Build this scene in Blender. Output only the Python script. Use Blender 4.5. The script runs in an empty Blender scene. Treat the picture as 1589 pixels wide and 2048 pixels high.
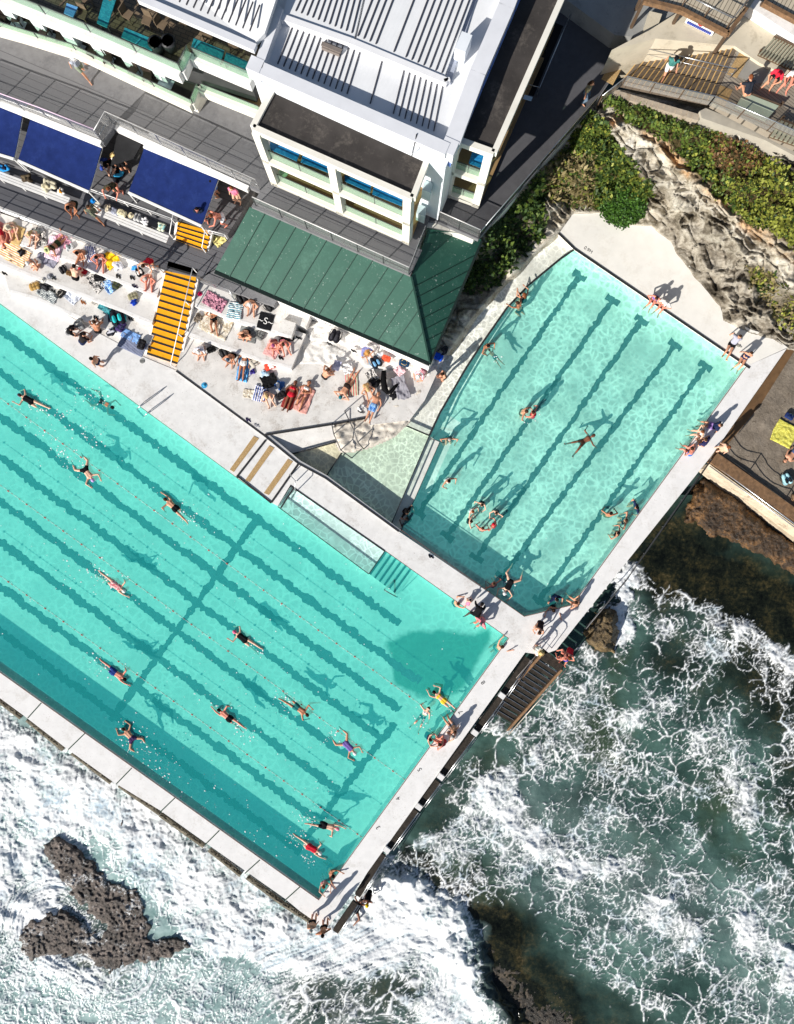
import bpy, bmesh, math, random
import numpy as np
from mathutils import Vector, Matrix
random.seed(7)
R = math.radians
sc = bpy.context.scene
COL = sc.collection

# ------------------------------------------------------------------ camera, sky, sun, exposure
CAM_H = 50.0          # a drone 50 m above the pool water, looking straight down
PPM = 30.0            # photo pixels per metre at water level
cam_d = bpy.data.cameras.new('camera'); cam = bpy.data.objects.new('camera', cam_d); COL.objects.link(cam)
cam.location = (0, 0, CAM_H); cam.rotation_euler = (0, 0, 0)
cam_d.sensor_fit = 'VERTICAL'; cam_d.sensor_height = 24.0
cam_d.lens = 24.0 * CAM_H / (2048.0 / PPM)
cam_d.clip_end = 2000.0
sc.camera = cam

SUN_EL = 28.0; SUN_AZ = 45.0      # the sun stands to the lower left of the picture, shadows run to the upper right
world = bpy.data.worlds.new('World'); sc.world = world; world.use_nodes = True
wn = world.node_tree.nodes; wl = world.node_tree.links
bg = wn['Background']; sky = wn.new('ShaderNodeTexSky'); sky.sky_type = 'NISHITA'
sky.sun_disc = False; sky.sun_elevation = R(SUN_EL); sky.sun_rotation = R(180 + 45)
wl.new(sky.outputs[0], bg.inputs[0]); bg.inputs[1].default_value = 0.06
sun_d = bpy.data.lights.new('sun', 'SUN'); sun = bpy.data.objects.new('sun', sun_d); COL.objects.link(sun)
sun_d.energy = 5.0; sun_d.angle = R(0.5); sun_d.color = (1.0, 0.955, 0.88)
sdir = Vector((math.cos(R(SUN_AZ)) * math.cos(R(SUN_EL)), math.sin(R(SUN_AZ)) * math.cos(R(SUN_EL)), -math.sin(R(SUN_EL))))
sun.rotation_euler = sdir.to_track_quat('-Z', 'Y').to_euler(); sun.location = (-40, -40, 45)
sc.view_settings.view_transform = 'Standard'; sc.view_settings.look = 'None'
sc.view_settings.exposure = 0.40; sc.view_settings.gamma = 1.0
sc.cycles.transparent_max_bounces = 16; sc.cycles.max_bounces = 6

# ------------------------------------------------------------------ helpers
def P(px, py, z=0.0):
    k = (CAM_H - z) / CAM_H / PPM
    return Vector(((px - 794.5) * k, (1024.0 - py) * k, z))

def lin(v):
    v = v / 255.0
    return v / 12.92 if v <= 0.04045 else ((v + 0.055) / 1.055) ** 2.4
def S(r, g, b, k=0.95):
    return (min(1, lin(r) * k), min(1, lin(g) * k), min(1, lin(b) * k))

def _h(ix, iy, s):
    n = (ix * 374761393 + iy * 668265263 + s * 974634777) & 0xffffffff
    n = ((n ^ (n >> 13)) * 1274126177) & 0xffffffff
    return ((n ^ (n >> 16)) & 0xffff) / 65535.0
def vnoise(x, y, s=0):
    x = np.asarray(x, float); y = np.asarray(y, float)
    ix = np.floor(x).astype(np.int64); iy = np.floor(y).astype(np.int64)
    fx = x - ix; fy = y - iy; fx = fx * fx * (3 - 2 * fx); fy = fy * fy * (3 - 2 * fy)
    a = _h(ix, iy, s); b = _h(ix + 1, iy, s); c = _h(ix, iy + 1, s); d = _h(ix + 1, iy + 1, s)
    return (a * (1 - fx) + b * fx) * (1 - fy) + (c * (1 - fx) + d * fx) * fy
def fbm(x, y, s=0, o=4):
    t = 0.0; a = 0.5
    for i in range(o):
        t = t + a * vnoise(np.asarray(x) * 2 ** i + i * 17.3, np.asarray(y) * 2 ** i - i * 9.1, s + i); a *= 0.5
    return t / (1 - 0.5 ** o)

def tag(o, label=None, cat=None, group=None, kind=None):
    if label: o['label'] = label
    if cat: o['category'] = cat
    if group: o['group'] = group
    if kind: o['kind'] = kind
    return o

def empty(name, loc, rz=0.0):
    o = bpy.data.objects.new(name, None); COL.objects.link(o)
    o.location = loc; o.rotation_euler = (0, 0, rz); o.empty_display_size = 0.2
    return o
def thing(name, label, cat, loc, rz=0.0, group=None):
    return tag(empty(name, loc, rz), label, cat, group)

def wmat(o):
    m = o.matrix_basis.copy()
    while o.parent is not None:
        o = o.parent; m = o.matrix_basis @ m
    return m

class MB:
    """collects shapes in world (or local) space and links them as ONE mesh object"""
    def __init__(s): s.v = []; s.f = []; s.smooth = []
    def add(s, vs, fs, smooth=False):
        n = len(s.v); s.v += [tuple(v) for v in vs]
        for f in fs: s.f.append(tuple(i + n for i in f)); s.smooth.append(smooth)
        return s
    def box(s, c, size, rz=0.0, rx=0.0, ry=0.0):
        m = Matrix.Translation(Vector(c)) @ Matrix.Rotation(rz, 4, 'Z') @ Matrix.Rotation(ry, 4, 'Y') @ Matrix.Rotation(rx, 4, 'X')
        x, y, z = [d / 2 for d in size]
        vs = [m @ Vector(p) for p in ((-x, -y, -z), (x, -y, -z), (x, y, -z), (-x, y, -z), (-x, -y, z), (x, -y, z), (x, y, z), (-x, y, z))]
        return s.add(vs, ((0, 3, 2, 1), (4, 5, 6, 7), (0, 1, 5, 4), (1, 2, 6, 5), (2, 3, 7, 6), (3, 0, 4, 7)))
    def loop_prism(s, top, bot):
        n = len(top)
        ar = sum(top[i][0] * top[(i + 1) % n][1] - top[(i + 1) % n][0] * top[i][1] for i in range(n))
        if ar < 0: top = top[::-1]; bot = bot[::-1]
        fs = [tuple(range(n)), tuple(range(2 * n - 1, n - 1, -1))]
        for i in range(n):
            j = (i + 1) % n; fs.append((i, i + n, j + n, j))
        return s.add(list(top) + list(bot), fs)
    def prism(s, poly, zt, zb, zref=None):
        """polygon in photo pixels measured at height zref, extruded straight down from zt to zb"""
        zr = zt if zref is None else zref
        w = [P(a, b, zr) for a, b in poly]
        return s.loop_prism([Vector((p.x, p.y, zt)) for p in w], [Vector((p.x, p.y, zb)) for p in w])
    def slab(s, pts, th):
        """polygon of (px,py,z), thickness th downward"""
        t = [P(*p) for p in pts]
        return s.loop_prism(t, [p - Vector((0, 0, th)) for p in t])
    def bar(s, a, b, w, h=None):
        a = Vector(a); b = Vector(b); h = h or w; d = (b - a)
        if d.length < 1e-6: return s
        d.normalize(); up = Vector((0, 0, 1)) if abs(d.z) < 0.95 else Vector((0, 1, 0))
        x = d.cross(up).normalized() * w / 2; y = x.cross(d).normalized() * h / 2
        vs = [a - x - y, a + x - y, a + x + y, a - x + y, b - x - y, b + x - y, b + x + y, b - x + y]
        return s.add(vs, ((0, 1, 2, 3), (7, 6, 5, 4), (0, 4, 5, 1), (1, 5, 6, 2), (2, 6, 7, 3), (3, 7, 4, 0)))
    def tube(s, pts, r, n=7, smooth=True):
        pts = [Vector(p) for p in pts]; rs = r if isinstance(r, (list, tuple)) else [r] * len(pts)
        vs = []; fs = []
        for i, p in enumerate(pts):
            d = (pts[min(i + 1, len(pts) - 1)] - pts[max(i - 1, 0)])
            if d.length < 1e-9: d = Vector((0, 0, 1))
            d.normalize(); up = Vector((0, 0, 1)) if abs(d.z) < 0.95 else Vector((0, 1, 0))
            x = d.cross(up).normalized(); y = x.cross(d)
            for k in range(n):
                a = 2 * math.pi * k / n; vs.append(p + (x * math.cos(a) + y * math.sin(a)) * rs[i])
        for i in range(len(pts) - 1):
            for k in range(n):
                fs.append((i * n + k, i * n + (k + 1) % n, (i + 1) * n + (k + 1) % n, (i + 1) * n + k))
        m = len(pts) - 1
        fs.append(tuple(range(n - 1, -1, -1))); fs.append(tuple(m * n + k for k in range(n)))
        return s.add(vs, fs, smooth)
    def caps(s, a, b, ra, rb, n=9, k=3, sx=1.0):
        """tapered capsule"""
        a = Vector(a); b = Vector(b); d = b - a
        if d.length < 1e-5: d = Vector((0, 0, 1e-3)); b = a + d
        d.normalize()
        pts = []; rs = []
        for i in range(k + 1):
            t = math.pi / 2 * (1 - i / k); pts.append(a - d * ra * math.sin(t)); rs.append(max(1e-4, ra * math.cos(t)))
        for i in range(k + 1):
            t = math.pi / 2 * i / k; pts.append(b + d * rb * math.sin(t)); rs.append(max(1e-4, rb * math.cos(t)))
        return s.tube(pts, rs, n)
    def dome(s, c, r, h, n=12, k=4):
        c = Vector(c); pts = [c + Vector((0, 0, h * math.sin(math.pi / 2 * i / k))) for i in range(k + 1)]
        return s.tube(pts, [max(1e-3, r * math.cos(math.pi / 2 * i / k)) for i in range(k + 1)], n)
    def disc(s, c, r, th, n=14):
        c = Vector(c); return s.tube([c, c + Vector((0, 0, th))], r, n, False)
    def build(s, name, mat, parent=None, origin=None, keep=False):
        me = bpy.data.meshes.new(name)
        if parent is not None and not keep:
            inv = wmat(parent).inverted(); vs = [inv @ Vector(v) for v in s.v]; o0 = Vector((0, 0, 0))
        elif parent is None and not keep:
            if origin is None:
                a = np.array(s.v); o0 = Vector(((a[:, 0].min() + a[:, 0].max()) / 2, (a[:, 1].min() + a[:, 1].max()) / 2, a[:, 2].min()))
            else: o0 = Vector(origin)
            vs = [Vector(v) - o0 for v in s.v]
        else: vs = s.v; o0 = Vector(origin or (0, 0, 0))
        me.from_pydata([tuple(v) for v in vs], [], s.f)
        me.polygons.foreach_set('use_smooth', s.smooth)
        if mat is not None: me.materials.append(mat)
        me.update()
        o = bpy.data.objects.new(name, me); COL.objects.link(o); o.location = o0
        if parent is not None: o.parent = parent
        return o

def copy_tree(o, parent=None):
    c = o.copy(); COL.objects.link(c); c.parent = parent
    for ch in list(o.children): copy_tree(ch, c)
    return c

def lerp(a, b, t): return tuple(x + (y - x) * t for x, y in zip(a, b))

# ------------------------------------------------------------------ materials
MATS = {}
def nodes(name):
    m = bpy.data.materials.new(name); m.use_nodes = True
    t = m.node_tree; return m, t, t.nodes['Principled BSDF'], t.nodes, t.links
def ramp(N, L, src, stops):
    r = N.new('ShaderNodeValToRGB'); L.new(src, r.inputs[0])
    e = r.color_ramp.elements
    while len(e) < len(stops): e.new(0.5)
    for i, (p, c) in enumerate(stops):
        e[i].position = p; e[i].color = (*c, 1) if isinstance(c, tuple) else (c, c, c, 1)
    return r.outputs[0]
def coord(N, kind='Object'):
    return N.new('ShaderNodeTexCoord').outputs[kind] if kind != 'World' else N.new('ShaderNodeNewGeometry').outputs['Position']
def noise(N, L, vec, scale, detail=4, rough=0.55, dist=0.0):
    n = N.new('ShaderNodeTexNoise'); n.inputs['Scale'].default_value = scale; n.inputs['Detail'].default_value = detail
    n.inputs['Roughness'].default_value = rough; n.inputs['Distortion'].default_value = dist
    L.new(vec, n.inputs['Vector']); return n.outputs[0]
def mixc(N, L, fac, a, b, mode='MIX'):
    x = N.new('ShaderNodeMix'); x.data_type = 'RGBA'; x.blend_type = mode
    for i, s in ((0, fac), (6, a), (7, b)):
        if isinstance(s, (int, float)): x.inputs[i].default_value = s
        elif isinstance(s, tuple): x.inputs[i].default_value = (*s, 1)
        else: L.new(s, x.inputs[i])
    return x.outputs[2]
def math_(N, L, op, a, b=0.0, c=0.0, clamp=False):
    x = N.new('ShaderNodeMath'); x.operation = op; x.use_clamp = clamp
    for i, s in enumerate((a, b, c)):
        if isinstance(s, (int, float)): x.inputs[i].default_value = s
        else: L.new(s, x.inputs[i])
    return x.outputs[0]
def smooth(N, L, v, lo, hi):
    x = N.new('ShaderNodeMapRange'); x.interpolation_type = 'SMOOTHSTEP'
    L.new(v, x.inputs[0])
    for i, s in ((1, lo), (2, hi)):
        if isinstance(s, (int, float)): x.inputs[i].default_value = s
        else: L.new(s, x.inputs[i])
    return x.outputs[0]
def bump(N, L, b, h, strength=0.4, dist=0.02):
    x = N.new('ShaderNodeBump'); x.inputs['Strength'].default_value = strength; x.inputs['Distance'].default_value = dist
    L.new(h, x.inputs['Height']); L.new(x.outputs[0], b.inputs['Normal'])

def mat(name, col, rough=0.75, var=0.12, scale=3.0, dirt=None, dirt_amt=0.5, dscale=1.2, metal=0.0, bmp=0.0, spec=0.3, space='World', speck=None, speck_amt=0.6, sscale=11.0):
    """surface with colour variation and optional stains (shapes of their own)"""
    if name in MATS: return MATS[name]
    m, t, b, N, L = nodes(name)
    v = coord(N, space)
    n = noise(N, L, v, scale, 5)
    lo = tuple(c * (1 - var) for c in col); hi = tuple(min(1, c * (1 + var)) for c in col)
    c = ramp(N, L, n, [(0.3, lo), (0.7, hi)])
    if dirt:
        d = noise(N, L, v, dscale, 8, 0.65, 0.4)
        d2 = noise(N, L, v, dscale * 9, 4, 0.6)
        d = math_(N, L, 'ADD', math_(N, L, 'MULTIPLY', d, 0.7), math_(N, L, 'MULTIPLY', d2, 0.3))
        f = math_(N, L, 'MULTIPLY', smooth(N, L, d, 0.5, 0.66), dirt_amt)
        c = mixc(N, L, f, c, dirt)
    if speck:   # small spots, chips and droppings
        sp_ = math_(N, L, 'MULTIPLY', smooth(N, L, noise(N, L, v, sscale, 3, .6, .5), .63, .70), smooth(N, L, noise(N, L, v, sscale * .09, 3), .42, .62))
        c = mixc(N, L, math_(N, L, 'MULTIPLY', sp_, speck_amt), c, speck)
    L.new(c, b.inputs['Base Color'])
    b.inputs['Roughness'].default_value = rough; b.inputs['Metallic'].default_value = metal
    b.inputs['Specular IOR Level'].default_value = spec
    if bmp: bump(N, L, b, noise(N, L, v, scale * 6, 5), bmp, 0.02)
    MATS[name] = m; return m

def mat_boards(name, col, ang, pitch, gap=0.06, rough=0.7, var=0.15, gapcol=None, space='World', wide=0.0):
    """planks: a real joint pattern running at ang (degrees in the picture)"""
    if name in MATS: return MATS[name]
    m, t, b, N, L = nodes(name)
    v = coord(N, space); mp = N.new('ShaderNodeMapping'); mp.inputs['Rotation'].default_value = (0, 0, -R(ang)); L.new(v, mp.inputs[0])
    sp = N.new('ShaderNodeSeparateXYZ'); L.new(mp.outputs[0], sp.inputs[0])
    u = math_(N, L, 'DIVIDE', sp.outputs[1], pitch); fr = math_(N, L, 'FRACT', u); fl = math_(N, L, 'FLOOR', u)
    wn_ = N.new('ShaderNodeTexWhiteNoise'); wn_.noise_dimensions = '1D'; L.new(fl, wn_.inputs['W'])
    mp2 = N.new('ShaderNodeMapping'); mp2.inputs['Scale'].default_value = (0.6, 6, 1); L.new(mp.outputs[0], mp2.inputs[0])
    n = noise(N, L, mp2.outputs[0], 2.0, 4)
    k = math_(N, L, 'ADD', math_(N, L, 'MULTIPLY', wn_.outputs[0], 0.5), math_(N, L, 'MULTIPLY', n, 0.5))
    c = ramp(N, L, k, [(0.2, tuple(x * (1 - var) for x in col)), (0.8, tuple(min(1, x * (1 + var)) for x in col))])
    g = math_(N, L, 'LESS_THAN', fr, gap)
    c = mixc(N, L, g, c, gapcol or tuple(x * 0.25 for x in col))
    L.new(c, b.inputs['Base Color']); b.inputs['Roughness'].default_value = rough; b.inputs['Specular IOR Level'].default_value = 0.25
    bump(N, L, b, math_(N, L, 'SUBTRACT', 1.0, g), 0.5, 0.02)
    MATS[name] = m; return m

def mat_stripe(name, c1, c2, n=8, axis=0, warp=0.0, ratio=0.5, rough=0.9, blotch=0.0):
    """woven stripes across a towel (object space)"""
    if name in MATS: return MATS[name]
    m, t, b, N, L = nodes(name)
    v = coord(N, 'Generated'); sp = N.new('ShaderNodeSeparateXYZ'); L.new(v, sp.inputs[0])
    u = sp.outputs[axis]
    if warp: u = math_(N, L, 'ADD', u, math_(N, L, 'MULTIPLY', noise(N, L, v, 3.0, 2), warp))
    f = math_(N, L, 'LESS_THAN', math_(N, L, 'FRACT', math_(N, L, 'MULTIPLY', u, float(n))), ratio)
    if blotch:
        vo = N.new('ShaderNodeTexVoronoi'); vo.inputs['Scale'].default_value = blotch; L.new(v, vo.inputs['Vector'])
        f = math_(N, L, 'GREATER_THAN', noise(N, L, v, blotch, 3, 0.6, 1.0), 0.5)
    c = mixc(N, L, f, c2, c1)
    L.new(c, b.inputs['Base Color']); b.inputs['Roughness'].default_value = rough; b.inputs['Specular IOR Level'].default_value = 0.1
    MATS[name] = m; return m

def cloth(r, g, b): return mat('cloth_%d_%d_%d' % (r, g, b), S(r, g, b), 0.9, 0.12, 9.0, spec=0.1, space='Object')
def skin(r, g, b): return mat('skin_%d_%d_%d' % (r, g, b), S(r, g, b), 0.5, 0.07, 12.0, spec=0.35, space='Object')

def water_mat(name, tint, pat=0.2, scale=2.2, base=1.0, ripple=0.25, rscale=3.5, warp=0.35, wide=0.12, turb=0.0, tcol=(.1, .6, .5), cloud=0.0):
    """pool water: tinted transmission, Fresnel sky reflection from a rippled surface, and the lens effect of the
    ripples as a focusing pattern in the transmission (sunlight that passes through is gathered into bright lines)"""
    m, t, b, N, L = nodes(name); N.remove(b)
    out = N['Material Output']
    v = coord(N, 'World')
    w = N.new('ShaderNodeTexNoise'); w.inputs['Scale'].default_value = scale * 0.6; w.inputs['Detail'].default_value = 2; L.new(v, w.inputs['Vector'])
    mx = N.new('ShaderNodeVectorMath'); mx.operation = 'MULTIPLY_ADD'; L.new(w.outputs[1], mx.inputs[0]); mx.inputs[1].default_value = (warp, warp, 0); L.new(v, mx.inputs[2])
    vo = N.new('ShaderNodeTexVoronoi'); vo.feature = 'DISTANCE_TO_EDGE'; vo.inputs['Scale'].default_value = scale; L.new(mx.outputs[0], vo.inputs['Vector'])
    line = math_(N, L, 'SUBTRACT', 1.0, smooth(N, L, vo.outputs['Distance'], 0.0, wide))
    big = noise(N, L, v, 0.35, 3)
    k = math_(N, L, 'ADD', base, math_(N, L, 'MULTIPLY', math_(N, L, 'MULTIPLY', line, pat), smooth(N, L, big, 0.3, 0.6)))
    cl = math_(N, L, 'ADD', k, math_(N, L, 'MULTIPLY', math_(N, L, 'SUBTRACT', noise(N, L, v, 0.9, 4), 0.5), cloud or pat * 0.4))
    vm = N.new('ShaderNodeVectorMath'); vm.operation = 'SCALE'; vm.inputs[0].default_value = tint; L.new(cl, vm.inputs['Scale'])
    tr = N.new('ShaderNodeBsdfTransparent'); L.new(vm.outputs[0], tr.inputs[0])
    df = N.new('ShaderNodeBsdfDiffuse'); df.inputs[0].default_value = (*tcol, 1)   # light scattered back by the slightly milky sea water
    mt = N.new('ShaderNodeMixShader'); mt.inputs[0].default_value = turb; L.new(tr.outputs[0], mt.inputs[1]); L.new(df.outputs[0], mt.inputs[2])
    gl = N.new('ShaderNodeBsdfGlossy'); gl.inputs['Roughness'].default_value = 0.06
    mp = N.new('ShaderNodeMapping'); mp.inputs['Rotation'].default_value = (0, 0, R(-36)); mp.inputs['Scale'].default_value = (1, 2.2, 1); L.new(v, mp.inputs[0])
    bp = N.new('ShaderNodeBump'); bp.inputs['Strength'].default_value = ripple; bp.inputs['Distance'].default_value = 0.12
    h = math_(N, L, 'ADD', noise(N, L, mp.outputs[0], rscale, 5, 0.6), math_(N, L, 'MULTIPLY', noise(N, L, v, rscale * 3.5, 3), 0.35))
    L.new(h, bp.inputs['Height']); L.new(bp.outputs[0], gl.inputs['Normal'])
    fr = N.new('ShaderNodeFresnel'); L.new(bp.outputs[0], fr.inputs['Normal'])
    gm = N.new('ShaderNodeNewGeometry'); L.new(math_(N, L, 'ADD', 1.33, math_(N, L, 'MULTIPLY', gm.outputs['Backfacing'], 1 / 1.33 - 1.33)), fr.inputs['IOR'])
    ms = N.new('ShaderNodeMixShader'); L.new(fr.outputs[0], ms.inputs[0]); L.new(mt.outputs[0], ms.inputs[1]); L.new(gl.outputs[0], ms.inputs[2])
    L.new(ms.outputs[0], out.inputs['Surface'])
    MATS[name] = m; return m

def glass_mat(name, tint, refl=1.0, alpha=0.25):
    if name in MATS: return MATS[name]
    m, t, b, N, L = nodes(name); N.remove(b); out = N['Material Output']
    tr = N.new('ShaderNodeBsdfTransparent'); tr.inputs[0].default_value = (*tint, 1)
    df = N.new('ShaderNodeBsdfDiffuse'); df.inputs[0].default_value = (*tint, 1)
    m1 = N.new('ShaderNodeMixShader'); m1.inputs[0].default_value = alpha; L.new(tr.outputs[0], m1.inputs[1]); L.new(df.outputs[0], m1.inputs[2])
    gl = N.new('ShaderNodeBsdfGlossy'); gl.inputs['Roughness'].default_value = 0.05
    fr = N.new('ShaderNodeFresnel'); gm = N.new('ShaderNodeNewGeometry'); L.new(math_(N, L, 'ADD', 1.5, math_(N, L, 'MULTIPLY', gm.outputs['Backfacing'], 1 / 1.5 - 1.5)), fr.inputs['IOR'])
    ms = N.new('ShaderNodeMixShader'); L.new(fr.outputs[0], ms.inputs[0]); L.new(m1.outputs[0], ms.inputs[1]); L.new(gl.outputs[0], ms.inputs[2])
    L.new(ms.outputs[0], out.inputs['Surface'])
    MATS[name] = m; return m

WHITE = mat('white_painted_concrete', (0.80, 0.785, 0.775), 0.8, 0.05, 2.0, (0.56, 0.53, 0.49), 0.5, 0.8, bmp=0.15, speck=(.36, .31, .26), speck_amt=.6)
WHITE2 = mat('weathered_white_concrete', (0.74, 0.73, 0.72), 0.8, 0.07, 2.5, (0.50, 0.47, 0.44), 0.6, .8, bmp=0.2, speck=(.34, .30, .26), speck_amt=.7)
TERR = mat('worn_terrace_concrete', (0.68, 0.66, 0.635), 0.85, 0.10, 1.6, (0.38, 0.34, 0.30), 0.65, 1.1, bmp=0.25, speck=(.28, .24, .20), speck_amt=.7)
CREAM = mat('cream_render', (0.80, 0.77, 0.69), 0.7, 0.04, 1.0, (0.6, 0.55, 0.45), 0.25, 0.7)
BLUEW = mat('pale_blue_white_render', (0.76, 0.795, 0.84), 0.7, 0.04, 0.8, (0.55, 0.57, 0.6), 0.3, 0.6)
BLACKL = mat('black_kerb_paint', (0.025, 0.025, 0.027), 0.6, 0.2, 4.0)
STEEL = mat('stainless_rail', (0.55, 0.56, 0.58), 0.3, 0.05, 2.0, metal=0.9)
DSTEEL = mat('dark_steel', (0.09, 0.09, 0.095), 0.45, 0.15, 3.0, metal=0.5)
RUST = mat('rust_brown_timber', (0.20, 0.115, 0.06), 0.85, 0.35, 4.0, (0.07, 0.05, 0.04), 0.7, 2.0, bmp=0.4)
# ================================================================== SEA, POOLS, DECKS
def seg_d(x, y, x0, y0, x1, y1):
    dx, dy = x1 - x0, y1 - y0; l = dx * dx + dy * dy + 1e-9
    t = np.clip(((x - x0) * dx + (y - y0) * dy) / l, 0, 1)
    return np.hypot(x - x0 - t * dx, y - y0 - t * dy)
def blobs(x, y, lst):
    f = np.zeros_like(x)
    for (x0, y0, x1, y1, r, a) in lst:
        d = seg_d(x, y, x0, y0, x1, y1)
        f = np.maximum(f, a * np.clip(1.5 - d / r, 0, 1))
    return f
def inpoly(x, y, poly):
    c = np.zeros(x.shape, bool); n = len(poly); j = n - 1
    for i in range(n):
        xi, yi = poly[i]; xj, yj = poly[j]
        k = ((yi > y) != (yj > y)) & (x < (xj - xi) * (y - yi) / (yj - yi + 1e-12) + xi)
        c ^= k; j = i
    return c
def poly_d(x, y, poly):
    """signed distance, positive inside"""
    d = np.full(x.shape, 1e9); n = len(poly)
    for i in range(n):
        d = np.minimum(d, seg_d(x, y, *poly[i], *poly[(i + 1) % n]))
    return np.where(inpoly(x, y, poly), d, -d)

def grid_mesh(name, X, Y, Z, mat, attrs=None, mask=None, parent=None, px=True, smooth=True):
    """heightfield over photo pixels: X, Y pixel arrays, Z metres"""
    h, w = X.shape
    if px:
        k = (CAM_H - Z) / CAM_H / PPM; wx = (X - 794.5) * k; wy = (1024 - Y) * k
    else: wx, wy = X, Y
    v = np.stack([wx, wy, Z], -1).reshape(-1, 3)
    idx = np.arange(h * w).reshape(h, w)
    q = np.stack([idx[1:, :-1], idx[1:, 1:], idx[:-1, 1:], idx[:-1, :-1]], -1).reshape(-1, 4)
    if mask is not None:
        mk = mask.reshape(-1); q = q[mk[q].any(1)]
        used = np.unique(q); remap = np.full(h * w, -1); remap[used] = np.arange(len(used)); q = remap[q]; v = v[used]
    else: used = None
    o0 = np.array([(v[:, 0].min() + v[:, 0].max()) / 2, (v[:, 1].min() + v[:, 1].max()) / 2, v[:, 2].min()])
    me = bpy.data.meshes.new(name)
    me.vertices.add(len(v)); me.vertices.foreach_set('co', (v - o0).astype(np.float32).ravel())
    me.loops.add(q.size); me.loops.foreach_set('vertex_index', q.astype(np.int32).ravel())
    me.polygons.add(len(q)); me.polygons.foreach_set('loop_start', np.arange(0, q.size, 4, dtype=np.int32))
    me.polygons.foreach_set('loop_total', np.full(len(q), 4, np.int32))
    me.polygons.foreach_set('use_smooth', np.full(len(q), smooth))
    if attrs is not None:
        a = me.attributes.new('mask', 'FLOAT_COLOR', 'POINT')
        c = np.ones((h * w, 4), np.float32)
        for i, t in enumerate(attrs): c[:, i] = t.reshape(-1)
        if used is not None: c = c[used]
        a.data.foreach_set('color', c.ravel())
    me.materials.append(mat); me.update(calc_edges=True); me.validate()
    o = bpy.data.objects.new(name, me); COL.objects.link(o); o.location = o0
    if parent: o.parent = parent; o.location = Vector(o0) - wmat(parent).translation
    return o

def attr(N, name='mask'):
    a = N.new('ShaderNodeAttribute'); a.attribute_name = name
    return a
def sepc(N, L, c):
    s = N.new('ShaderNodeSeparateColor'); L.new(c, s.inputs[0]); return s.outputs

# ---- sea
SEA = -2.0
def worley(x, y, seed):
    """exact distance to the nearest cell wall"""
    ix = np.floor(x).astype(np.int64); iy = np.floor(y).astype(np.int64)
    f1 = np.full(x.shape, 99.0); ax = np.zeros(x.shape); ay = np.zeros(x.shape)
    nb = [(dx, dy) for dx in (-2, -1, 0, 1, 2) for dy in (-2, -1, 0, 1, 2) if abs(dx) + abs(dy) < 4]
    P_ = []
    for dx, dy in nb:
        jx, jy = ix + dx, iy + dy; px = jx + _h(jx, jy, seed) - x; py = jy + _h(jx, jy, seed + 1) - y; P_.append((px, py))
        if abs(dx) < 2 and abs(dy) < 2:
            d = px * px + py * py; n = d < f1; f1 = np.where(n, d, f1); ax = np.where(n, px, ax); ay = np.where(n, py, ay)
    e = np.full(x.shape, 9.0)
    for px, py in P_:
        ux, uy = px - ax, py - ay; l = np.hypot(ux, uy); ok = l > 1e-5; l = np.where(ok, l, 1)
        e = np.where(ok, np.minimum(e, ((ax + px) * ux + (ay + py) * uy) / (2 * l)), e)
    return np.maximum(e, 0), f1
def swirl(x, y, scale, amp, seed, steps=3):
    """carry the coordinates backwards through an eddying current"""
    e = .02
    for k in range(steps):
        psi = lambda u, w: fbm(u / scale, w / scale, seed, 2)
        gx = (psi(x, y + e) - psi(x, y - e)) / (2 * e); gy = -(psi(x + e, y) - psi(x - e, y)) / (2 * e)
        x = x + gx * amp * scale / steps; y = y + gy * amp * scale / steps
    return x, y
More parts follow.
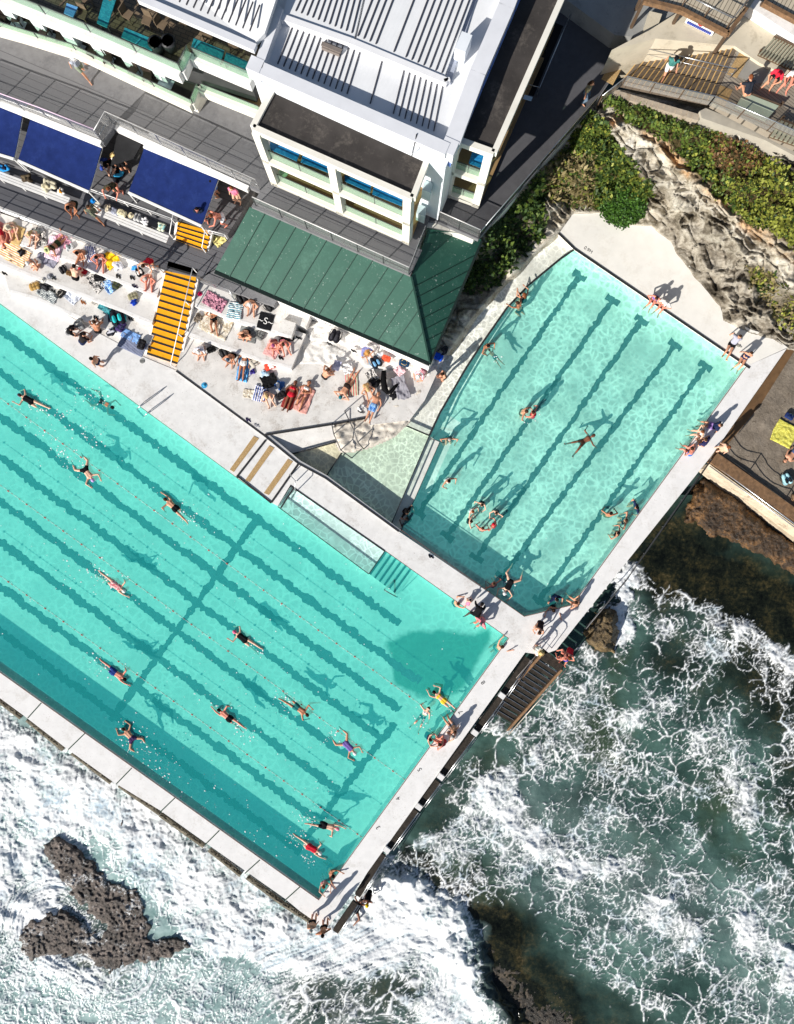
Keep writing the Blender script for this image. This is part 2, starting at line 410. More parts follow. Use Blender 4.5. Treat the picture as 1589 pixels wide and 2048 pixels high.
def sea_material():
    m, t, b, N, L = nodes('sea_water')
    a = attr(N); f, kelp, teal = sepc(N, L, a.outputs['Color'])[:3]; tone = a.outputs['Alpha']
    v = coord(N, 'World')
    n_big = noise(N, L, v, 0.22, 5, 0.6); n_mid = noise(N, L, v, 1.3, 5, 0.6); n_fin = noise(N, L, v, 9.0, 4, 0.7)
    foam = smooth(N, L, math_(N, L, 'ADD', f, math_(N, L, 'MULTIPLY', math_(N, L, 'SUBTRACT', n_fin, .5), .22)), .06, .96)
    c = ramp(N, L, n_big, [(0.32, S(34, 50, 46)), (0.5, S(58, 84, 78)), (0.68, S(88, 118, 110))])
    c = mixc(N, L, math_(N, L, 'MULTIPLY', smooth(N, L, noise(N, L, v, .16, 4), .52, .66), .55), c, S(56, 66, 36))
    c = mixc(N, L, teal, c, ramp(N, L, n_mid, [(0.3, S(122, 154, 152)), (0.7, S(176, 200, 198))]))
    kn = math_(N, L, 'ADD', math_(N, L, 'MULTIPLY', noise(N, L, v, .5, 6, .65, .3), .5), math_(N, L, 'MULTIPLY', noise(N, L, v, 4.0, 8, .78), .5))
    kc = ramp(N, L, kn, [(0.40, S(8, 11, 9)), (0.5, S(26, 30, 22)), (0.58, S(58, 54, 34)), (0.68, S(116, 98, 72))])
    c = mixc(N, L, kelp, c, kc)
    fc = ramp(N, L, math_(N, L, 'ADD', math_(N, L, 'MULTIPLY', tone, .75), math_(N, L, 'MULTIPLY', n_fin, .25)), [(0.15, (0.40, 0.51, 0.60)), (0.42, (0.70, 0.77, 0.81)), (0.7, (0.86, 0.875, 0.885))])
    c = mixc(N, L, foam, c, fc)
    L.new(c, b.inputs['Base Color'])
    L.new(math_(N, L, 'ADD', 0.14, math_(N, L, 'MULTIPLY', foam, 0.7)), b.inputs['Roughness']); b.inputs['IOR'].default_value = 1.33
    h = math_(N, L, 'ADD', math_(N, L, 'MULTIPLY', foam, math_(N, L, 'ADD', .5, math_(N, L, 'MULTIPLY', n_fin, .3))), math_(N, L, 'ADD', math_(N, L, 'MULTIPLY', n_mid, .9), math_(N, L, 'MULTIPLY', noise(N, L, v, 6, 3), .25)))
    bump(N, L, b, h, 0.45, 0.09)
    return m
SEA_MAT = sea_material()
def build_sea():
    X, Y = np.meshgrid(np.arange(-60, 1655, 2.2), np.arange(990, 2112, 2.2))
    wx = X + (fbm(X / 60, Y / 60, 3) - .5) * 80 + (fbm(X / 18, Y / 18, 13) - .5) * 22; wy = Y + (fbm(X / 60, Y / 60, 9) - .5) * 80 + (fbm(X / 18, Y / 18, 19) - .5) * 22
    dens = blobs(wx, wy, [
        (-60, 1520, 180, 1590, 130, .95), (180, 1590, 480, 1790, 70, .93), (-60, 1650, 60, 1800, 120, .88), (330, 1700, 420, 1800, 90, .86),
        (420, 1820, 640, 1900, 75, .84), (640, 1900, 930, 1850, 90, .94), (780, 1800, 900, 1880, 80, 1.0), (900, 1890, 985, 2040, 42, 1.0),
        (860, 1960, 940, 2040, 70, .82), (60, 1950, 420, 2000, 110, .60), (-60, 1960, 60, 2060, 110, .60), (430, 1980, 640, 2060, 90, .55), (100, 1930, 180, 1960, 40, .9), (440, 1880, 560, 1900, 40, .9),
        (640, 1960, 800, 2060, 90, .46),
        (960, 1630, 1010, 1560, 34, .78), (1010, 1600, 1075, 1680, 44, .80), (1075, 1690, 1150, 1745, 40, .86), (1150, 1745, 1250, 1730, 32, .70), (900, 1700, 980, 1640, 50, .62), (880, 1720, 930, 1790, 44, .6), (1000, 1700, 1060, 1730, 50, .5),
        (1085, 1530, 1110, 1500, 26, .72), (1240, 1445, 1330, 1440, 34, .6), (1110, 1490, 1589, 1560, 130, .42), (1180, 1700, 1620, 1800, 170, .44),
        (1325, 1830, 1375, 1880, 44, .82), (1490, 1850, 1590, 1960, 46, .80), (1450, 1540, 1490, 1640, 38, .66), (1400, 1480, 1480, 1540, 44, .6), (1540, 1760, 1620, 1800, 40, .6), (1210, 1770, 1300, 1800, 50, .52), (1160, 1860, 1260, 1960, 70, .44),
        (1200, 1900, 1620, 2060, 130, .42), (1100, 1380, 1260, 1400, 80, .36), (1000, 1500, 1080, 1420, 60, .36), (1350, 1350, 1589, 1480, 90, .36),
        (1240, 1165, 1310, 1155, 20, .86), (1310, 1155, 1400, 1220, 18, .78), (1400, 1225, 1480, 1265, 24, .66), (1480, 1265, 1600, 1345, 26, .74),
        (1242, 1180, 1238, 1290, 16, .95), (1260, 1230, 1330, 1260, 44, .56), (1420, 1290, 1560, 1360, 46, .50), (1180, 1300, 1250, 1310, 22, .55), (990, 1450, 1050, 1466, 18, .7),
        (1000, 1740, 980, 1640, 60, .34), (930, 1560, 1060, 1480, 60, .30)])
    dark = blobs(wx, wy, [(1000, 1850, 1070, 2060, 62, 1), (1080, 1950, 1160, 2070, 60, .9), (965, 1820, 1000, 1930, 24, 1), (1130, 2000, 1230, 2060, 60, .6)])
    kelp = blobs(wx, wy, [(1350, 1130, 1620, 1250, 100, 1), (1290, 1100, 1420, 1070, 60, .95), (1500, 1330, 1650, 1450, 75, .85), (1350, 1300, 1420, 1380, 50, .5), (1560, 1480, 1600, 1600, 30, .6),
        (860, 1640, 950, 1550, 40, .5), (800, 1720, 930, 1790, 26, .95), (930, 1790, 980, 1850, 20, 1)])
    kelp = np.clip(np.maximum(kelp, dark), 0, 1)
    dens *= 1 - .93 * np.clip(dark * 1.2 - .1, 0, 1); dens *= 1 - blobs(wx, wy, [(1360, 1110, 1600, 1220, 60, 1)])
    reef = blobs(wx, wy, [(110, 1850, 210, 1900, 60, .75), (620, 2010, 790, 1990, 70, .8)])
    teal = blobs(wx, wy, [(-60, 2000, 480, 2010, 130, .95), (480, 1990, 640, 1960, 80, .85), (-60, 1500, 640, 1890, 190, 1), (640, 1920, 900, 1900, 90, .9), (820, 2000, 960, 2030, 70, .85), (1050, 1650, 1300, 1800, 110, .22), (1480, 1850, 1600, 2000, 90, .25)])
    teal = np.clip(teal * (1 - reef * .9), 0, 1); kelp = np.maximum(kelp, reef * .8)
    mx, my = X / PPM, -Y / PPM
    u, w = swirl(mx, my, 5.0, .30, 41, 4); u, w = swirl(u, w, 1.6, .17, 43, 4); u2, w2 = swirl(u, w, .55, .12, 45, 3)
    ju = lambda s_, a, sd: (fbm(mx / s_, my / s_, sd, 3) - .5) * a
    u = u + ju(.7, .55, 201); w = w + ju(.7, .55, 203); u2 = u2 + ju(.33, .26, 205) + ju(.7, .4, 201); w2 = w2 + ju(.33, .26, 207) + ju(.7, .4, 203)
    # streaks drawn out along the run of the wave at the bottom
    st = np.clip(blobs(X, Y, [(560, 2020, 800, 1980, 90, 1), (100, 1860, 240, 1940, 70, .8)]), 0, 1); ca, sa = .82, .57
    def stretch(u, w):
        p = u * ca + w * sa; q = -u * sa + w * ca; return p * (1 - .55 * st) * ca - q * sa, p * (1 - .55 * st) * sa + q * ca
    u, w = stretch(u, w); u2, w2 = stretch(u2, w2)
    d = np.clip(dens + (fbm(mx / 1.6, my / 1.6, 51, 4) - .5) * .75 * np.clip(dens * 3, 0, 1) * (1 - .55 * np.clip(dens * 1.6 - .9, 0, 1)), 0, 1)
    foam = np.zeros(X.shape); on = np.clip(d * 6 - .3, 0, 1)
    for k, (sc_, a, uu, ww, wd, need) in enumerate(((1.75, .95, u, w, .020, .0), (.95, .95, u2, w2, .026, .08), (.52, .9, u2, w2, .040, .20), (.29, .85, u2, w2, .065, .34))):
        e, f1 = worley(uu / sc_, ww / sc_, 61 + 7 * k)
        pres = fbm(mx / (sc_ * .9) + 3 * k, my / (sc_ * .9), 71 + k, 4); p2 = fbm(mx / .22, my / .22, 81 + k, 2)
        thick = wd * (.35 + 2.6 * np.clip(d - need * .7, 0, 1) ** 1.3) * (.25 + 1.5 * np.clip(pres * 1.6 - .3, 0, 1.2)) * (.5 + p2)
        vis = np.clip((d - need) * 5, 0, 1) * np.clip((pres + d * .75 - .55 - .04 * k) * 6, 0, 1)
        foam = np.maximum(foam, a * (.42 + .75 * np.clip(p2 * pres * 4 - .4, 0, .78)) * vis * np.exp(-(e / (thick + .004)) ** 1.4))
    foam *= on
    milk = np.clip(d - .25, 0, 1) ** 1.2 * np.clip(fbm(u2 / .55, w2 / .9, 91, 5) * 2.6 - .75, 0, 1.3) * .85
    foam = np.clip(foam + milk * (1 - foam), 0, 1)
    full = np.clip((d - .70) * 3.2 + (fbm(u2 / .28, w2 / .28, 95, 4) - .45) * 1.3, 0, 1) * np.clip((d - .55) * 5, 0, 1); foam = np.maximum(foam, full)
    e1, c1 = worley(u2 / .5, w2 / .5, 101); e2, c2 = worley(u2 / .22, w2 / .22, 103)
    bl = fbm(u / 1.1, w / 1.1, 105, 5); fine = fbm(u2 / .3, w2 / .3, 107, 4)
    tone = .60 + .30 * np.exp(-(e1 / .12) ** 2) + .16 * np.exp(-(e2 / .15) ** 2) + (bl - .5) * 1.5 + (fine - .5) * .45 - .25 * blobs(wx, wy, [(200, 1640, 330, 1760, 40, 1), (100, 1610, 180, 1640, 24, .8), (540, 1890, 640, 1870, 30, .9), (740, 1750, 800, 1790, 24, .6)])  # foam lace, with bluish shadow patches of the surf darkened into the tone
    tone = np.clip(tone, 0, 1)
    Z = SEA + (fbm(X / 130, Y / 130, 21, 3) - .5) * .5 + foam * .06 + (fbm(X / 48, Y / 34, 5, 5) - .5) * (.15 + .55 * np.clip(d - .4, 0, 1)) + full * tone * .12
    Z += .55 * blobs(wx, wy, [(905, 1870, 960, 1960, 26, 1), (960, 1960, 1020, 2048, 24, 1), (780, 1770, 900, 1840, 26, .7)])
    edge = np.clip((X + 60) / 60, 0, 1) * np.clip((1652 - X) / 60, 0, 1) * np.clip((2108 - Y) / 60, 0, 1)
    Z = SEA + (Z - SEA) * np.clip(edge, 0, 1)
    o = grid_mesh('sea', X, Y, Z, SEA_MAT, (foam, kelp, teal, tone)); tag(o, kind='structure')
    # open water further out
    q = MB(); q.add([(-400, -400, SEA - .45), (400, -400, SEA - .45), (400, 400, SEA - .45), (-400, 400, SEA - .45)], [(0, 1, 2, 3)])
    tag(q.build('sea', mat('open_sea', S(48, 66, 64), 0.2, .25, .3, S(150, 165, 165), .5, .12, bmp=.3)), kind='structure')
build_sea()

# ---- pool floors, markings
FL1, FL2 = -1.15, -1.10
POOL1 = [(-90, 541), (543, 1006), (556, 1012), (738, 1147), (770, 1101), (1018, 1277), (638, 1800), (-90, 1280)]
POOL2 = [(1150, 498), (1494, 732), (1146, 1210), (1049, 1233), (803, 1060), (880, 885), (859, 872), (880, 826), (933, 735), (965, 686), (1014, 616), (1058, 570), (1121, 518)]
def floor_material(name, c1, c2, c3):
    m, t, b, N, L = nodes(name); v = coord(N, 'World'); s = sepc(N, L, attr(N).outputs['Color'])
    n = noise(N, L, v, .45, 6, .6); n2 = noise(N, L, v, 2.2, 5, .6)
    c = ramp(N, L, math_(N, L, 'ADD', math_(N, L, 'MULTIPLY', n, .6), math_(N, L, 'MULTIPLY', n2, .4)), [(.32, c2), (.5, c1), (.75, c1)])
    d = math_(N, L, 'ADD', s[0], math_(N, L, 'MULTIPLY', math_(N, L, 'SUBTRACT', noise(N, L, v, 1.4, 5), .5), .55))
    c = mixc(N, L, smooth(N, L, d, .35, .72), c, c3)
    L.new(c, b.inputs['Base Color']); b.inputs['Roughness'].default_value = .8; b.inputs['Specular IOR Level'].default_value = 0
    return m
def pool_floor(name, poly, z, m, stain):
    xs = [p[0] for p in poly]; ys = [p[1] for p in poly]
    X, Y = np.meshgrid(np.arange(min(xs) - 30, max(xs) + 40, 9.0), np.arange(min(ys) - 30, max(ys) + 40, 9.0))
    return tag(grid_mesh(name, X, Y, np.full(X.shape, z), m, (stain(X, Y), X * 0, X * 0), poly_d(X, Y, poly) > -25), kind='structure')
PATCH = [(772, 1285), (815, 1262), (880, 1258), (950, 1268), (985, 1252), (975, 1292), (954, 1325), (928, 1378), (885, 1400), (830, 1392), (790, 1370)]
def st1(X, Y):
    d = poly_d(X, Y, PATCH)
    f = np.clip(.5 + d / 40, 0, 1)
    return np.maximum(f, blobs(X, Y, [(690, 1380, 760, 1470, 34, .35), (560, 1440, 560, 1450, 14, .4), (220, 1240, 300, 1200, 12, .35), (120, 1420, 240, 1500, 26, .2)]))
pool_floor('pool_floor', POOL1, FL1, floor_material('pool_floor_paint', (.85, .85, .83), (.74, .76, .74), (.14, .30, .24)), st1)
pool_floor('pool_floor', POOL2, FL2, floor_material('small_pool_floor_paint', (.86, .85, .82), (.76, .76, .73), (.5, .58, .52)), lambda X, Y: blobs(X, Y, [(940, 880, 1010, 830, 60, .28), (1150, 1150, 1250, 1000, 70, .2), (1000, 1160, 900, 1060, 40, .2)]))

LINE = mat('lane_line_paint', (.085, .15, .17), .8, .12, 3.0)
def ragged(a, b, w, z, seed, steps=None):
    """a painted line on the floor, its uneven edges imitating refraction through the ripples"""
    A, B = np.array(a, float), np.array(b, float); d = B - A; ln = np.hypot(*d); d /= ln; nrm = np.array([-d[1], d[0]])
    n = steps or int(ln / 2.5); ts = np.linspace(0, ln, n)
    off = (fbm(ts / 26, ts * 0 + seed, seed, 3) - .5) * 1.6  # wobble of light bent by the ripples, put into the line's shape
    wl_ = w / 2 + (fbm(ts / 6.5, ts * 0 + 3 * seed, seed + 5, 4) - .5) * w * .8; wr_ = w / 2 + (fbm(ts / 6.5, ts * 0 + 5 * seed, seed + 9, 4) - .5) * w * .8
    vs = []; fs = []
    for i in range(n):
        c = A + d * ts[i] + nrm * off[i]
        for s, ww in ((1, wl_[i]), (-1, wr_[i])):
            p = c + nrm * s * ww; vs.append(P(p[0], p[1], z))
    for i in range(n - 1): fs.append((2 * i, 2 * i + 1, 2 * i + 3, 2 * i + 2))
    return vs, fs
def marking(lst, z, seed):
    m = MB()
    for k, (a, b, w) in enumerate(lst):
        vs, fs = ragged(a, b, w, z + .004 * k, seed * 11 + k); m.add(vs, fs)
    o = m.build('lane_marking', LINE); return tag(o, kind='structure')
ENDX = {660: 800, 746: 840, 832: 800, 915: 766, 1002: 720, 1084: 678, 1173: 640, 1262: 602}
for i, y0 in enumerate((660, 746, 832, 915, 1002, 1084, 1173, 1262)):
    marking([((-80, y0 - 58.8), (ENDX[y0], y0 + .735 * ENDX[y0]), 15)], FL1 + .006, i + 1)
marking([((521, 1030), (222, 1442), 13)], FL1 + .011, 21)
marking([((790, 1446), (598, 1696), 13)], FL1 + .011, 22)
for i, (a, b) in enumerate((((1159, 552), (838, 1026)), ((1226, 600), (895, 1072)), ((1284, 640), (954, 1115)), ((1351, 690), (1005, 1153)), ((1411, 732), (1079, 1201)))):
    d = np.array(b, float) - np.array(a); d /= np.hypot(*d); n = np.array([-d[1], d[0]])
    bars = [(tuple(np.array(q) - n * 15), tuple(np.array(q) + n * 15), 12) for q in (a, b)]
    marking([(a, b, 10.5)] + bars, FL2 + .006, 31 + i)

# ---- pool water
def sheet(poly, z, name, m):
    q = MB(); t = [P(a, b, z) for a, b in poly]; q.add(t, [tuple(range(len(t) - 1, -1, -1))]); o = q.build(name, m); return tag(o, kind='structure')
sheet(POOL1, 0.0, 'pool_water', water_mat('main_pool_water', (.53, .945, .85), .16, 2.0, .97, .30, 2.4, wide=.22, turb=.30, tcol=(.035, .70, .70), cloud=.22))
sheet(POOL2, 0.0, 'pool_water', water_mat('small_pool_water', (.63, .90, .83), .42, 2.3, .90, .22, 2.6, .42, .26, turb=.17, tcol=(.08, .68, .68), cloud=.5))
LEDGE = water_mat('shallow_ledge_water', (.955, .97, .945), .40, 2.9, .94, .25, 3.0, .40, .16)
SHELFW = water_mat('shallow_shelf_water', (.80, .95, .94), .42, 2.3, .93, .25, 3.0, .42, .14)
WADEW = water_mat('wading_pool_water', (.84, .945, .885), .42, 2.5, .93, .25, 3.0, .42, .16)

# submerged ledges
def block(name, poly, zt, zb, m, zref=None, kind='structure'):
    q = MB(); q.prism(poly, zt, zb, zref); o = q.build(name, m); return tag(o, kind=kind) if kind else o
POOLW = mat('pool_wall_paint', (.72, .72, .69), .8, .08, 1.5, (.35, .4, .36), .4, 1.0)
LEDGEF = mat('ledge_floor', (.82, .805, .77), .85, .08, 1.4, (.6, .57, .5), .4, 1.2)
block('pool_ledge', [(1121, 518), (1150, 498), (1117, 466), (1085, 490), (1040, 535), (1000, 572), (950, 628), (905, 690), (868, 740), (840, 790), (822, 832), (810, 852), (859, 872), (880, 826), (933, 735), (965, 686), (1014, 616), (1058, 570)], -.28, -1.4, LEDGEF)
sheet([(1121, 518), (1150, 498), (1117, 466), (1085, 490), (1040, 530), (1000, 570), (950, 625), (900, 690), (860, 745), (835, 790), (818, 830), (810, 852), (859, 872), (880, 826), (933, 735), (965, 686), (1014, 616), (1058, 570)], 0.0, 'pool_water', LEDGE)
block('pool_ledge', [(651, 955), (798, 1063), (784, 1046), (859, 872), (812, 851), (785, 872), (740, 893), (700, 900), (684, 903)], -.38, -1.5, mat('wading_floor', (.78, .77, .70), .85, .08, 1.5, (.6, .62, .5), .35, .8))
sheet([(651, 955), (798, 1063), (784, 1046), (859, 872), (812, 851), (785, 872), (740, 893), (700, 900), (684, 903)], 0.0, 'pool_water', WADEW)
block('pool_ledge', [(784, 1046), (859, 872), (880, 885), (803, 1060), (798, 1063)], -.62, -1.5, POOLW)
block('pool_ledge', [(580, 908), (668, 885), (684, 903), (651, 955)], -.16, -1.5, mat('yellow_stained_floor', (.72, .66, .50), .85, .12, 1.5, (.5, .42, .28), .5, 1.0))
sheet([(580, 908), (668, 885), (684, 903), (651, 955)], .03, 'pool_water', LEDGE)
# shelf of the main pool and its steps
block('pool_ledge', [(556, 1012), (581, 970), (770, 1101), (738, 1147)], -.45, -1.5, mat('shelf_floor', (.78, .79, .77), .85, .08, 1.5))
sheet([(556, 1012), (581, 970), (770, 1101), (738, 1147)], .012, 'pool_water', SHELFW)
for k in range(6):
    t0, t1 = k / 6, (k + 1) / 6
    a = lerp((738, 1147), (795, 1190), t0); b = lerp((770, 1101), (829, 1143), t0); c = lerp((770, 1101), (829, 1143), t1); d = lerp((738, 1147), (795, 1190), t1)
    block('pool_step', [a, b, c, d], -.5 - .1 * k, -1.5, mat('step_paint', (.66, .68, .66), .85, .06, 2.0))
    q = MB(); q.prism([lerp(a, d, .1), lerp(b, c, .1), lerp(b, c, .45), lerp(a, d, .45)], -.49 - .1 * k, -.497 - .1 * k); tag(q.build('step_edge_line', BLACKL), kind='structure')

# ---- decks (white painted concrete)
DK = .25
block('pool_deck', [(-90, 541 - 2), (543, 1006 - 1), (581, 970), (597, 926), (530, 871), (353, 741), (290, 715), (205, 670), (120, 622), (0, 545), (-90, 500)], DK, -1.6, WHITE2)
block('pool_deck', [(543, 1005), (556, 1012), (581, 970)], DK + .01, -1.6, WHITE)
block('pool_wall', [(581, 970), (597, 926), (651, 955), (798, 1063), (1049, 1233), (1098, 1222), (1051, 1305), (1018, 1277), (770, 1101)], DK, -2.6, WHITE2)
block('pool_wall', [(1049, 1233), (1146, 1210), (1494, 732), (1574, 697), (1423, 912), (1113, 1300), (1085, 1310), (1051, 1305), (1098, 1222)], DK, -3, WHITE)
block('pool_wall', [(1018, 1277), (1051, 1305), (660, 1850), (640, 1850), (600, 1822), (638, 1800)], DK, -3, WHITE)
block('pool_wall', [(638, 1800), (600, 1822), (570, 1797), (412, 1686), (321, 1621), (227, 1564), (132, 1496), (49, 1432), (-90, 1330), (-90, 1280)], DK, -3, WHITE)
DECK2 = [(1117, 466), (1150, 498), (1494, 732), (1576, 695), (1545, 672), (1505, 660), (1447, 632), (1440, 610), (1411, 570), (1375, 526), (1353, 496), (1344, 478), (1304, 440), (1259, 440), (1201, 416), (1145, 420)]
block('pool_deck', DECK2, DK, -1.5, mat('cream_pool_deck', (.82, .795, .745), .8, .04, 1.5, (.62, .57, .5), .3, .7, bmp=.15))
# joints of the sea wall, painted edges, kerbs
def strip(pts, w, z, th, m, name='kerb_line'):
    q = MB()
    for a, b in zip(pts[:-1], pts[1:]): q.bar(P(*a, z), P(*b, z), w, th)
    return tag(q.build(name, m), kind='structure')
GREENL = mat('green_joint', S(20, 60, 45), .7, .2, 3)
for a, b in (((83, 1406), (56, 1436)), ((170, 1467), (137, 1499)), ((264, 1536), (233, 1568)), ((350, 1596), (321, 1624)), ((439, 1661), (411, 1689)), ((520, 1720), (490, 1747)), ((600, 1774), (571, 1800))):
    strip([a, b], .07, DK + .003, .02, GREENL, 'joint_line')
strip([(1117, 466), (1150, 498), (1494, 732), (1500, 736)], .12, DK + .02, .06, BLACKL)
strip([(1150, 498), (1121, 518), (1058, 570), (1014, 616), (965, 686), (933, 735), (880, 826), (859, 871)], .12, .02, .08, BLACKL)
strip([(859, 871), (812, 851)], .1, .02, .08, BLACKL)
strip([(859, 871), (784, 1046)], .06, -.0, .08, BLACKL)
strip([(880, 885), (803, 1060)], .06, -.6, .08, BLACKL)
strip([(474, 954), (479, 955), (543, 1006)], .1, DK + .01, .1, BLACKL)
strip([(532, 880), (474, 954)], .12, DK + .03, .08, BLACKL); strip([(597, 928), (543, 1005)], .12, DK + .03, .08, BLACKL)
strip([(581, 971), (770, 1102)], .1, DK - .02, .08, BLACKL); strip([(558, 1007), (581, 971)], .1, DK - .05, .08, BLACKL)
strip([(562, 1016), (588, 976)], .1, .03, .05, BLACKL)
strip([(556, 1013), (738, 1148), (770, 1102)], .05, .02, .06, BLACKL)
strip([(684, 905), (651, 955)], .07, .05, .1, BLACKL)
strip([(581, 909), (676, 883)], .09, .3, .1, BLACKL); strip([(530, 870), (668, 848), (732, 836)], .12, .62, .1, BLACKL)
# thin rusty waterline edges
EDGE = mat('rusty_edge', S(120, 80, 66), .8, .3, 6)
for pts in ([(-90, 541), (543, 1006)], [(770, 1101), (1018, 1277), (638, 1800), (-90, 1280)], [(1494, 732), (1146, 1210), (1049, 1233), (803, 1060)]):
    strip(pts, .035, DK - .012, .03, EDGE, 'pool_edge_line')
# grates on the ramp
def mat_grate():
    m, t, b, N, L = nodes('grate_tan'); v = coord(N, 'World')
    br = N.new('ShaderNodeTexBrick'); br.inputs['Scale'].default_value = 9.0; br.offset = 0
    br.inputs['Color1'].default_value = (*S(205, 172, 120), 1); br.inputs['Color2'].default_value = (*S(180, 148, 100), 1); br.inputs['Mortar'].default_value = (*S(90, 70, 45), 1)
    br.inputs['Mortar Size'].default_value = .035; br.inputs['Brick Width'].default_value = .6; br.inputs['Row Height'].default_value = .6
    mp = N.new('ShaderNodeMapping'); mp.inputs['Rotation'].default_value = (0, 0, R(-54)); L.new(v, mp.inputs[0]); L.new(mp.outputs[0], br.inputs['Vector'])
    L.new(br.outputs[0], b.inputs['Base Color']); b.inputs['Roughness'].default_value = .8; return m
GRATE = mat_grate()
for q4, lab in (([(508, 872), (518, 877), (468, 944), (460, 939)], 'tan rubber drainage strip furthest from the shallow shelf'), ([(539, 891), (549, 896), (500, 964), (491, 960)], 'tan rubber drainage strip in the middle of the ramp'), ([(576, 918), (586, 923), (538, 990), (528, 986)], 'tan rubber drainage strip next to the shallow shelf')):
    q = MB(); q.prism(q4, DK + .03, DK + .004); tag(q.build('drain_mat', GRATE), lab, 'drain mat', 'tan strips across the pool ramp')
# low wall between the walkway and the terraces
q = MB(); q.prism([(353, 741), (530, 871), (597, 926), (651, 955), (798, 1063), (802, 1060), (655, 951), (601, 921), (535, 866), (358, 737)], .55, .2, .55)
o = thing('kerb_wall', 'long low grey kerb wall with a black top edge between walkway and terraces', 'wall', P(560, 900, DK))
q.build('wall_body', mat('grey_concrete', (.42, .42, .43), .85, .1, 2, (.25, .25, .25), .5, 1.), o)
q = MB()
for a, b in zip([(353, 742), (530, 872), (597, 927), (651, 956)], [(530, 872), (597, 927), (651, 956), (798, 1063)]): q.bar(P(*a, .57), P(*b, .57), .1, .05)
q.build('top_edge', BLACKL, o)

# lane numbers and the marks beside the small pool
def text(body, px, py, z, size, rot, m, name='painted_number', sx=1.0):
    cu = bpy.data.curves.new(name, 'FONT'); cu.body = body; cu.size = size; cu.align_x = 'CENTER'; cu.align_y = 'CENTER'; cu.extrude = .002
    o = bpy.data.objects.new(name, cu); COL.objects.link(o)
    dg = bpy.context.evaluated_depsgraph_get(); me = bpy.data.meshes.new_from_object(o.evaluated_get(dg))
    bpy.data.objects.remove(o); me.materials.append(m)
    o = bpy.data.objects.new(name, me); COL.objects.link(o); o.location = P(px, py, z); o.rotation_euler = (0, 0, R(rot)); o.scale = (sx, 1, 1)
    return o
for s, x, y in (('3', 757, 1655), ('4', 797, 1597), ('5', 840, 1539), ('7', 922, 1424), ('8', 967, 1365)):
    tag(text(s, x, y, DK + .006, .42, -54 + 180, BLACKL), kind='structure')
tag(text('0.9M', 1177, 500, DK + .006, .32, -34, BLACKL), kind='structure')

# outer lip of the sea wall: weed-covered ledge pieces
WEED = mat('weed_covered_stone', (.085, .075, .055), .9, .5, 6, (.25, .22, .17), .9, 3.0, bmp=.8)
segs = [((-60, 1352), (44, 1433)), ((56, 1437), (129, 1497)), ((146, 1503), (224, 1563)), ((240, 1568), (322, 1625)), ((322, 1627), (410, 1690)), ((420, 1697), (484, 1748)), ((496, 1752), (568, 1806)), ((568, 1806), (622, 1840))]
for k, (a, b) in enumerate(segs):
    X, Y = np.meshgrid(np.linspace(0, 1, 60), np.linspace(0, 1, 9))
    n = np.array([-(b[1] - a[1]), b[0] - a[0]], float); n /= np.hypot(*n)
    px = a[0] + (b[0] - a[0]) * X + n[0] * (Y * 11 - 3); py = a[1] + (b[1] - a[1]) * X + n[1] * (Y * 11 - 3)
    Z = -.15 - .5 * np.clip(Y - .6, 0, 1) ** 2 * 5 + (fbm(X * 30 + k * 7, Y * 5, 4, 3) - .5) * .28 - (Y > .95) * 1.8 - (Y < .03) * .6
    o = grid_mesh('weed_ledge', px, py, Z, WEED)
    tag(o, ('weedy stone ledge outside the sea wall, %s' % ('at the left photo edge', 'left of the second green joint', 'beside the breaking foam above the small round rock', 'nearest above the small round rock', 'right of the small round rock', 'between the fifth and sixth green joints', 'just before the last green joint', 'at the bottom corner by the two standing men')[k]), 'ledge', 'weedy ledges along the sea wall')
# ================================================================== TERRACES, STAIRS, BUILDING
BD = 2.3           # lower dark deck
AD = 3.0           # awning deck
TD = 5.6           # upper dark terrace
# left tiers (front edge pixels at their own height)
tiers = [(.72, [(20, 585), (75, 600), (140, 630), (205, 655), (300, 690), (318, 650), (160, 590), (0, 520)]),
         (1.25, [(-90, 498), (0, 528), (60, 553), (181, 598), (304, 648), (322, 590), (160, 530), (-90, 440)]),
         (1.75, [(-90, 445), (0, 474), (133, 519), (187, 544), (314, 594), (330, 545), (160, 480), (-90, 395)])]
block('terrace_base', [(-90, 300), (-90, 520), (0, 548), (120, 626), (205, 674), (290, 718), (353, 743), (400, 560), (330, 500)], .22, -1, TERR)
for z, p in tiers: block('terrace_step', p, z, -.5, TERR)
WEDGE = mat('white_edge_paint', (.80, .79, .78), .8, .05, 3, (.5, .47, .43), .5, 1.6)
def edge_band(pts, z, h=.48, w=.2):
    q = MB()
    for a, b in zip(pts[:-1], pts[1:]):
        A, B = P(*a, z), P(*b, z); d = (B - A).normalized(); n = V2(-d.y, d.x)
        if n.y > 0: n = -n
        q.loop_prism([A + n * .015 + Vector((0, 0, .006)), B + n * .015 + Vector((0, 0, .006)), B - n * w + Vector((0, 0, .006)), A - n * w + Vector((0, 0, .006))], [A + n * .015 - Vector((0, 0, h)), B + n * .015 - Vector((0, 0, h)), B - n * w - Vector((0, 0, h)), A - n * w - Vector((0, 0, h))])
    tag(q.build('terrace_edge', WEDGE), kind='structure')
def V2(x, y): return Vector((x, y, 0))
edge_band([(20, 585), (75, 600), (140, 630), (205, 655), (300, 690)], .72); edge_band([(-90, 498), (0, 528), (60, 553), (181, 598), (304, 648)], 1.25); edge_band([(-90, 445), (0, 474), (133, 519), (187, 544), (314, 594)], 1.75)
edge_band([(-90, 384), (0, 416), (328, 544)], 2.28, .5, .25)
edge_band([(372, 668), (440, 694), (520, 722), (583, 738)], 1.1); edge_band([(390, 612), (480, 646), (555, 668)], 1.6); edge_band([(555, 668), (583, 676)], 1.9, .3, .15)
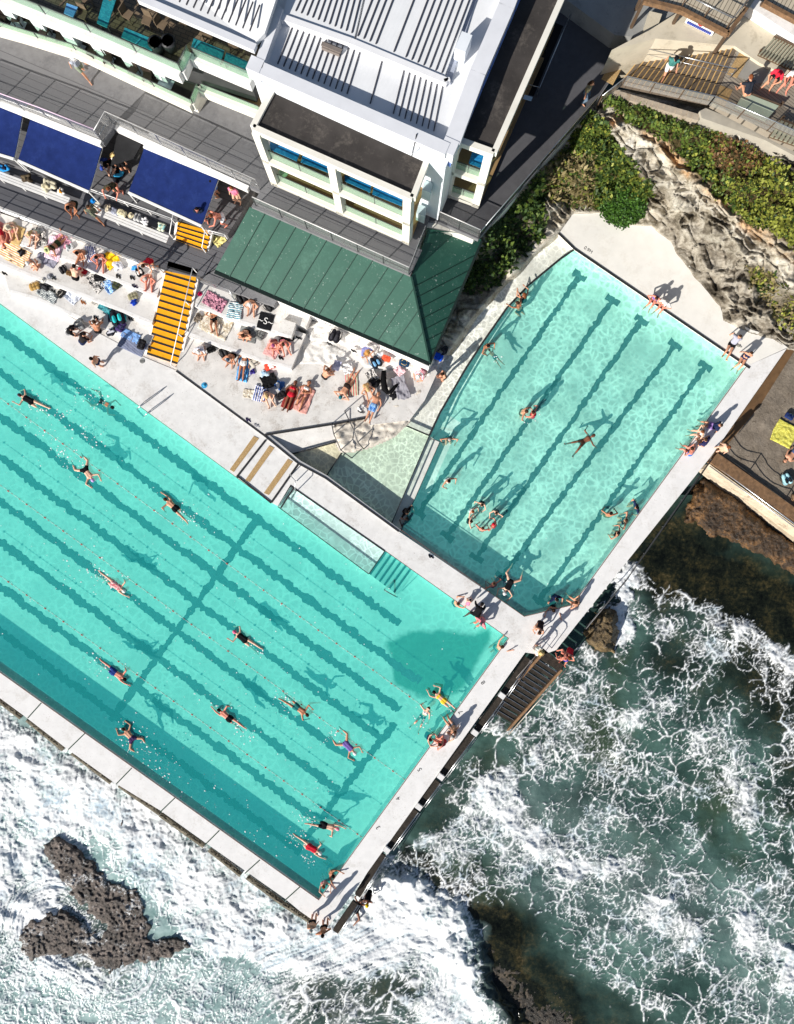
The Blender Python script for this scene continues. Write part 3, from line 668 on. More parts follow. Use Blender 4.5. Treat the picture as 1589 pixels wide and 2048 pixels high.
# right tiers beside the stairs, rocky below
block('terrace_step', [(353, 737), (372, 664), (560, 728), (640, 640), (860, 722), (875, 745), (850, 800), (820, 840), (740, 850), (735, 836), (668, 846), (530, 868)], .58, -.5, TERR)
block('terrace_step', [(376, 672), (440, 694), (520, 722), (583, 738), (612, 668), (470, 615), (392, 588)], 1.1, -.5, TERR)
block('terrace_step', [(390, 612), (480, 646), (555, 668), (566, 640), (612, 655), (625, 622), (398, 560)], 1.6, -.5, TERR)
block('terrace_step', [(555, 668), (566, 638), (592, 646), (583, 676)], 1.9, -.5, TERR)
# sloped flat behind the kerb by the ramp
q = MB(); q.slab([(530, 870, .5), (668, 848, .45), (676, 882, .12), (582, 908, .1)], 1.0); tag(q.build('terrace_ramp', TERR), kind='structure')
# dark lower deck
BOARD = mat_boards('dark_deck_boards', S(106, 106, 111), -21, .38, .05, .75, .1)
DARK = mat('dark_asphalt', S(122, 122, 125), .85, .10, 3, S(92, 92, 96), .5, .8, bmp=.3)
block('dark_deck', [(-90, 380), (0, 412), (328, 540), (400, 555), (432, 536), (470, 530), (520, 430), (420, 420), (352, 420), (-90, 240)], BD, -.5, BOARD)
block('dark_deck', [(398, 560), (430, 540), (560, 590), (548, 612)], BD + .01, -.5, DARK)
block('awning_deck', [(-90, 290), (420, 462), (455, 470), (500, 400), (520, 365), (230, 250), (-90, 150)], AD, -.5, mat_boards('awning_deck_boards', S(104, 104, 107), -21, .38, .05, .75, .1))

# ---- yellow stairs
YEL = mat('yellow_stair_paint', S(246, 176, 24), .7, .06, 3, S(190, 120, 20), .4, 1.5)
def stairs(label, tl, tr, bl, br, zt, zb, n, group, side=True):
    o = thing('yellow_stairs', label, 'stairs', P((bl[0] + br[0]) / 2, (bl[1] + br[1]) / 2, zb))
    for k in range(n):
        z = zt - (zt - zb) * k / n
        t0, t1 = k / n, (k + 1) / n
        q = MB(); A, B, C, D = P(*lerp(tl, bl, t0), z), P(*lerp(tr, br, t0), z), P(*lerp(tr, br, t1), z), P(*lerp(tl, bl, t1), z)
        top = [A, B, C, D]; q.loop_prism(top, [Vector((p.x, p.y, z - (zt - zb) / n - .25)) for p in top]); q.build('tread', YEL, o)
        q = MB(); f = .75
        m1 = [A.lerp(D, f) + Vector((0, 0, .012)), B.lerp(C, f) + Vector((0, 0, .012)), C + Vector((0, 0, .012)), D + Vector((0, 0, .012))]
        dn = (D - A).normalized() * .012
        q.loop_prism([m1[0], m1[1], m1[2] + dn, m1[3] + dn], [p - Vector((0, 0, .07)) for p in (m1[0], m1[1], m1[2] + dn, m1[3] + dn)]); q.build('nosing', BLACKL, o)
    if side:
        for a, b in ((tl, bl), (tr, br)):
            s = -1 if a is tl else 1
            q = MB(); q.slab([(a[0], a[1], zt), (b[0], b[1], zb + .05), (b[0] + 5 * s, b[1], zb + .05), (a[0] + 5 * s, a[1] + 1, zt)], .35); q.build('stair_side', WHITE, o)
    return o
st = stairs('long yellow staircase of fourteen treads from the dark deck down to the pool walkway', (337, 522), (396, 539), (294, 708), (357, 729), BD, DK, 14, None)
st2 = stairs('short yellow flight of four treads under the corner of the blue awning', (356, 444), (421, 462), (352, 479), (413, 501), AD, BD, 4, None)

# ---- railings
def railing(label, pts, z, h=1.0, m=STEEL, posts=1.6, group=None, mids=1, mesh=None, r=.03, lean=0.0, name='railing', top_m=None):
    w = [P(x, y, (zz[0] if zz else z)) for x, y, *zz in pts]
    o = thing(name, label, 'railing', w[0], 0, group)
    q = MB(); q.tube([p + Vector((0, 0, h)) for p in w], r); q.build('top_rail', top_m or m, o)
    for k in range(mids):
        q = MB(); q.tube([p + Vector((0, 0, h * (k + 1) / (mids + 1.0))) for p in w], r * .5, 6); q.build('mid_rail', m, o)
    for a, b in zip(w[:-1], w[1:]):
        n = max(1, int(round((b - a).length / posts)))
        for k in range(n + (1 if b is w[-1] else 0)):
            p = a.lerp(b, k / n); q = MB(); q.bar(p, p + Vector((0, 0, h)), .05, .05); q.build('post', m, o)
        if mesh:
            q = MB(); q.loop_prism([a + Vector((0, .0, h * .93)), b + Vector((0, 0, h * .93)), b + Vector((.012, .012, h * .93)), a + Vector((.012, .012, h * .93))], [p for p in (a + Vector((0, 0, .1)), b + Vector((0, 0, .1)), b + Vector((.012, .012, .1)), a + Vector((.012, .012, .1)))])
            q.build('mesh_panel', mesh, o)
    return o
MESH = glass_mat('wire_mesh_panel', (.90, .90, .90), alpha=.05)
RAILP = mat('pale_rail', (.72, .70, .70), .4, .05, 2, metal=.3)
railing('low grey rail along the front of the dark deck above the sunbathers on the left', [(-60, 402), (0, 424), (328, 546)], BD, .9, STEEL, 1.7, mesh=MESH)
railing('pale rail on the upper terrace left of the stair opening with a pinkish top bar', [(-60, 182), (0, 204), (100, 240), (206, 282)], TD, 1.4, STEEL, 1.7, mesh=MESH, top_m=mat('pinkish_rail', S(232, 205, 228), .4, .05, 2))
railing('pale rail on the upper terrace from the stair opening to the green roof', [(207, 285), (228, 248), (520, 380)], TD, 1.4, STEEL, 1.7, mesh=MESH, top_m=RAILP)
railing('brown posted rail along the terrace edge above the green roof', [(513, 412), (818, 549), (850, 468)], TD, 1.3, DSTEEL, 1.75, mesh=MESH, top_m=RAILP)
railing('short brown posted rail right of the tower above the narrow green roof', [(878, 441), (957, 476)], TD, 1.3, DSTEEL, 1.3, mesh=MESH, top_m=RAILP)
railing('long dark glass rail down the cliff side of the right terrace', [(957, 477), (1075, 340), (1188, 212)], TD, 1.05, DSTEEL, 1.6, mesh=glass_mat('dark_glass', (.10, .10, .11), alpha=.6), top_m=STEEL)
railing('white handrail down the right side of the long yellow staircase', [(394, 545, BD), (350, 735, DK)], 0, .95, mat('white_rail', (.8, .8, .8), .5, .03, 2), 2.2, mids=0)
railing('white handrail on the right of the short yellow flight', [(419, 468, AD), (412, 505, BD)], 0, .95, MATS['white_rail'], 1.2, mids=0)
railing('white handrail on the left of the short yellow flight', [(355, 440, AD), (348, 478, BD)], 0, .9, MATS['white_rail'], 1.2, mids=0)
railing('white rail at the front of the awning deck between the blue awnings', [(178, 384), (257, 413), (350, 446)], AD, .8, MATS['white_rail'], 1.6, mids=1)
railing('white bar rail at the awning deck corner beside the green roof', [(423, 470), (455, 478)], AD, .8, MATS['white_rail'], 1.0)
railing('grey bar rail between the yellow stairs and the shadow of the green roof', [(400, 562), (465, 588), (470, 600)], BD, .8, STEEL, 1.2)

# ---- white slatted bench on the dark deck
WSLAT = mat('white_bench_slats', (.78, .77, .76), .6, .06, 3)
def bench(label, a, b, z, n=3, h=.45, m=WSLAT, w=.14, back=False):
    o = thing('bench', label, 'bench', P(*a, z))
    A, B = P(*a, z + h), P(*b, z + h); d = (B - A).normalized(); nr = Vector((d.y, -d.x, 0))
    for k in range(n):
        q = MB(); off = nr * (k * (w + .03)); q.bar(A + off, B + off, w, .05); q.build('seat_slat', m, o)
    L_ = (B - A).length
    for k in range(int(L_ / 2) + 1):
        p = A.lerp(B, (k + .1) / (int(L_ / 2) + 1.2)); q = MB(); q.box((p + nr * w * n / 2 - Vector((0, 0, h / 2 + .03))), (.1, .4, h - .06), math.atan2(d.y, d.x)); q.build('leg', m, o)
    return o
bench('white slatted bench crowded with bags on the dark deck, left of the seated man', (-40, 330), (140, 398), BD)
bench('white slatted bench with white clothes and hats beside the short yellow flight', (186, 412), (338, 474), BD)

# ---- awnings
BLUE = mat('navy_awning_canvas', S(31, 46, 98), .95, .16, 2.2, S(44, 62, 118), .5, 1.0, spec=.05, space='World')
for q4, lab in (([(-60, 188), (46, 222), (28, 318), (-70, 288)], 'navy blue awning cut off by the left edge of the photo'), ([(63, 231), (204, 293), (178, 384), (36, 321)], 'navy blue awning above the middle of the dark deck bench'), ([(289, 295), (437, 356), (403, 452), (257, 385)], 'navy blue awning whose corner hangs over the short yellow flight')):
    zt, zb = TD - .35, TD - 1.1
    a, b, c, d = [P(*p, zt if i < 2 else zb) for i, p in enumerate(q4)]
    o = thing('awning', lab, 'awning', (a + d) / 2, 0, 'navy awnings under the upper terrace')
    mb = MB(); nx, ny = 24, 10; vs = []; fs = []
    for j in range(ny + 1):
        for i in range(nx + 1):
            p = a.lerp(b, i / nx).lerp(d.lerp(c, i / nx), j / ny); seam = .025 * abs(math.sin(math.pi * 3 * i / nx)); p = p - Vector((0, 0, .06 * math.sin(math.pi * j / ny) + seam)); vs.append(p)
    n1 = len(vs); vs += [p - Vector((0, 0, .02)) for p in vs]
    for j in range(ny):
        for i in range(nx):
            k = j * (nx + 1) + i; fs.append((k, k + nx + 1, k + nx + 2, k + 1)); fs.append((n1 + k, n1 + k + 1, n1 + k + nx + 2, n1 + k + nx + 1))
    mb.add(vs, fs, True); mb.build('canopy', BLUE, o)
    mb = MB(); mb.bar(d + Vector((0, 0, -.02)), c + Vector((0, 0, -.02)), .14, .1); mb.build('front_bar', mat('white_metal', (.8, .8, .79), .5, .03, 2), o)
    mb = MB(); mb.bar(a + Vector((0, .05, .05)), b + Vector((0, .05, .05)), .2, .18); mb.build('roller_case', MATS['white_metal'], o)
    for e, f in ((a, d), (b, c)):
        mb = MB(); mb.tube([e - Vector((0, 0, .15)), f - Vector((0, 0, .1))], .025); mb.build('arm', MATS['white_metal'], o)
        mb = MB(); g = f.copy(); mb.bar((g.x, g.y, AD if q4[0][0] else AD), f, .06); mb.build('post', MATS['white_metal'], o)

# ---- the clubhouse: one building
o_club = thing('clubhouse', 'large white pool clubhouse with balconies, flat dark terraces and pale metal roofs', 'building', P(700, 400, BD))
def part(name, mb, m, parent=o_club): return mb.build(name, m, parent)
TERRB = mat_boards('terrace_boards', S(122, 122, 125), -23, .42, .05, .7, .06, gapcol=S(84, 84, 88))
q = MB(); q.prism([(-90, 172), (0, 205), (207, 288), (232, 252), (498, 374), (520, 384), (503, 413), (821, 551), (852, 458), (858, 440), (876, 443), (957, 479), (1193, 204), (1262, 100), (1290, 60), (1130, -20), (900, -40), (300, -60), (-90, -60)], TD, TD - .35)
part('terrace_slab', q, DARK)
for pts in ([(-90, 171), (0, 204), (205, 286)], [(234, 254), (498, 376)]):   # white fascia of the terrace
    q = MB(); pts2 = [P(x, y + 3, TD - .16) for x, y in pts]
    for a, b in zip(pts2[:-1], pts2[1:]): q.bar(a, b, .28, .42)
    part('fascia', q, WHITE)
q = MB(); q.slab([(x, y, TD + .006) for x, y in ((-90, 84), (0, 100), (280, 218), (500, 300), (525, 330), (499, 373), (236, 255), (207, 284), (0, 202), (-90, 170))], .004); part('terrace_boards', q, TERRB)
q = MB(); q.slab([(x, y, TD + .006) for x, y in ((520, 384), (545, 368), (845, 500), (822, 549), (504, 412))], .004); part('terrace_boards', q, TERRB)
q = MB(); q.slab([(x, y, TD + .006) for x, y in ((858, 441), (876, 442), (957, 477), (1192, 203), (1260, 100), (1288, 60), (1130, -20), (1000, -40), (940, 150))], .004); part('dark_paving', q, mat('dark_paving', S(84, 84, 88), .85, .08, 3, S(70, 70, 74), .5, .8, bmp=.2))
# body under terrace and green roof
q = MB(); q.prism([(-90, 110), (200, 210), (480, 318), (540, 400), (600, 440), (820, 540), (853, 450), (950, 470), (1190, 200), (1100, -40), (-90, -60)], TD - .36, -1.0, TD)
part('lower_wall', q, CREAM)
q = MB(); q.prism([(560, 600), (648, 626), (858, 712), (868, 690), (940, 480), (700, 420), (500, 420), (470, 530)], 3.4, -1.0, 3.4)
part('lower_wall', q, WHITE)
q = MB(); q.prism([(470, 555), (640, 620), (858, 735), (868, 716), (640, 605), (470, 535)], 2.6, -1, 2.6); part('white_ledge', q, WHITE)
# green roof
GREEN = mat('green_roof_sheet', S(44, 88, 75), .55, .06, 1.2, S(70, 112, 98), .6, .7, spec=.3, speck=(.45, .52, .48), speck_amt=.8, sscale=7.0)
GRD = mat('green_roof_seam', S(30, 62, 54), .6, .1, 2)
eL, eC, eR, tR, tL0, tC, tR0 = (430, 541, 3.55), (860, 726, 3.55), (964, 479, 4.6), None, (500, 414, 5.35), (823, 553, 5.35), (857, 458, 5.35)
q = MB(); q.slab([eL, eC, tC, tL0], .12); part('roof', q, GREEN)
q = MB(); q.slab([eC, (964, 480, 3.9), (948, 470, 5.2), tR0, tC], .12); part('roof', q, GREEN)
def on_main(t, s): return P(*lerp(lerp(eL, eC, t), lerp(tL0, tC, t), s))
for k in range(1, 14):
    q = MB(); x = k / 14.5
    a = P(*lerp(eL, eC, x)); bx = x * 1.02
    dirv = P(*tL0) - P(*eL)
    s = 1.0
    top = a + dirv
    # clip at the hip
    hx0, hx1 = P(*eC), P(*tC)
    b_ = top
    def cross(p): return (hx1.x - hx0.x) * (p.y - hx0.y) - (hx1.y - hx0.y) * (p.x - hx0.x)
    ca, cb = cross(a), cross(top)
    if ca * cb < 0: b_ = a.lerp(top, ca / (ca - cb))
    q.bar(a + Vector((0, 0, .03)), b_ + Vector((0, 0, .03)), .045, .05); part('roof_seam', q, GRD)
for k in range(1, 8):
    q = MB(); x = k / 8.0
    a = P(*lerp(eC, tC, x)) ; b = P(*lerp(eC, (964, 480, 3.9), x))
    q.bar(a + Vector((0, 0, .03)), b + Vector((0, 0, .03)), .04, .05); part('roof_seam', q, GRD)
for a, b, w in ((eL, eC, .2), (eC, (964, 480, 3.9), .14)):
    q = MB(); q.bar(P(*a) - Vector((0, .08, .04)), P(*b) - Vector((0, .08, .04)), w, .16); part('gutter', q, mat('dark_green_gutter', S(26, 38, 36), .5, .15, 2))
q = MB(); q.bar(P(*eC) + Vector((0, 0, .04)), P(*tC) + Vector((0, 0, .04)), .1, .08); part('hip_cap', q, GRD)
# stair opening in the terrace
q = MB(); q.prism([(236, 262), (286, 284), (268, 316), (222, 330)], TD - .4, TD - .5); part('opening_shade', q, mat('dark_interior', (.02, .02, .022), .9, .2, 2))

# ---- tower
TZ = 13.0
tower = [(504, 145), (893, 322), (1045, -40), (560, -120), (542, 20)]
q = MB(); q.prism([(504, 146), (893, 324), (1045, -40), (700, -150), (548, 20)], TZ - .62, 4.2, TZ); part('tower_wall', q, BLUEW)
CORR = None
def mat_corr(name, col, ang, pitch):
    m, t, b, N, L = nodes(name); v = coord(N, 'World'); mp = N.new('ShaderNodeMapping'); mp.inputs['Rotation'].default_value = (0, 0, -R(ang)); L.new(v, mp.inputs[0])
    sp = N.new('ShaderNodeSeparateXYZ'); L.new(mp.outputs[0], sp.inputs[0])
    n = noise(N, L, v, 1.5, 5)
    L.new(ramp(N, L, n, [(.3, tuple(x * .94 for x in col)), (.7, col)]), b.inputs['Base Color']); b.inputs['Roughness'].default_value = .45
    fr = math_(N, L, 'FRACT', math_(N, L, 'DIVIDE', sp.outputs[1], pitch)); h = math_(N, L, 'ABSOLUTE', math_(N, L, 'SUBTRACT', fr, .5))
    bump(N, L, b, h, .12, .03); return m
ROOFM = mat_corr('pale_metal_roof', (.80, .81, .83), 64, .22)
RZ = TZ - .45
q = MB(); q.prism([(535, 130), (895, 290), (1030, -10), (1000, -60), (560, -60), (545, 60)], RZ, RZ - .3, RZ); part('roof', q, ROOFM)
# parapet of the tower roof
def parapet(pts, z, h, w, m=BLUEW, name='parapet'):
    q = MB()
    for a, b in zip(pts[:-1], pts[1:]): q.bar(P(*a, z + h / 2), P(*b, z + h / 2), w, h)
    return part(name, q, m)
CAP = mat('parapet_cap', (.70, .71, .75), .5, .04, 1.5)
parapet([(515, 138), (895, 303)], RZ, .55, .62, CAP)
parapet([(518, 140), (560, 22)], RZ, .55, .45, CAP)
parapet([(904, 288), (955, 150), (1012, 18), (1030, -30)], RZ, .5, .8, CAP)
parapet([(560, 36), (702, 86), (895, 166), (893, 160)], RZ, .38, .3, mat('white_ridge_cap', (.78, .78, .8), .5, .03, 2), 'roof_step')
q = MB(); q.slab([(566, 30, RZ + .28), (708, 80, RZ + .28), (735, -40, RZ + .28), (585, -40, RZ + .28)], .25); part('roof', q, ROOFM)
q = MB(); q.slab([(712, 82, RZ + .3), (888, 156, RZ + .3), (960, -40, RZ + .3), (740, -40, RZ + .3)], .25); part('roof', q, ROOFM)
q = MB(); q.box(P(514, 139, RZ + .12) , (.7, .7, .9), R(-24)); part('parapet_corner', q, CAP); q = MB(); q.box(P(898, 300, RZ + .1), (.75, .75, .85), R(-24)); part('parapet_corner', q, CAP)
# standing seams
SEAM = mat('dark_roof_seam', S(70, 70, 78), .6, .1, 2)
def seams(a0, a1, b0, b1, n, z, skip=()):
    for k in range(n):
        if k in skip: continue
        t = k / (n - 1); q = MB(); q.bar(P(*lerp(a0, a1, t), z), P(*lerp(b0, b1, t), z), .055, .07); part('roof_seam', q, SEAM)
seams((556, 128), (868, 262), (592, 38), (887, 166), 28, RZ + .02, (13, 14, 15, 17, 18, 19))
seams((592, 22), (704, 66), (620, -40), (728, -30), 11, RZ + .3)
seams((716, 72), (884, 146), (760, -40), (950, -30), 15, RZ + .33, (4, 5, 7))
# downpipe box, cowl, vent on the roof
q = MB(); c = P(926, 96, RZ + .5); q.box(c, (.55, .9, 1.0), R(-22)); part('roof_box', q, BLUEW)
q = MB(); c = P(664, 98, RZ + .15); q.box(c, (.95, .34, .2), R(-22)); q.box(c + Vector((0, 0, .13)), (1.05, .2, .06), R(-22)); part('skylight_vent', q, mat('brown_vent', S(128, 118, 112), .8, .1, 4))
q = MB(); q.tube([P(834, 268, RZ + .58), P(826, 305, RZ + .4), P(824, 312, RZ - .6)], .03); part('conduit', q, DSTEEL)
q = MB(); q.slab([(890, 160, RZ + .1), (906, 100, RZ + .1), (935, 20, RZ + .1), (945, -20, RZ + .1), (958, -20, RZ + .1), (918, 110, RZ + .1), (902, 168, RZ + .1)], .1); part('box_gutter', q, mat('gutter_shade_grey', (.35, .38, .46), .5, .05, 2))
q = MB()
for k in range(9):
    t = k / 9.0; a = P(*lerp((893, 330), (1040, -20), t), TZ - .9); b = P(*lerp((893, 330), (1040, -20), t + .1), TZ - .9); q.bar(a + Vector((.12, 0, 0)), b + Vector((.12, 0, 0)), .2, .3)
part('eave_trim', q, mat('blue_trim', S(120, 150, 215), .6, .1, 2))

# ---- glazed balcony frames
TEALT = None
def mat_tiles(name, c1, c2, scale, ang=-22, mortar=(.05, .12, .14)):
    m, t, b, N, L = nodes(name); v = coord(N, 'World'); br = N.new('ShaderNodeTexBrick'); br.inputs['Scale'].default_value = scale
    br.inputs['Color1'].default_value = (*c1, 1); br.inputs['Color2'].default_value = (*c2, 1); br.inputs['Mortar'].default_value = (*mortar, 1); br.inputs['Mortar Size'].default_value = .02; br.inputs['Bias'].default_value = 0
    mp = N.new('ShaderNodeMapping'); mp.inputs['Rotation'].default_value = (0, 0, -R(ang)); L.new(v, mp.inputs[0]); L.new(mp.outputs[0], br.inputs['Vector'])
    L.new(br.outputs[0], b.inputs['Base Color']); b.inputs['Roughness'].default_value = .35; MATS[name] = m; return m
TEAL = mat_tiles('teal_mosaic', S(40, 160, 170), S(12, 120, 138), 5.0, -22)
SKYB = mat_tiles('sky_blue_tiles', S(55, 160, 220), S(30, 130, 200), 4.0, -22, S(20, 80, 130))
TILEF = mat_tiles('brown_floor_tiles', S(128, 112, 92), S(112, 96, 78), 1.2, -22, S(70, 60, 50))
BROWNF = mat('brown_balcony_floor', S(150, 122, 84), .8, .1, 2)
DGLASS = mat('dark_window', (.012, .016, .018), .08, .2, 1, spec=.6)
GGLASS = glass_mat('green_glass', (.74, .88, .78), alpha=.14)
ROOFB = mat('black_bitumen_roof', S(62, 58, 56), .9, .3, .9, S(112, 105, 98), .55, .7, bmp=.3)
FZ = 12.0; FB = 6.2
def wpt(p, z): return Vector((p.x, p.y, z))
fl, fr_, bl_, br_ = P(507, 255, FZ), P(854, 398, FZ), P(545, 183, FZ), P(854, 322, FZ)
fr_ = P(826, 397, FZ)
def frame_balcony(fl, fr_, br_, bl_, zt, zb, cols, tag_floor):
    """a box of balconies open to the front: roof, posts, floors, glass"""
    d = (fr_ - fl); L_ = d.length; d.normalize(); nrm = Vector((d.y, -d.x, 0))
    if nrm.y > 0: nrm = -nrm
    q = MB(); q.loop_prism([wpt(p, zt) for p in (fl, fr_, br_, bl_)], [wpt(p, zt - .35) for p in (fl, fr_, br_, bl_)]); part('frame_roof', q, ROOFB)
    for a, b in ((fl, fr_), (fl, bl_), (fr_, br_)):
        q = MB(); q.bar(wpt(a, zt - .05), wpt(b, zt - .05), .3, .42); part('frame_edge', q, CREAM)
    mid = (zt + zb) / 2 - .1
    for z in (mid, zb):
        q = MB(); q.loop_prism([wpt(p, z) for p in (fl, fr_, br_, bl_)], [wpt(p, z - .28) for p in (fl, fr_, br_, bl_)]); part('balcony_floor', q, BROWNF)
        q = MB(); q.bar(wpt(fl, z - .02) , wpt(fr_, z - .02), .5, .36); part('frame_edge', q, CREAM)
        for k in range(cols):
            a = fl + d * (L_ * k / cols + .3) ; b = fl + d * (L_ * (k + 1) / cols - .3)
            q = MB(); q.loop_prism([wpt(a, z + 1.0), wpt(b, z + 1.0), wpt(b, z + 1.0) - nrm * .03, wpt(a, z + 1.0) - nrm * .03], [wpt(a, z + .16), wpt(b, z + .16), wpt(b, z + .16) - nrm * .03, wpt(a, z + .16) - nrm * .03]); part('glass_panel', q, GGLASS)
            q = MB(); q.bar(wpt(a, z + 1.01), wpt(b, z + 1.01), .035); part('glass_rail', q, DSTEEL)
            c = a.lerp(b, .5); q = MB(); q.bar(wpt(c, z + .1), wpt(c, z + 1.02), .03); part('glass_post', q, DSTEEL)
    # white spandrel on the slab edges, posts
    for k in range(cols + 1):
        p = fl + d * (L_ * k / cols); p = p + d * (.22 if k == 0 else (-.22 if k == cols else 0))
        q = MB(); q.box((p.x, p.y, (zt + zb) / 2 - .16), (.44, .5, zt - zb + .2), math.atan2(d.y, d.x)); part('frame_post', q, CREAM)
    # back wall
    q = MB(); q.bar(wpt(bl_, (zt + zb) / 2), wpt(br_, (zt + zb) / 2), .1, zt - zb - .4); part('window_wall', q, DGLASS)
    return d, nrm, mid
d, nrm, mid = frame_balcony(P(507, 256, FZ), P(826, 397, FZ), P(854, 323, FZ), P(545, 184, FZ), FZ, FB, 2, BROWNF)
def table(label, px4, z, m, h=.74, group='blue tiled tables on the balconies', parent=None):
    o = thing('table', label, 'table', P(sum(p[0] for p in px4) / 4, sum(p[1] for p in px4) / 4, z), 0, group)
    q = MB(); q.prism(px4, z + h, z + h - .06); q.build('tabletop', m, o)
    for p in px4:
        c = lerp(p, (sum(p[0] for p in px4) / 4, sum(p[1] for p in px4) / 4), .12); w = P(*c, z + h - .06)
        q = MB(); q.bar((w.x, w.y, z), w, .06); q.build('leg', DSTEEL, o)
    return o
table('sky blue tiled table at the left end of the upper balcony in the glazed frame', [(541, 283), (600, 306), (594, 322), (539, 298)], mid, SKYB)
table('second sky blue tiled table in the glazed frame just left of its centre post', [(606, 309), (657, 329), (657, 345), (602, 324)], mid, SKYB)
table('sky blue tiled table just right of the centre post in the glazed frame', [(690, 350), (743, 371), (741, 385), (690, 362)], mid, SKYB)
table('sky blue tiled table at the right end of the upper balcony in the glazed frame', [(748, 373), (806, 398), (804, 412), (745, 388)], mid, SKYB)
o = thing('round_stool', 'round green stool in the lower left balcony of the glazed frame', 'stool', P(568, 345, FB))
q = MB(); c = P(568, 345, FB + .5); q.disc(c, .28, .06); q.build('seat', mat('green_stool', S(150, 190, 150), .6, .05, 3), o)
q = MB(); q.tube([P(568, 345, FB), c], .05); q.build('leg', DSTEEL, o)
# right hand frame beside the tower
d2, n2, mid2 = frame_balcony(P(905, 277, 12.0), P(988, 307, 12.0), P(1136, -30, 12.0), P(1036, -60, 12.0), 12.0, 5.9, 1, BROWNF)
table('stack of sky blue tiles tables in the narrow balcony right of the tower', [(945, 303), (970, 312), (962, 336), (938, 326)], mid2, SKYB)
# little glass bays on the facade right of the frame
for (x, y, z) in ((858, 372, 10.2), (846, 420, 7.2)):
    q = MB(); q.slab([(x - 8, y - 12, z), (x + 8, y - 6, z), (x + 4, y + 14, z), (x - 13, y + 6, z)], 1.0); part('window_bay', q, mat('pale_bay_glass', (.55, .68, .70), .15, .05, 1))

# ---- left wing: two balcony storeys and a pale roof behind
LW, UW = 8.4, 10.9
def band(pts, z, w, h, m, name):
    q = MB()
    for a, b in zip(pts[:-1], pts[1:]): q.bar(P(*a, z), P(*b, z), w, h)
    part(name, q, m)
q = MB(); q.prism([(-90, 28), (0, 52), (150, 100), (390, 208), (402, 176), (525, 222), (540, 60), (300, -60), (-90, -90)], LW, LW - .3); part('balcony_floor', q, mat('shade_dark_balcony_floor', S(66, 60, 56), .8, .15, 2))  # floor colour darkened to stand for the shade on this balcony
q = MB(); q.prism([(-90, -39), (0, -5), (372, 147), (384, 107), (505, 156), (520, 40), (300, -70), (-90, -120)], UW, UW - .35); part('balcony_floor', q, TILEF)
LB = [(-60, 38), (0, 56), (150, 103), (386, 214)]
band(LB, LW + .0, .42, .62, CREAM, 'balcony_edge'); band([(386, 214), (398, 178)], LW, .3, .55, CREAM, 'balcony_edge'); band([(402, 180), (520, 228)], LW, .42, .62, CREAM, 'balcony_edge')
UB = [(-60, -31), (0, -1), (180, 71), (366, 151)]
band(UB, UW - .05, .5, .75, WHITE, 'balcony_edge'); band([(366, 151), (382, 112)], UW - .05, .35, .7, WHITE, 'balcony_edge'); band([(388, 118), (506, 168)], UW - .05, .45, .7, WHITE, 'balcony_edge')
def glassrun(pts, z, h, step=2.0):
    for a, b in zip(pts[:-1], pts[1:]):
        A, B = P(*a, z), P(*b, z); n = max(1, int((B - A).length / step)); dd = (B - A).normalized(); nn = Vector((-dd.y, dd.x, 0)) * .02
        for k in range(n):
            p, r_ = A.lerp(B, k / n + .01), A.lerp(B, (k + 1) / n - .01)
            q = MB(); q.loop_prism([p + Vector((0, 0, h)), r_ + Vector((0, 0, h)), r_ + nn + Vector((0, 0, h)), p + nn + Vector((0, 0, h))], [p, r_, r_ + nn, p + nn]); part('glass_panel', q, GGLASS)
            q = MB(); q.bar(p + Vector((0, 0, h)), p, .04); part('glass_post', q, DSTEEL)
        q = MB(); q.bar(A + Vector((0, 0, h + .02)), B + Vector((0, 0, h + .02)), .035); part('glass_rail', q, DSTEEL)
glassrun([(-60, 34), (0, 53), (150, 99), (385, 209)], LW + .3, .5); glassrun([(403, 176), (520, 222)], LW + .3, .5); glassrun([(386, 207), (398, 176)], LW + .3, .5)
glassrun([(-60, -39), (0, -8), (180, 64), (364, 144)], UW + .3, .75); glassrun([(389, 112), (506, 161)], UW + .3, .75); glassrun([(364, 144), (382, 108)], UW + .3, .75)
# ground floor and first floor walls of the wing, with windows
q = MB(); q.prism([(-90, 0), (0, 25), (150, 72), (372, 172), (392, 140), (520, 185), (560, 60), (300, -60), (-90, -120)], LW - .31, TD, LW); part('wing_wall', q, CREAM)
q = MB(); q.slab([(404, 172, LW + .01), (522, 218, LW + .01), (530, 180, LW + .01), (412, 140, LW + .01)], .006); part('tiled_floor', q, BROWNF)
WW = [(0, 26), (374, 174)]
q = MB(); q.prism([(-90, -14), (0, 16), (372, 164), (515, 205), (560, 60), (300, -60), (-90, -120)], UW - .36, LW + .002, LW); part('wing_wall', q, mat('painted_recess_shade', (.05, .05, .052), .6, .2, 1))  # wall coloured near black to stand for the shade of the recess
for k in range(7):      # pale panels between the dark openings of the lower balcony
    t = k / 6.3 - .09; a, b = lerp((0, 16), (372, 164), t), lerp((0, 16), (372, 164), t + .062)
    A, B = P(*a, LW), P(*b, LW); q = MB(); n_ = Vector((-.18, -.42, 0)); q.loop_prism([wpt(A, UW - .4), wpt(B, UW - .4), wpt(B + n_, UW - .4), wpt(A + n_, UW - .4)], [wpt(A, LW), wpt(B, LW), wpt(B + n_, LW), wpt(A + n_, LW)]); part('pale_panel', q, BLUEW)
    q = MB(); q.slab([(a[0] + 2, a[1] + 8, LW + .02), (b[0] + 6, b[1] + 10, LW + .02), (b[0] - 2, b[1] + 27, LW + .02), (a[0] - 6, a[1] + 25, LW + .02)], .015); part('pale_floor_panel', q, mat('pale_blue_floor', S(196, 210, 218), .6, .05, 2))
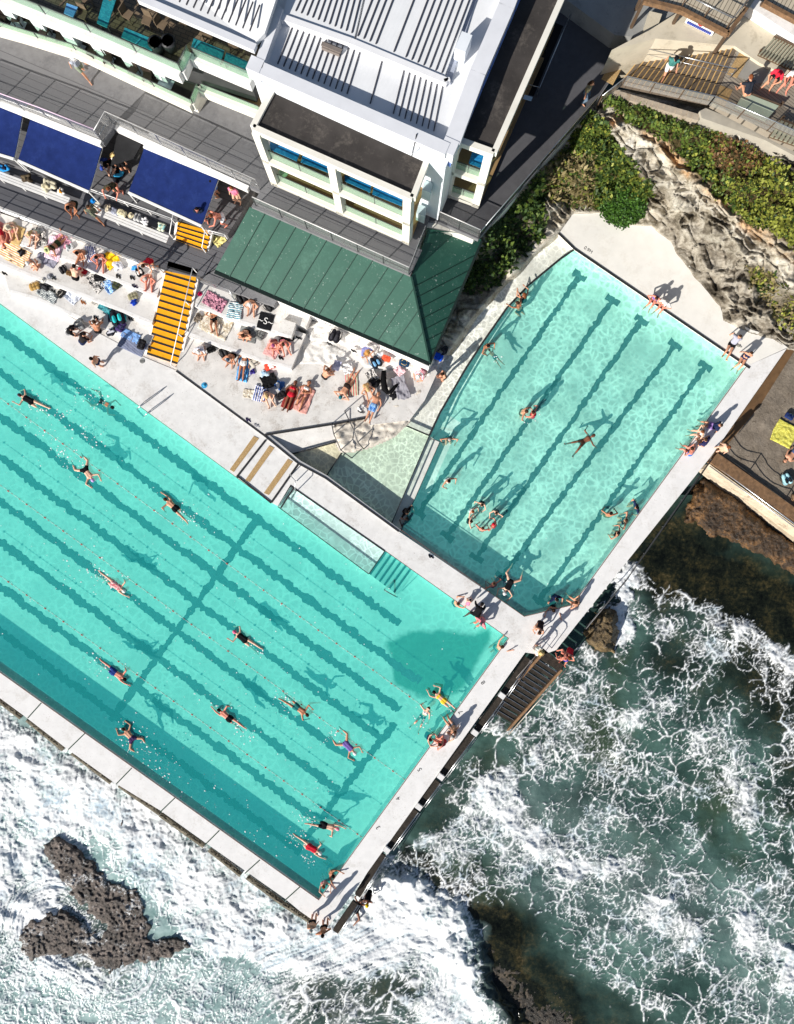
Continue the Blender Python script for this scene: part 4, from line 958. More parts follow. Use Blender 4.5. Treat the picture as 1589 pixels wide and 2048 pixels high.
# furniture on the lower balcony
DWOOD = mat('dark_brown_timber', S(60, 48, 42), .7, .2, 5)
def chair(label, px, py, z, rz, m, group):
    o = thing('chair', label, 'chair', P(px, py, z), rz, group); M4 = Matrix.Translation(P(px, py, z)) @ Matrix.Rotation(rz, 4, 'Z')
    q = MB(); q.box(M4 @ Vector((0, 0, .45)), (.46, .46, .05), rz); q.build('seat', m, o)
    q = MB(); q.box(M4 @ Vector((0, .22, .72)), (.46, .05, .5), rz); q.build('backrest', m, o)
    for sx in (-1, 1):
        for sy in (-1, 1): q = MB(); q.bar(M4 @ Vector((sx * .2, sy * .2, 0)), M4 @ Vector((sx * .2, sy * .2, .43)), .04); q.build('leg', m, o)
    return o
for k, (x, y) in enumerate(((15, 33), (40, 40), (96, 66), (128, 78), (190, 108), (222, 122), (272, 144), (300, 157))):
    chair('dark chair behind the green glass of the lower balcony', x, y + 6, LW, R(-22 + (15 if k % 2 else -10)), DWOOD, 'dark chairs on the lower balcony')
# upper balcony tables and planters
for px4, lab in (([(134, 6), (156, 14), (146, 34), (128, 26)], 'small pale blue square table on the upper balcony at the top left'),
                 ([(212, -20), (236, -12), (214, 55), (194, 46)], 'long teal mosaic table running away from the rail of the upper balcony'),
                 ([(250, 55), (311, 80), (304, 101), (243, 74)], 'long teal mosaic table beside the two black pots'),
                 ([(388, 76), (449, 101), (442, 123), (382, 96)], 'teal mosaic table right of the two black pots'),
                 ([(453, 104), (508, 128), (502, 148), (447, 126)], 'teal mosaic table in the corner against the tower wall')):
    table(lab, px4, UW, TEAL if 'teal' in lab else mat_tiles('pale_blue_tiles', S(120, 185, 235), S(95, 165, 225), 4.0, -22, S(70, 120, 170)), group='tiled tables on the upper balcony')
for k, (x, y) in enumerate(((172, 40), (240, 26), (262, 40), (300, 52), (180, 10), (330, 60), (420, 78), (470, 100))):
    chair('low brown timber chair on the tiled upper balcony', x, y, UW, R(-22 + 40 * (k % 3)), mat('brown_timber', S(112, 96, 78), .8, .15, 4), 'brown chairs on the upper balcony')
POTM = mat('black_pot', (.035, .035, .04), .5, .1, 3)
for x, y, lab in ((320, 103, 'black glazed pot on the upper balcony, touching the long teal table'), (345, 100, 'black glazed pot on the upper balcony, nearest the corner of the glass rail')):
    o = thing('plant_pot', lab, 'pot', P(x, y, UW)); c = P(x, y, UW)
    q = MB(); q.tube([c, c + Vector((0, 0, .5)), c + Vector((0, 0, .8)), c + Vector((0, 0, .8)), c + Vector((0, 0, .72))], [.22, .36, .38, .3, .28], 18); q.build('pot', POTM, o)
    q = MB(); q.disc(c + Vector((0, 0, .7)), .29, .03); q.build('soil', mat('soil', (.02, .017, .014), 1, .3, 8), o)
# wing roof
WR = 13.2
q = MB(); q.slab([(286, -2, WR), (505, 92, WR), (530, 66, WR + .3), (555, -10, WR + .5), (480, -80, WR + .6), (300, -90, WR)], .3); part('roof', q, ROOFM)
band([(280, -2), (512, 98)], WR + .02, .35, .28, CAP, 'gutter')
seams((345, -2), (500, 62), (372, -60), (520, 10), 12, WR + .42)
# stairwell in the dark right terrace, its shade painted as a flat black sheet, and its small sign
q = MB(); q.prism([(1050, 187), (1068, 192), (1127, 52), (1108, 44)], TD + .02, TD + .01); part('stairwell', q, mat('painted_void_shade', (.006, .006, .007), .9, .2, 2))
railing('thin steel rail round the stairwell in the dark right terrace', [(1052, 186), (1074, 192), (1134, 50)], TD, .9, STEEL, 2.5, mids=0)
o = thing('info_sign', 'small pale blue sign at the end of the stairwell rail', 'sign', P(1057, 196, TD)); q = MB(); q.slab([(1046, 188, TD + .85), (1066, 194, TD + .85), (1063, 202, TD + .8), (1043, 196, TD + .8)], .03); q.build('board', mat('sign_blue', S(190, 215, 235), .5, .03, 2), o)
q = MB(); q.bar(P(1057, 196, TD), P(1057, 196, TD + .8), .04); q.build('post', DSTEEL, o)
# ================================================================== CLIFF, PLANTS, SAND, COASTAL STAIRS
CP = np.array([(900, 480, 3.2), (960, 480, 3.4), (1060, 360, 4.0), (1193, 205, 5.1), (940, 610, .5), (1000, 560, .45), (1060, 505, .4), (1125, 440, .45), (1145, 424, .4), (1201, 422, .35), (1259, 446, .4),
    (1010, 520, 1.5), (980, 540, 1.6), (1100, 400, 1.7), (1150, 330, 2.8), (1220, 300, 4.0), (1230, 390, 1.2), (1304, 446, .5), (1344, 482, .32), (1375, 530, .3), (1411, 576, .3), (1447, 638, .3), (1505, 666, .3), (1560, 690, .28), (1576, 697, .25),
    (1320, 415, 1.5), (1380, 450, 2.4), (1420, 520, 1.9), (1480, 570, 1.9), (1530, 620, 1.4), (1589, 640, 1.2), (1650, 640, 1.5), (1225, 235, 5.5), (1260, 290, 5.0), (1310, 340, 4.3), (1370, 400, 3.9), (1440, 450, 3.8), (1510, 500, 3.7), (1589, 560, 3.4), (1660, 600, 3.4),
    (1290, 262, 5.6), (1350, 315, 5.2), (1400, 360, 4.9), (1470, 420, 4.7), (1560, 480, 4.6), (1589, 500, 4.5), (1300, 225, 6.0), (1380, 250, 6.3), (1480, 290, 6.6), (1589, 345, 6.8), (1500, 370, 5.8), (1589, 430, 5.6), (1660, 420, 6.2), (1700, 340, 7),
    (1440, 230, 6.6), (1250, 190, 5.5), (920, 640, .6), (880, 700, .5), (865, 735, .4), (890, 650, 1.6), (870, 690, 1.4), (840, 740, .8), (1576, 697, .22), (1650, 690, .6)], float)
def terr(X, Y):
    X = np.asarray(X, float); Y = np.asarray(Y, float)
    num = np.zeros(X.shape); den = np.zeros(X.shape)
    for x, y, z in CP:
        w = 1.0 / (((X - x) ** 2 + (Y - y) ** 2) + 60.0) ** 1.9
        num += w * z; den += w
    return num / den
VEG1 = [(1206, 187), (1245, 200), (1300, 215), (1370, 245), (1440, 262), (1490, 290), (1560, 330), (1589, 345), (1660, 380), (1660, 540), (1589, 500), (1540, 458), (1490, 442), (1460, 410), (1420, 372), (1390, 345), (1360, 310), (1330, 280), (1290, 262), (1262, 250), (1250, 225), (1212, 215)]
VEG2 = [(1180, 225), (1205, 250), (1250, 310), (1300, 370), (1305, 388), (1290, 400), (1270, 425), (1215, 425), (1150, 405), (1095, 400), (1085, 380), (1095, 345), (1140, 290)]
VEG3 = [(1085, 345), (1090, 455), (1040, 520), (960, 590), (925, 585), (965, 490)]
VEG4 = [(1490, 530), (1540, 545), (1589, 590), (1600, 640), (1589, 680), (1560, 640), (1530, 600), (1500, 570)]
def rock_relief(X, Y):
    wob = (fbm(X / 60, Y / 60, 33, 4) - .5) * 5
    w = (X * -.57 + Y * .82) / 24 + wob; fr_ = w - np.floor(w); step = np.where(fr_ < .9, (fr_ / .9) ** 2.2, (1 - fr_) / .1)      # bedding ledges with sharp lips
    w2 = (X * -.45 + Y * .89) / 7.5 + wob * 2.3; f2 = w2 - np.floor(w2); st2 = np.where(f2 < .85, f2 / .85, (1 - f2) / .15)
    amp = .25 + 1.1 * np.clip(fbm(X / 60, Y / 60, 35, 3) * 1.6 - .3, 0, 1)
    hol = np.abs(fbm(X / 55, Y / 45, 31, 3) - .5) * 2; jt, _ = worley((X * .82 + Y * .57) / 46 + wob * .15, (X * -.57 + Y * .82) / 30 + wob * .2, 37)
    return (step - .4) * .55 * amp + (st2 - .5) * .14 * amp + (hol - .3) * .75 - .35 * np.exp(-(jt / .04) ** 2) + (fbm(X / 12, Y / 12, 39, 4) - .5) * .24 + (fbm(X / 4, Y / 4, 41, 3) - .5) * .12
def rock_material():
    m, t, b, N, L = nodes('cliff_sandstone'); v = coord(N, 'World'); s = sepc(N, L, attr(N).outputs['Color'])
    mp = N.new('ShaderNodeMapping'); mp.inputs['Rotation'].default_value = (0, 0, R(38)); mp.inputs['Scale'].default_value = (.22, 2.0, 1.2); L.new(v, mp.inputs[0])
    n1 = noise(N, L, mp.outputs[0], .8, 8, .65, .3); n2 = noise(N, L, v, .45, 6, .6, .4); n3 = noise(N, L, v, 7, 6, .7)
    k = math_(N, L, 'ADD', math_(N, L, 'MULTIPLY', n1, .45), math_(N, L, 'ADD', math_(N, L, 'MULTIPLY', n2, .35), math_(N, L, 'MULTIPLY', n3, .2)))
    c = ramp(N, L, k, [(.38, S(92, 84, 70)), (.45, S(158, 148, 130)), (.51, S(206, 198, 182)), (.6, S(234, 229, 218))])
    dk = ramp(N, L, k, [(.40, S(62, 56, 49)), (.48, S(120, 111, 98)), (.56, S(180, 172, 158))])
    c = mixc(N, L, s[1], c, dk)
    c = mixc(N, L, math_(N, L, 'MULTIPLY', s[2], smooth(N, L, n2, .35, .6)), c, ramp(N, L, n3, [(.3, S(200, 150, 96)), (.7, S(232, 200, 160))]))
    soil = ramp(N, L, n3, [(.35, S(44, 40, 22)), (.6, S(98, 86, 56)), (.75, S(140, 122, 92))])
    c = mixc(N, L, s[0], c, soil)
    vo = N.new('ShaderNodeTexVoronoi'); vo.feature = 'DISTANCE_TO_EDGE'; vo.inputs['Scale'].default_value = .55
    wv = N.new('ShaderNodeVectorMath'); wv.operation = 'MULTIPLY_ADD'; nn = N.new('ShaderNodeTexNoise'); nn.inputs['Scale'].default_value = 1.2; nn.inputs['Detail'].default_value = 5; L.new(v, nn.inputs['Vector'])
    L.new(nn.outputs[1], wv.inputs[0]); wv.inputs[1].default_value = (1.3, 1.3, 1.3); L.new(mp.outputs[0], wv.inputs[2]); L.new(wv.outputs[0], vo.inputs['Vector'])
    cr = math_(N, L, 'SUBTRACT', 1.0, smooth(N, L, vo.outputs['Distance'], 0.0, .035)); c = mixc(N, L, math_(N, L, 'MULTIPLY', math_(N, L, 'MULTIPLY', cr, smooth(N, L, n2, .48, .6)), .5), c, S(58, 50, 42))
    L.new(c, b.inputs['Base Color']); b.inputs['Roughness'].default_value = .9; b.inputs['Specular IOR Level'].default_value = .15
    bump(N, L, b, math_(N, L, 'ADD', math_(N, L, 'MULTIPLY', n3, .6), math_(N, L, 'MULTIPLY', k, 1.6)), .9, .2); return m
ROCK = rock_material()
X, Y = np.meshgrid(np.arange(860, 1672, 2.4), np.arange(180, 712, 2.4))
clif = [(1188, 200), (1230, 178), (1440, 225), (1600, 290), (1672, 300), (1672, 712), (1576, 698), (1545, 677), (1505, 668), (1447, 641), (1444, 614), (1411, 578), (1375, 534), (1353, 503), (1344, 485), (1304, 449), (1259, 449), (1201, 425), (1145, 427), (1119, 462), (1085, 490), (1040, 533), (1000, 572), (950, 628), (905, 690), (872, 742), (835, 745), (850, 710), (930, 500), (955, 470), (1075, 330)]
dd = poly_d(X, Y, clif)
veg = np.maximum(np.maximum(np.clip(poly_d(X, Y, VEG1) / 10 + .5, 0, 1), np.clip(poly_d(X, Y, VEG2) / 10 + .5, 0, 1)), np.maximum(np.clip(poly_d(X, Y, VEG3) / 10 + .5, 0, 1) * .8, np.clip(poly_d(X, Y, VEG4) / 10 + .5, 0, 1) * .5))
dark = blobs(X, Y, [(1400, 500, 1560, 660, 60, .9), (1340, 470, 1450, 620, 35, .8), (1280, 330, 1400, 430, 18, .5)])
ora = blobs(X, Y, [(1290, 262, 1330, 290, 10, .9), (1330, 290, 1380, 345, 12, 1), (1390, 350, 1470, 420, 12, .9), (1490, 445, 1560, 490, 14, .9), (1222, 248, 1240, 235, 10, .8), (1560, 490, 1600, 520, 14, .7)])
Z = terr(X, Y) + rock_relief(X, Y) * np.clip(dd / 16, 0, 1) * (1 - .6 * veg)
Z = np.where(dd < 0, Z - np.clip(-dd / 12, 0, 1) * 1.2, Z)
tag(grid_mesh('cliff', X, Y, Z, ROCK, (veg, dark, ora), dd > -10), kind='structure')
# rocks at the water's edge beneath the green roof
block('cliff_base', [(855, 700), (940, 600), (1000, 545), (1060, 480), (955, 470), (860, 690)], .1, -1.5, mat('grey_rock_base', S(120, 116, 110), .9, .2, 1.5))

# ---- plants
def leaf_mat(name, c, v=.3):
    if name in MATS: return MATS[name]
    m, t, b, N, L = nodes(name); n = noise(N, L, coord(N, 'World'), 2.2, 4)
    L.new(ramp(N, L, n, [(.3, tuple(x * (1 - v) for x in c)), (.7, tuple(x * (1 + v) for x in c))]), b.inputs['Base Color'])
    b.inputs['Roughness'].default_value = .55; b.inputs['Specular IOR Level'].default_value = .3; MATS[name] = m; return m
LM = [leaf_mat('leaf_dark', (.034, .066, .016)), leaf_mat('leaf_mid', (.10, .15, .026)), leaf_mat('leaf_yellow', (.25, .27, .045)), leaf_mat('leaf_rust', (.16, .085, .035)), leaf_mat('leaf_dry', (.26, .21, .10))]
def leaves(name, pts, mats, parent=None):
    """pts: list of (x,y,z,size,matindex,long)"""
    rng = random.Random(len(pts)); vs = []; fs = []; mi = []
    for (x, y, z, s, k, lg) in pts:
        a = rng.uniform(0, 6.283); el = rng.uniform(-.2, 1.1)
        d = Vector((math.cos(a) * math.cos(el), math.sin(a) * math.cos(el), math.sin(el))); w = Vector((-math.sin(a), math.cos(a), rng.uniform(-.4, .4)))
        c = Vector((x, y, z)); n = len(vs)
        vs += [c - w * s * .12, c + d * s * .5 * lg - w * s * .33, c + d * s * lg, c + d * s * .5 * lg + w * s * .33]; fs.append((n, n + 1, n + 2, n + 3)); mi.append(k)
    me = bpy.data.meshes.new(name); a = np.array([tuple(v) for v in vs]); o0 = np.array([(a[:, 0].min() + a[:, 0].max()) / 2, (a[:, 1].min() + a[:, 1].max()) / 2, a[:, 2].min()])
    inv = wmat(parent).inverted() if parent else None
    me.from_pydata([tuple(inv @ v) for v in vs] if parent else [tuple(p) for p in a - o0], [], fs)
    for m in mats: me.materials.append(m)
    me.polygons.foreach_set('material_index', mi); me.update()
    o = bpy.data.objects.new(name, me); COL.objects.link(o)
    if parent: o.parent = parent
    else: o.location = o0
    return o
def scatter(poly, n, seed, hmul, size, choose):
    rng = np.random.RandomState(seed); xs = [p[0] for p in poly]; ys = [p[1] for p in poly]; out = []
    X = rng.uniform(min(xs), max(xs), n); Y = rng.uniform(min(ys), max(ys), n); d = poly_d(X, Y, poly)
    keep = d > -3 + (fbm(X / 12, Y / 12, seed) - .5) * 26
    X, Y, d = X[keep], Y[keep], d[keep]
    hb = fbm(X / 26, Y / 26, seed + 3, 3); hs = vnoise(X / 9, Y / 9, seed + 8)
    gap = fbm(X / 14, Y / 14, seed + 11, 3)
    H = np.clip(hb * 1.5 - .3, .05, 1) * (.55 + .6 * hs) * np.clip((d + 6) / 26, .15, 1) * hmul
    Z = terr(X, Y)
    for x, y, z, h, g, a in zip(X, Y, Z, H, gap, hb):
        if g < .42 and rng.rand() < .85: continue
        t = rng.rand() ** .6; p = P(x, y, z + h * t)
        k, lg = choose(x, y, a, t, rng); out.append((p.x, p.y, p.z, size * (.45 + 1.3 * rng.rand() ** 2), k, lg))
    return out
def ch1(x, y, a, t, rng):
    # greener to the upper left, yellower to the lower right, rusty patch below the walkway bend
    yel = np.clip((x - 1380) / 160, 0, 1) * .8 + .12
    if math.hypot(x - 1475, y - 300) < 55 and rng.rand() < .6: return (3, 1.0)
    r = rng.rand()
    if r < yel * (.35 + .65 * t): return (2, 1.1)
    return (1 if r < .55 + .3 * t else 0, 1.0)
def ch2(x, y, a, t, rng):
    if x < 1190 and y > 310 and rng.rand() < .55: return (4, 1.8)
    r = rng.rand(); return (0 if r < .35 else 1 if r < .8 else 2, 1.1)
def ch3(x, y, a, t, rng): return (0 if rng.rand() < .7 else 1, 1.2)
tag(leaves('ground_cover', scatter(VEG1, 42000, 3, 1.3, .17, ch1), LM), kind='stuff')
tag(leaves('ground_cover', scatter(VEG2, 24000, 5, 1.4, .18, ch2), LM), kind='stuff')
tag(leaves('ground_cover', scatter(VEG3, 9000, 7, 1.0, .24, ch3), LM), kind='stuff')
tag(leaves('ground_cover', scatter(VEG4, 2600, 9, .5, .2, lambda x, y, a, t, r: (4 if r.rand() < .5 else 2 if r.rand() < .5 else 0, 1.2)), LM), kind='stuff')
o = thing('shrub', 'dense round green shrub hanging over the back of the cream pool deck', 'shrub', P(1246, 415, .6))
q = MB()
for k in range(9):
    a = k * .7; q.tube([P(1246, 412, .3), P(1246 + 12 * math.cos(a), 412 + 12 * math.sin(a), 1.0), P(1246 + 26 * math.cos(a), 412 + 24 * math.sin(a), 1.5)], [.06, .04, .015], 6)
q.build('stem', mat('bark_brown', S(90, 70, 50), .9, .3, 6), o)
rng = np.random.RandomState(4); pts = []
for k in range(7500):
    u = rng.normal(size=3); u /= np.linalg.norm(u); u[2] = abs(u[2]); rr = rng.uniform(.72, 1.06) * (.8 + .45 * fbm(u[0] * 2.3 + 5, u[1] * 2.3 + u[2], 8, 3))
    c = P(1246, 412, .7); p = (c.x + u[0] * 1.45 * rr, c.y + u[1] * 1.25 * rr, .6 + u[2] * 1.5 * rr); r = rng.rand()
    pts.append((*p, (.16 * rng.uniform(.6, 1.4)), 0 if r < .35 else 1, 1.0))
leaves('foliage', pts, [leaf_mat('leaf_dark2', (.03, .075, .014)), leaf_mat('leaf_fresh', (.065, .15, .02))], o)

# ---- sand flat and its timber edge
SAND = None
def sand_mat():
    m, t, b, N, L = nodes('grey_sand'); v = coord(N, 'World'); n = noise(N, L, v, .8, 8, .65); n2 = noise(N, L, v, 9, 6, .7); n3 = noise(N, L, v, 2.6, 6, .7, .8)
    c = ramp(N, L, math_(N, L, 'ADD', math_(N, L, 'MULTIPLY', n, .6), math_(N, L, 'MULTIPLY', n2, .4)), [(.35, S(108, 98, 86)), (.55, S(138, 127, 114)), (.7, S(160, 150, 136))])
    c = mixc(N, L, math_(N, L, 'MULTIPLY', smooth(N, L, n3, .60, .66), .6), c, S(74, 62, 50)); L.new(c, b.inputs['Base Color']); b.inputs['Roughness'].default_value = 1
    b.inputs['Specular IOR Level'].default_value = .05
    bump(N, L, b, math_(N, L, 'ADD', n3, math_(N, L, 'MULTIPLY', n2, .3)), .8, .08); return m
X, Y = np.meshgrid(np.arange(1400, 1700, 5.0), np.arange(640, 1130, 5.0))
spoly = [(1574, 697), (1423, 912), (1429, 914), (1600, 1034), (1690, 1100), (1690, 650), (1600, 670)]
Zs = .06 + (fbm(X / 18, Y / 18, 61, 4) - .5) * .12
tag(grid_mesh('sand', X, Y, Zs, sand_mat(), None, poly_d(X, Y, spoly) > -4), kind='structure')
q = MB(); q.slab([(1578, 694, .16), (1428, 908, .16), (1436, 913, .09), (1520, 812, .09), (1590, 700, .12)], .3); tag(q.build('wet_sand_strip', mat('brown_wet_sand', S(112, 84, 56), .8, .2, 2, S(80, 62, 46), .5, 1.2, bmp=.3)), kind='structure')
o = thing('retaining_beam', 'long rust brown timber retaining beam along the lower edge of the grey sand', 'retaining wall', P(1510, 960, -1))
q = MB(); q.slab([(1428, 912, .3), (1436, 906, .3), (1640, 1050, .3), (1640, 1076, .3), (1420, 924, .3)], .5); q.build('beam', RUST, o)
q = MB(); q.tube([P(1424, 925, .25), P(1589, 1047, .2), P(1640, 1082, .2)], .05); q.tube([P(1420, 932, .1), P(1589, 1054, .1), P(1640, 1090, .1)], .04); q.build('pipe', STEEL, o)
q = MB(); q.slab([(1420, 928, .05), (1640, 1086, .05), (1660, 1130, -1.6), (1589, 1085, -1.5), (1470, 985, -1.3), (1408, 938, -.6)], 1.2); tag(q.build('stone_slope', mat('pale_stone_slope', S(196, 182, 160), .9, .15, 1.5, S(120, 100, 78), .7, 1.6, bmp=.6)), kind='structure')
FE = mat('black_rail', (.02, .02, .02), .5, .1, 2, metal=.3)
o = thing('railing', 'thin black chain fence along the rust brown beam', 'railing', P(1432, 905, .2))
posts = [(1434, 905), (1478, 950), (1534, 935), (1576, 1012)]
for x, y in ((1440, 903), (1497, 945), (1570, 1000)):
    q = MB(); q.bar(P(x, y, .05), P(x, y, 1.05), .05); q.build('post', FE, o)
for a, b in (((1440, 903), (1497, 945)), ((1497, 945), (1570, 1000)), ((1570, 1000), (1640, 1050))):
    for h, sg in ((1.0, .25), (.55, .25)):
        pts = [P(*lerp(a, b, t / 8), .05 + h - sg * math.sin(math.pi * t / 8)) for t in range(9)]; q = MB(); q.tube(pts, .022, 6); q.build('chain', FE, o)

# ---- reef shelf and rocks
REEF = None
def reef_mat(name, c0, c1, c2, bm=.8, wash=0.0):
    m, t, b, N, L = nodes(name); v = coord(N, 'World'); n = noise(N, L, v, 1.1, 9, .7, .5); n2 = noise(N, L, v, 8, 6, .75)
    k = math_(N, L, 'ADD', math_(N, L, 'MULTIPLY', n, .6), math_(N, L, 'MULTIPLY', n2, .4))
    rc = ramp(N, L, k, [(.38, c0), (.5, c1), (.62, c2)])
    fz = math_(N, L, 'ADD', math_(N, L, 'MULTIPLY', noise(N, L, v, .8, 4, .6), .5), math_(N, L, 'MULTIPLY', noise(N, L, v, 5.5, 6, .75, .8), .5))   # foam left lying on the rock
    rc = mixc(N, L, math_(N, L, 'MULTIPLY', smooth(N, L, fz, .62 - wash * .16, .70 - wash * .12), min(1.0, wash * 2.4)), rc, (.80, .82, .83))
    L.new(rc, b.inputs['Base Color']); b.inputs['Roughness'].default_value = .5
    bump(N, L, b, math_(N, L, 'ADD', n2, n), bm, .15); MATS[name] = m; return m
def rock(name, label, poly, ztop, seed, m, cat='rock', rough=.5, amp=1.0):
    xs = [p[0] for p in poly]; ys = [p[1] for p in poly]
    X, Y = np.meshgrid(np.arange(min(xs) - 14, max(xs) + 14, 1.8), np.arange(min(ys) - 14, max(ys) + 14, 1.8))
    d = poly_d(X + (fbm(X / 16, Y / 16, seed) - .5) * 24, Y + (fbm(X / 16, Y / 16, seed + 4) - .5) * 24, poly)
    Z = SEA - .7 + (ztop - SEA + .7) * np.clip(d / 16 + .45, 0, 1.1) ** .6 + (np.abs(fbm(X / 11, Y / 11, seed + 7, 4) - .5) * 1.3 - .25) * rough * amp * .7 + (fbm(X / 5, Y / 5, seed + 9, 3) - .5) * .3 * amp
    return tag(grid_mesh(name, X, Y, Z, m, None, d > -12), label, cat)
RB = reef_mat('brown_weedy_rock', S(30, 24, 21), S(84, 72, 65), S(146, 132, 124), wash=.62)
rock('sea_rock', 'long dark brown jagged rock breaking through the white surf at lower left', [(84, 1688), (118, 1668), (160, 1695), (200, 1735), (236, 1762), (285, 1775), (306, 1850), (300, 1872), (372, 1872), (392, 1895), (330, 1925), (250, 1935), (220, 1950), (150, 1912), (60, 1920), (28, 1880), (60, 1838), (120, 1815), (150, 1830), (200, 1870), (205, 1850), (140, 1790), (104, 1740)], -1.80, 3, RB, amp=.75)
rock('sea_rock', 'small round dark rock alone in the foam below the white sea wall', [(230, 1632), (245, 1626), (254, 1640), (246, 1656), (232, 1652)], -1.75, 7, RB, amp=.5)
rock('sea_rock', 'brown seaweed covered rock beside the top of the wooden sea stairs', [(1172, 1262), (1190, 1232), (1215, 1212), (1232, 1226), (1236, 1260), (1222, 1300), (1190, 1300)], -1.0, 9, reef_mat('olive_rock', S(40, 32, 20), S(100, 82, 52), S(146, 124, 86), wash=.2), amp=.7)
rock('reef_shelf', 'orange brown seaweed shelf between the stone slope and the dark water at right', [(1385, 985), (1412, 960), (1470, 1000), (1530, 1050), (1600, 1095), (1640, 1140), (1640, 1190), (1580, 1140), (1520, 1110), (1470, 1085), (1420, 1065), (1370, 1040)], -1.35, 11, reef_mat('orange_weed_rock', S(26, 20, 15), S(78, 58, 38), S(150, 108, 62), wash=.1), 'rock shelf', amp=.6)
rock('reef_shelf', 'dark mussel covered reef behind the foam front at lower centre right', [(960, 1850), (1000, 1880), (1060, 1950), (1140, 1990), (1180, 2070), (1060, 2080), (1010, 1990), (965, 1920)], -1.98, 13, reef_mat('dark_reef', S(14, 14, 10), S(44, 36, 26), S(100, 84, 64), wash=.15), 'reef', amp=.5)

# ---- coastal stairs and boardwalk at the top right
CZ = 7.8
o = thing('coastal_stairs', 'broad dark timber stairs with yellow nosings climbing from the dark terrace to the boardwalk', 'stairs', P(1340, 140, TD))
l0, l1, r0, r1 = (1312, 78), (1240, 165), (1474, 96), (1426, 203)
NS = 17; STT = mat_boards('weathered_tread', S(112, 100, 88), 25, .3, .05, .85, .12); NOS = mat('ochre_nosing', S(206, 170, 112), .8, .12, 4)
m0, m1 = (1310, 76), (1244, 165)
for k in range(NS):
    t0, t1 = k / NS, (k + 1) / NS; z = TD + (CZ - TD) * (k + 1) / NS
    a, b, c, d = lerp(l0, r0, t0), lerp(l1, r1, t0), lerp(l1, r1, t1), lerp(l0, r0, t1)
    q = MB(); q.slab([(*a, z), (*b, z), (*c, z), (*d, z)], .45); q.build('tread', STT, o)
    q = MB(); q.slab([(*a, z + .012), (*b, z + .012), (*lerp(b, c, .2), z + .012), (*lerp(a, d, .2), z + .012)], .05); q.build('nosing', NOS, o)
TIMB = mat_boards('boardwalk_boards', S(150, 140, 126), -38, .16, .12, .85, .15)
CONC = mat('warm_concrete', S(206, 196, 176), .85, .08, 1.0, S(150, 138, 116), .5, .8, bmp=.2)
block('boardwalk', [(1474, 97), (1520, 125), (1600, 160), (1700, 200), (1700, 340), (1589, 290), (1534, 262), (1426, 206)], CZ, CZ - .5, TIMB)
block('concrete_apron', [(1474, 98), (1470, 92), (1540, 120), (1555, 160), (1510, 168), (1470, 150)], CZ + .004, CZ - .3, mat('grey_apron', S(150, 146, 138), .85, .1, 2))
block('concrete_path', [(1224, 100), (1300, 60), (1363, 20), (1456, 60), (1500, -30), (1589, 70), (1700, 120), (1700, 210), (1600, 162), (1520, 126), (1470, 92), (1312, 77)], CZ + .2, TD - 1, CONC)
block('concrete_path', [(1120, -10), (1230, 70), (1312, 78), (1380, 30), (1290, 0), (1200, -40), (1120, -40)], TD + 1.2, TD - .5, mat('shaded_concrete', S(150, 150, 148), .85, .12, 1, S(110, 110, 108), .5, .9))
block('concrete_path', [(1288, 62), (1300, 22), (1325, 28), (1306, 78)], TD + 1.6, TD - .5, CONC)
# tactile paving
def tact(q4, z, lab):
    q = MB(); q.slab([(*p, z) for p in q4], .01); tag(q.build('tactile_pad', GRATE), lab, 'tactile paving', 'ochre tactile pads by the coastal stairs')
tact([(1231, 112), (1252, 121), (1226, 170), (1203, 158)], TD + .016, 'ochre tactile pad at the foot of the coastal stairs, half in building shadow')
tact([(1236, 66), (1275, 78), (1252, 118), (1230, 108)], TD + .016, 'ochre tactile pad in the dark shade beyond the metal strip at the stair foot')
tact([(1479, 106), (1499, 114), (1474, 156), (1454, 148)], CZ + .016, 'ochre tactile pad at the top of the coastal stairs beside the concrete apron')
tact([(1441, 170), (1466, 180), (1450, 214), (1429, 200)], CZ + .016, 'ochre tactile pad at the top of the coastal stairs on the cliff side')
railing('steel centre handrail running down the middle of the coastal stairs', [(1262, 112, TD + .2), (1458, 158, CZ)], 0, .95, STEEL, 2.4, mids=1)
railing('steel topped timber rail on the cliff side of the coastal stairs', [(1196, 210, TD), (1244, 172, TD + .1), (1416, 212, CZ)], 0, 1.0, mat('brown_post', S(96, 78, 62), .8, .15, 4), 1.5, mids=1, top_m=STEEL, mesh=glass_mat('bar_panel', (.85, .84, .82), alpha=.12))
railing('steel topped timber rail along the outer edge of the boardwalk', [(1416, 212), (1534, 262), (1600, 292), (1690, 335)], CZ, 1.0, MATS['brown_post'], 1.9, mids=1, top_m=STEEL, mesh=MATS['bar_panel'])
q = MB()
for k in range(15):
    t = k / 15; x, y = lerp((1228, 182), (1400, 232), t); z = TD - .1 + (CZ - TD - .6) * t; q.slab([(x, y - 3, z), (x + 12, y, z), (x + 9, y + 12, z), (x - 3, y + 9, z)], .9)
tag(q.build('stone_steps', mat('rubble_stone', S(172, 160, 144), .9, .15, 3, S(120, 96, 72), .6, 2.5, bmp=.5)), kind='structure')
block('concrete_kerb', [(1400, 222), (1412, 216), (1540, 268), (1600, 296), (1690, 338), (1690, 352), (1590, 312), (1530, 280), (1404, 236)], CZ - .6, CZ - 2, mat('kerb_concrete', S(170, 164, 152), .9, .1, 2))
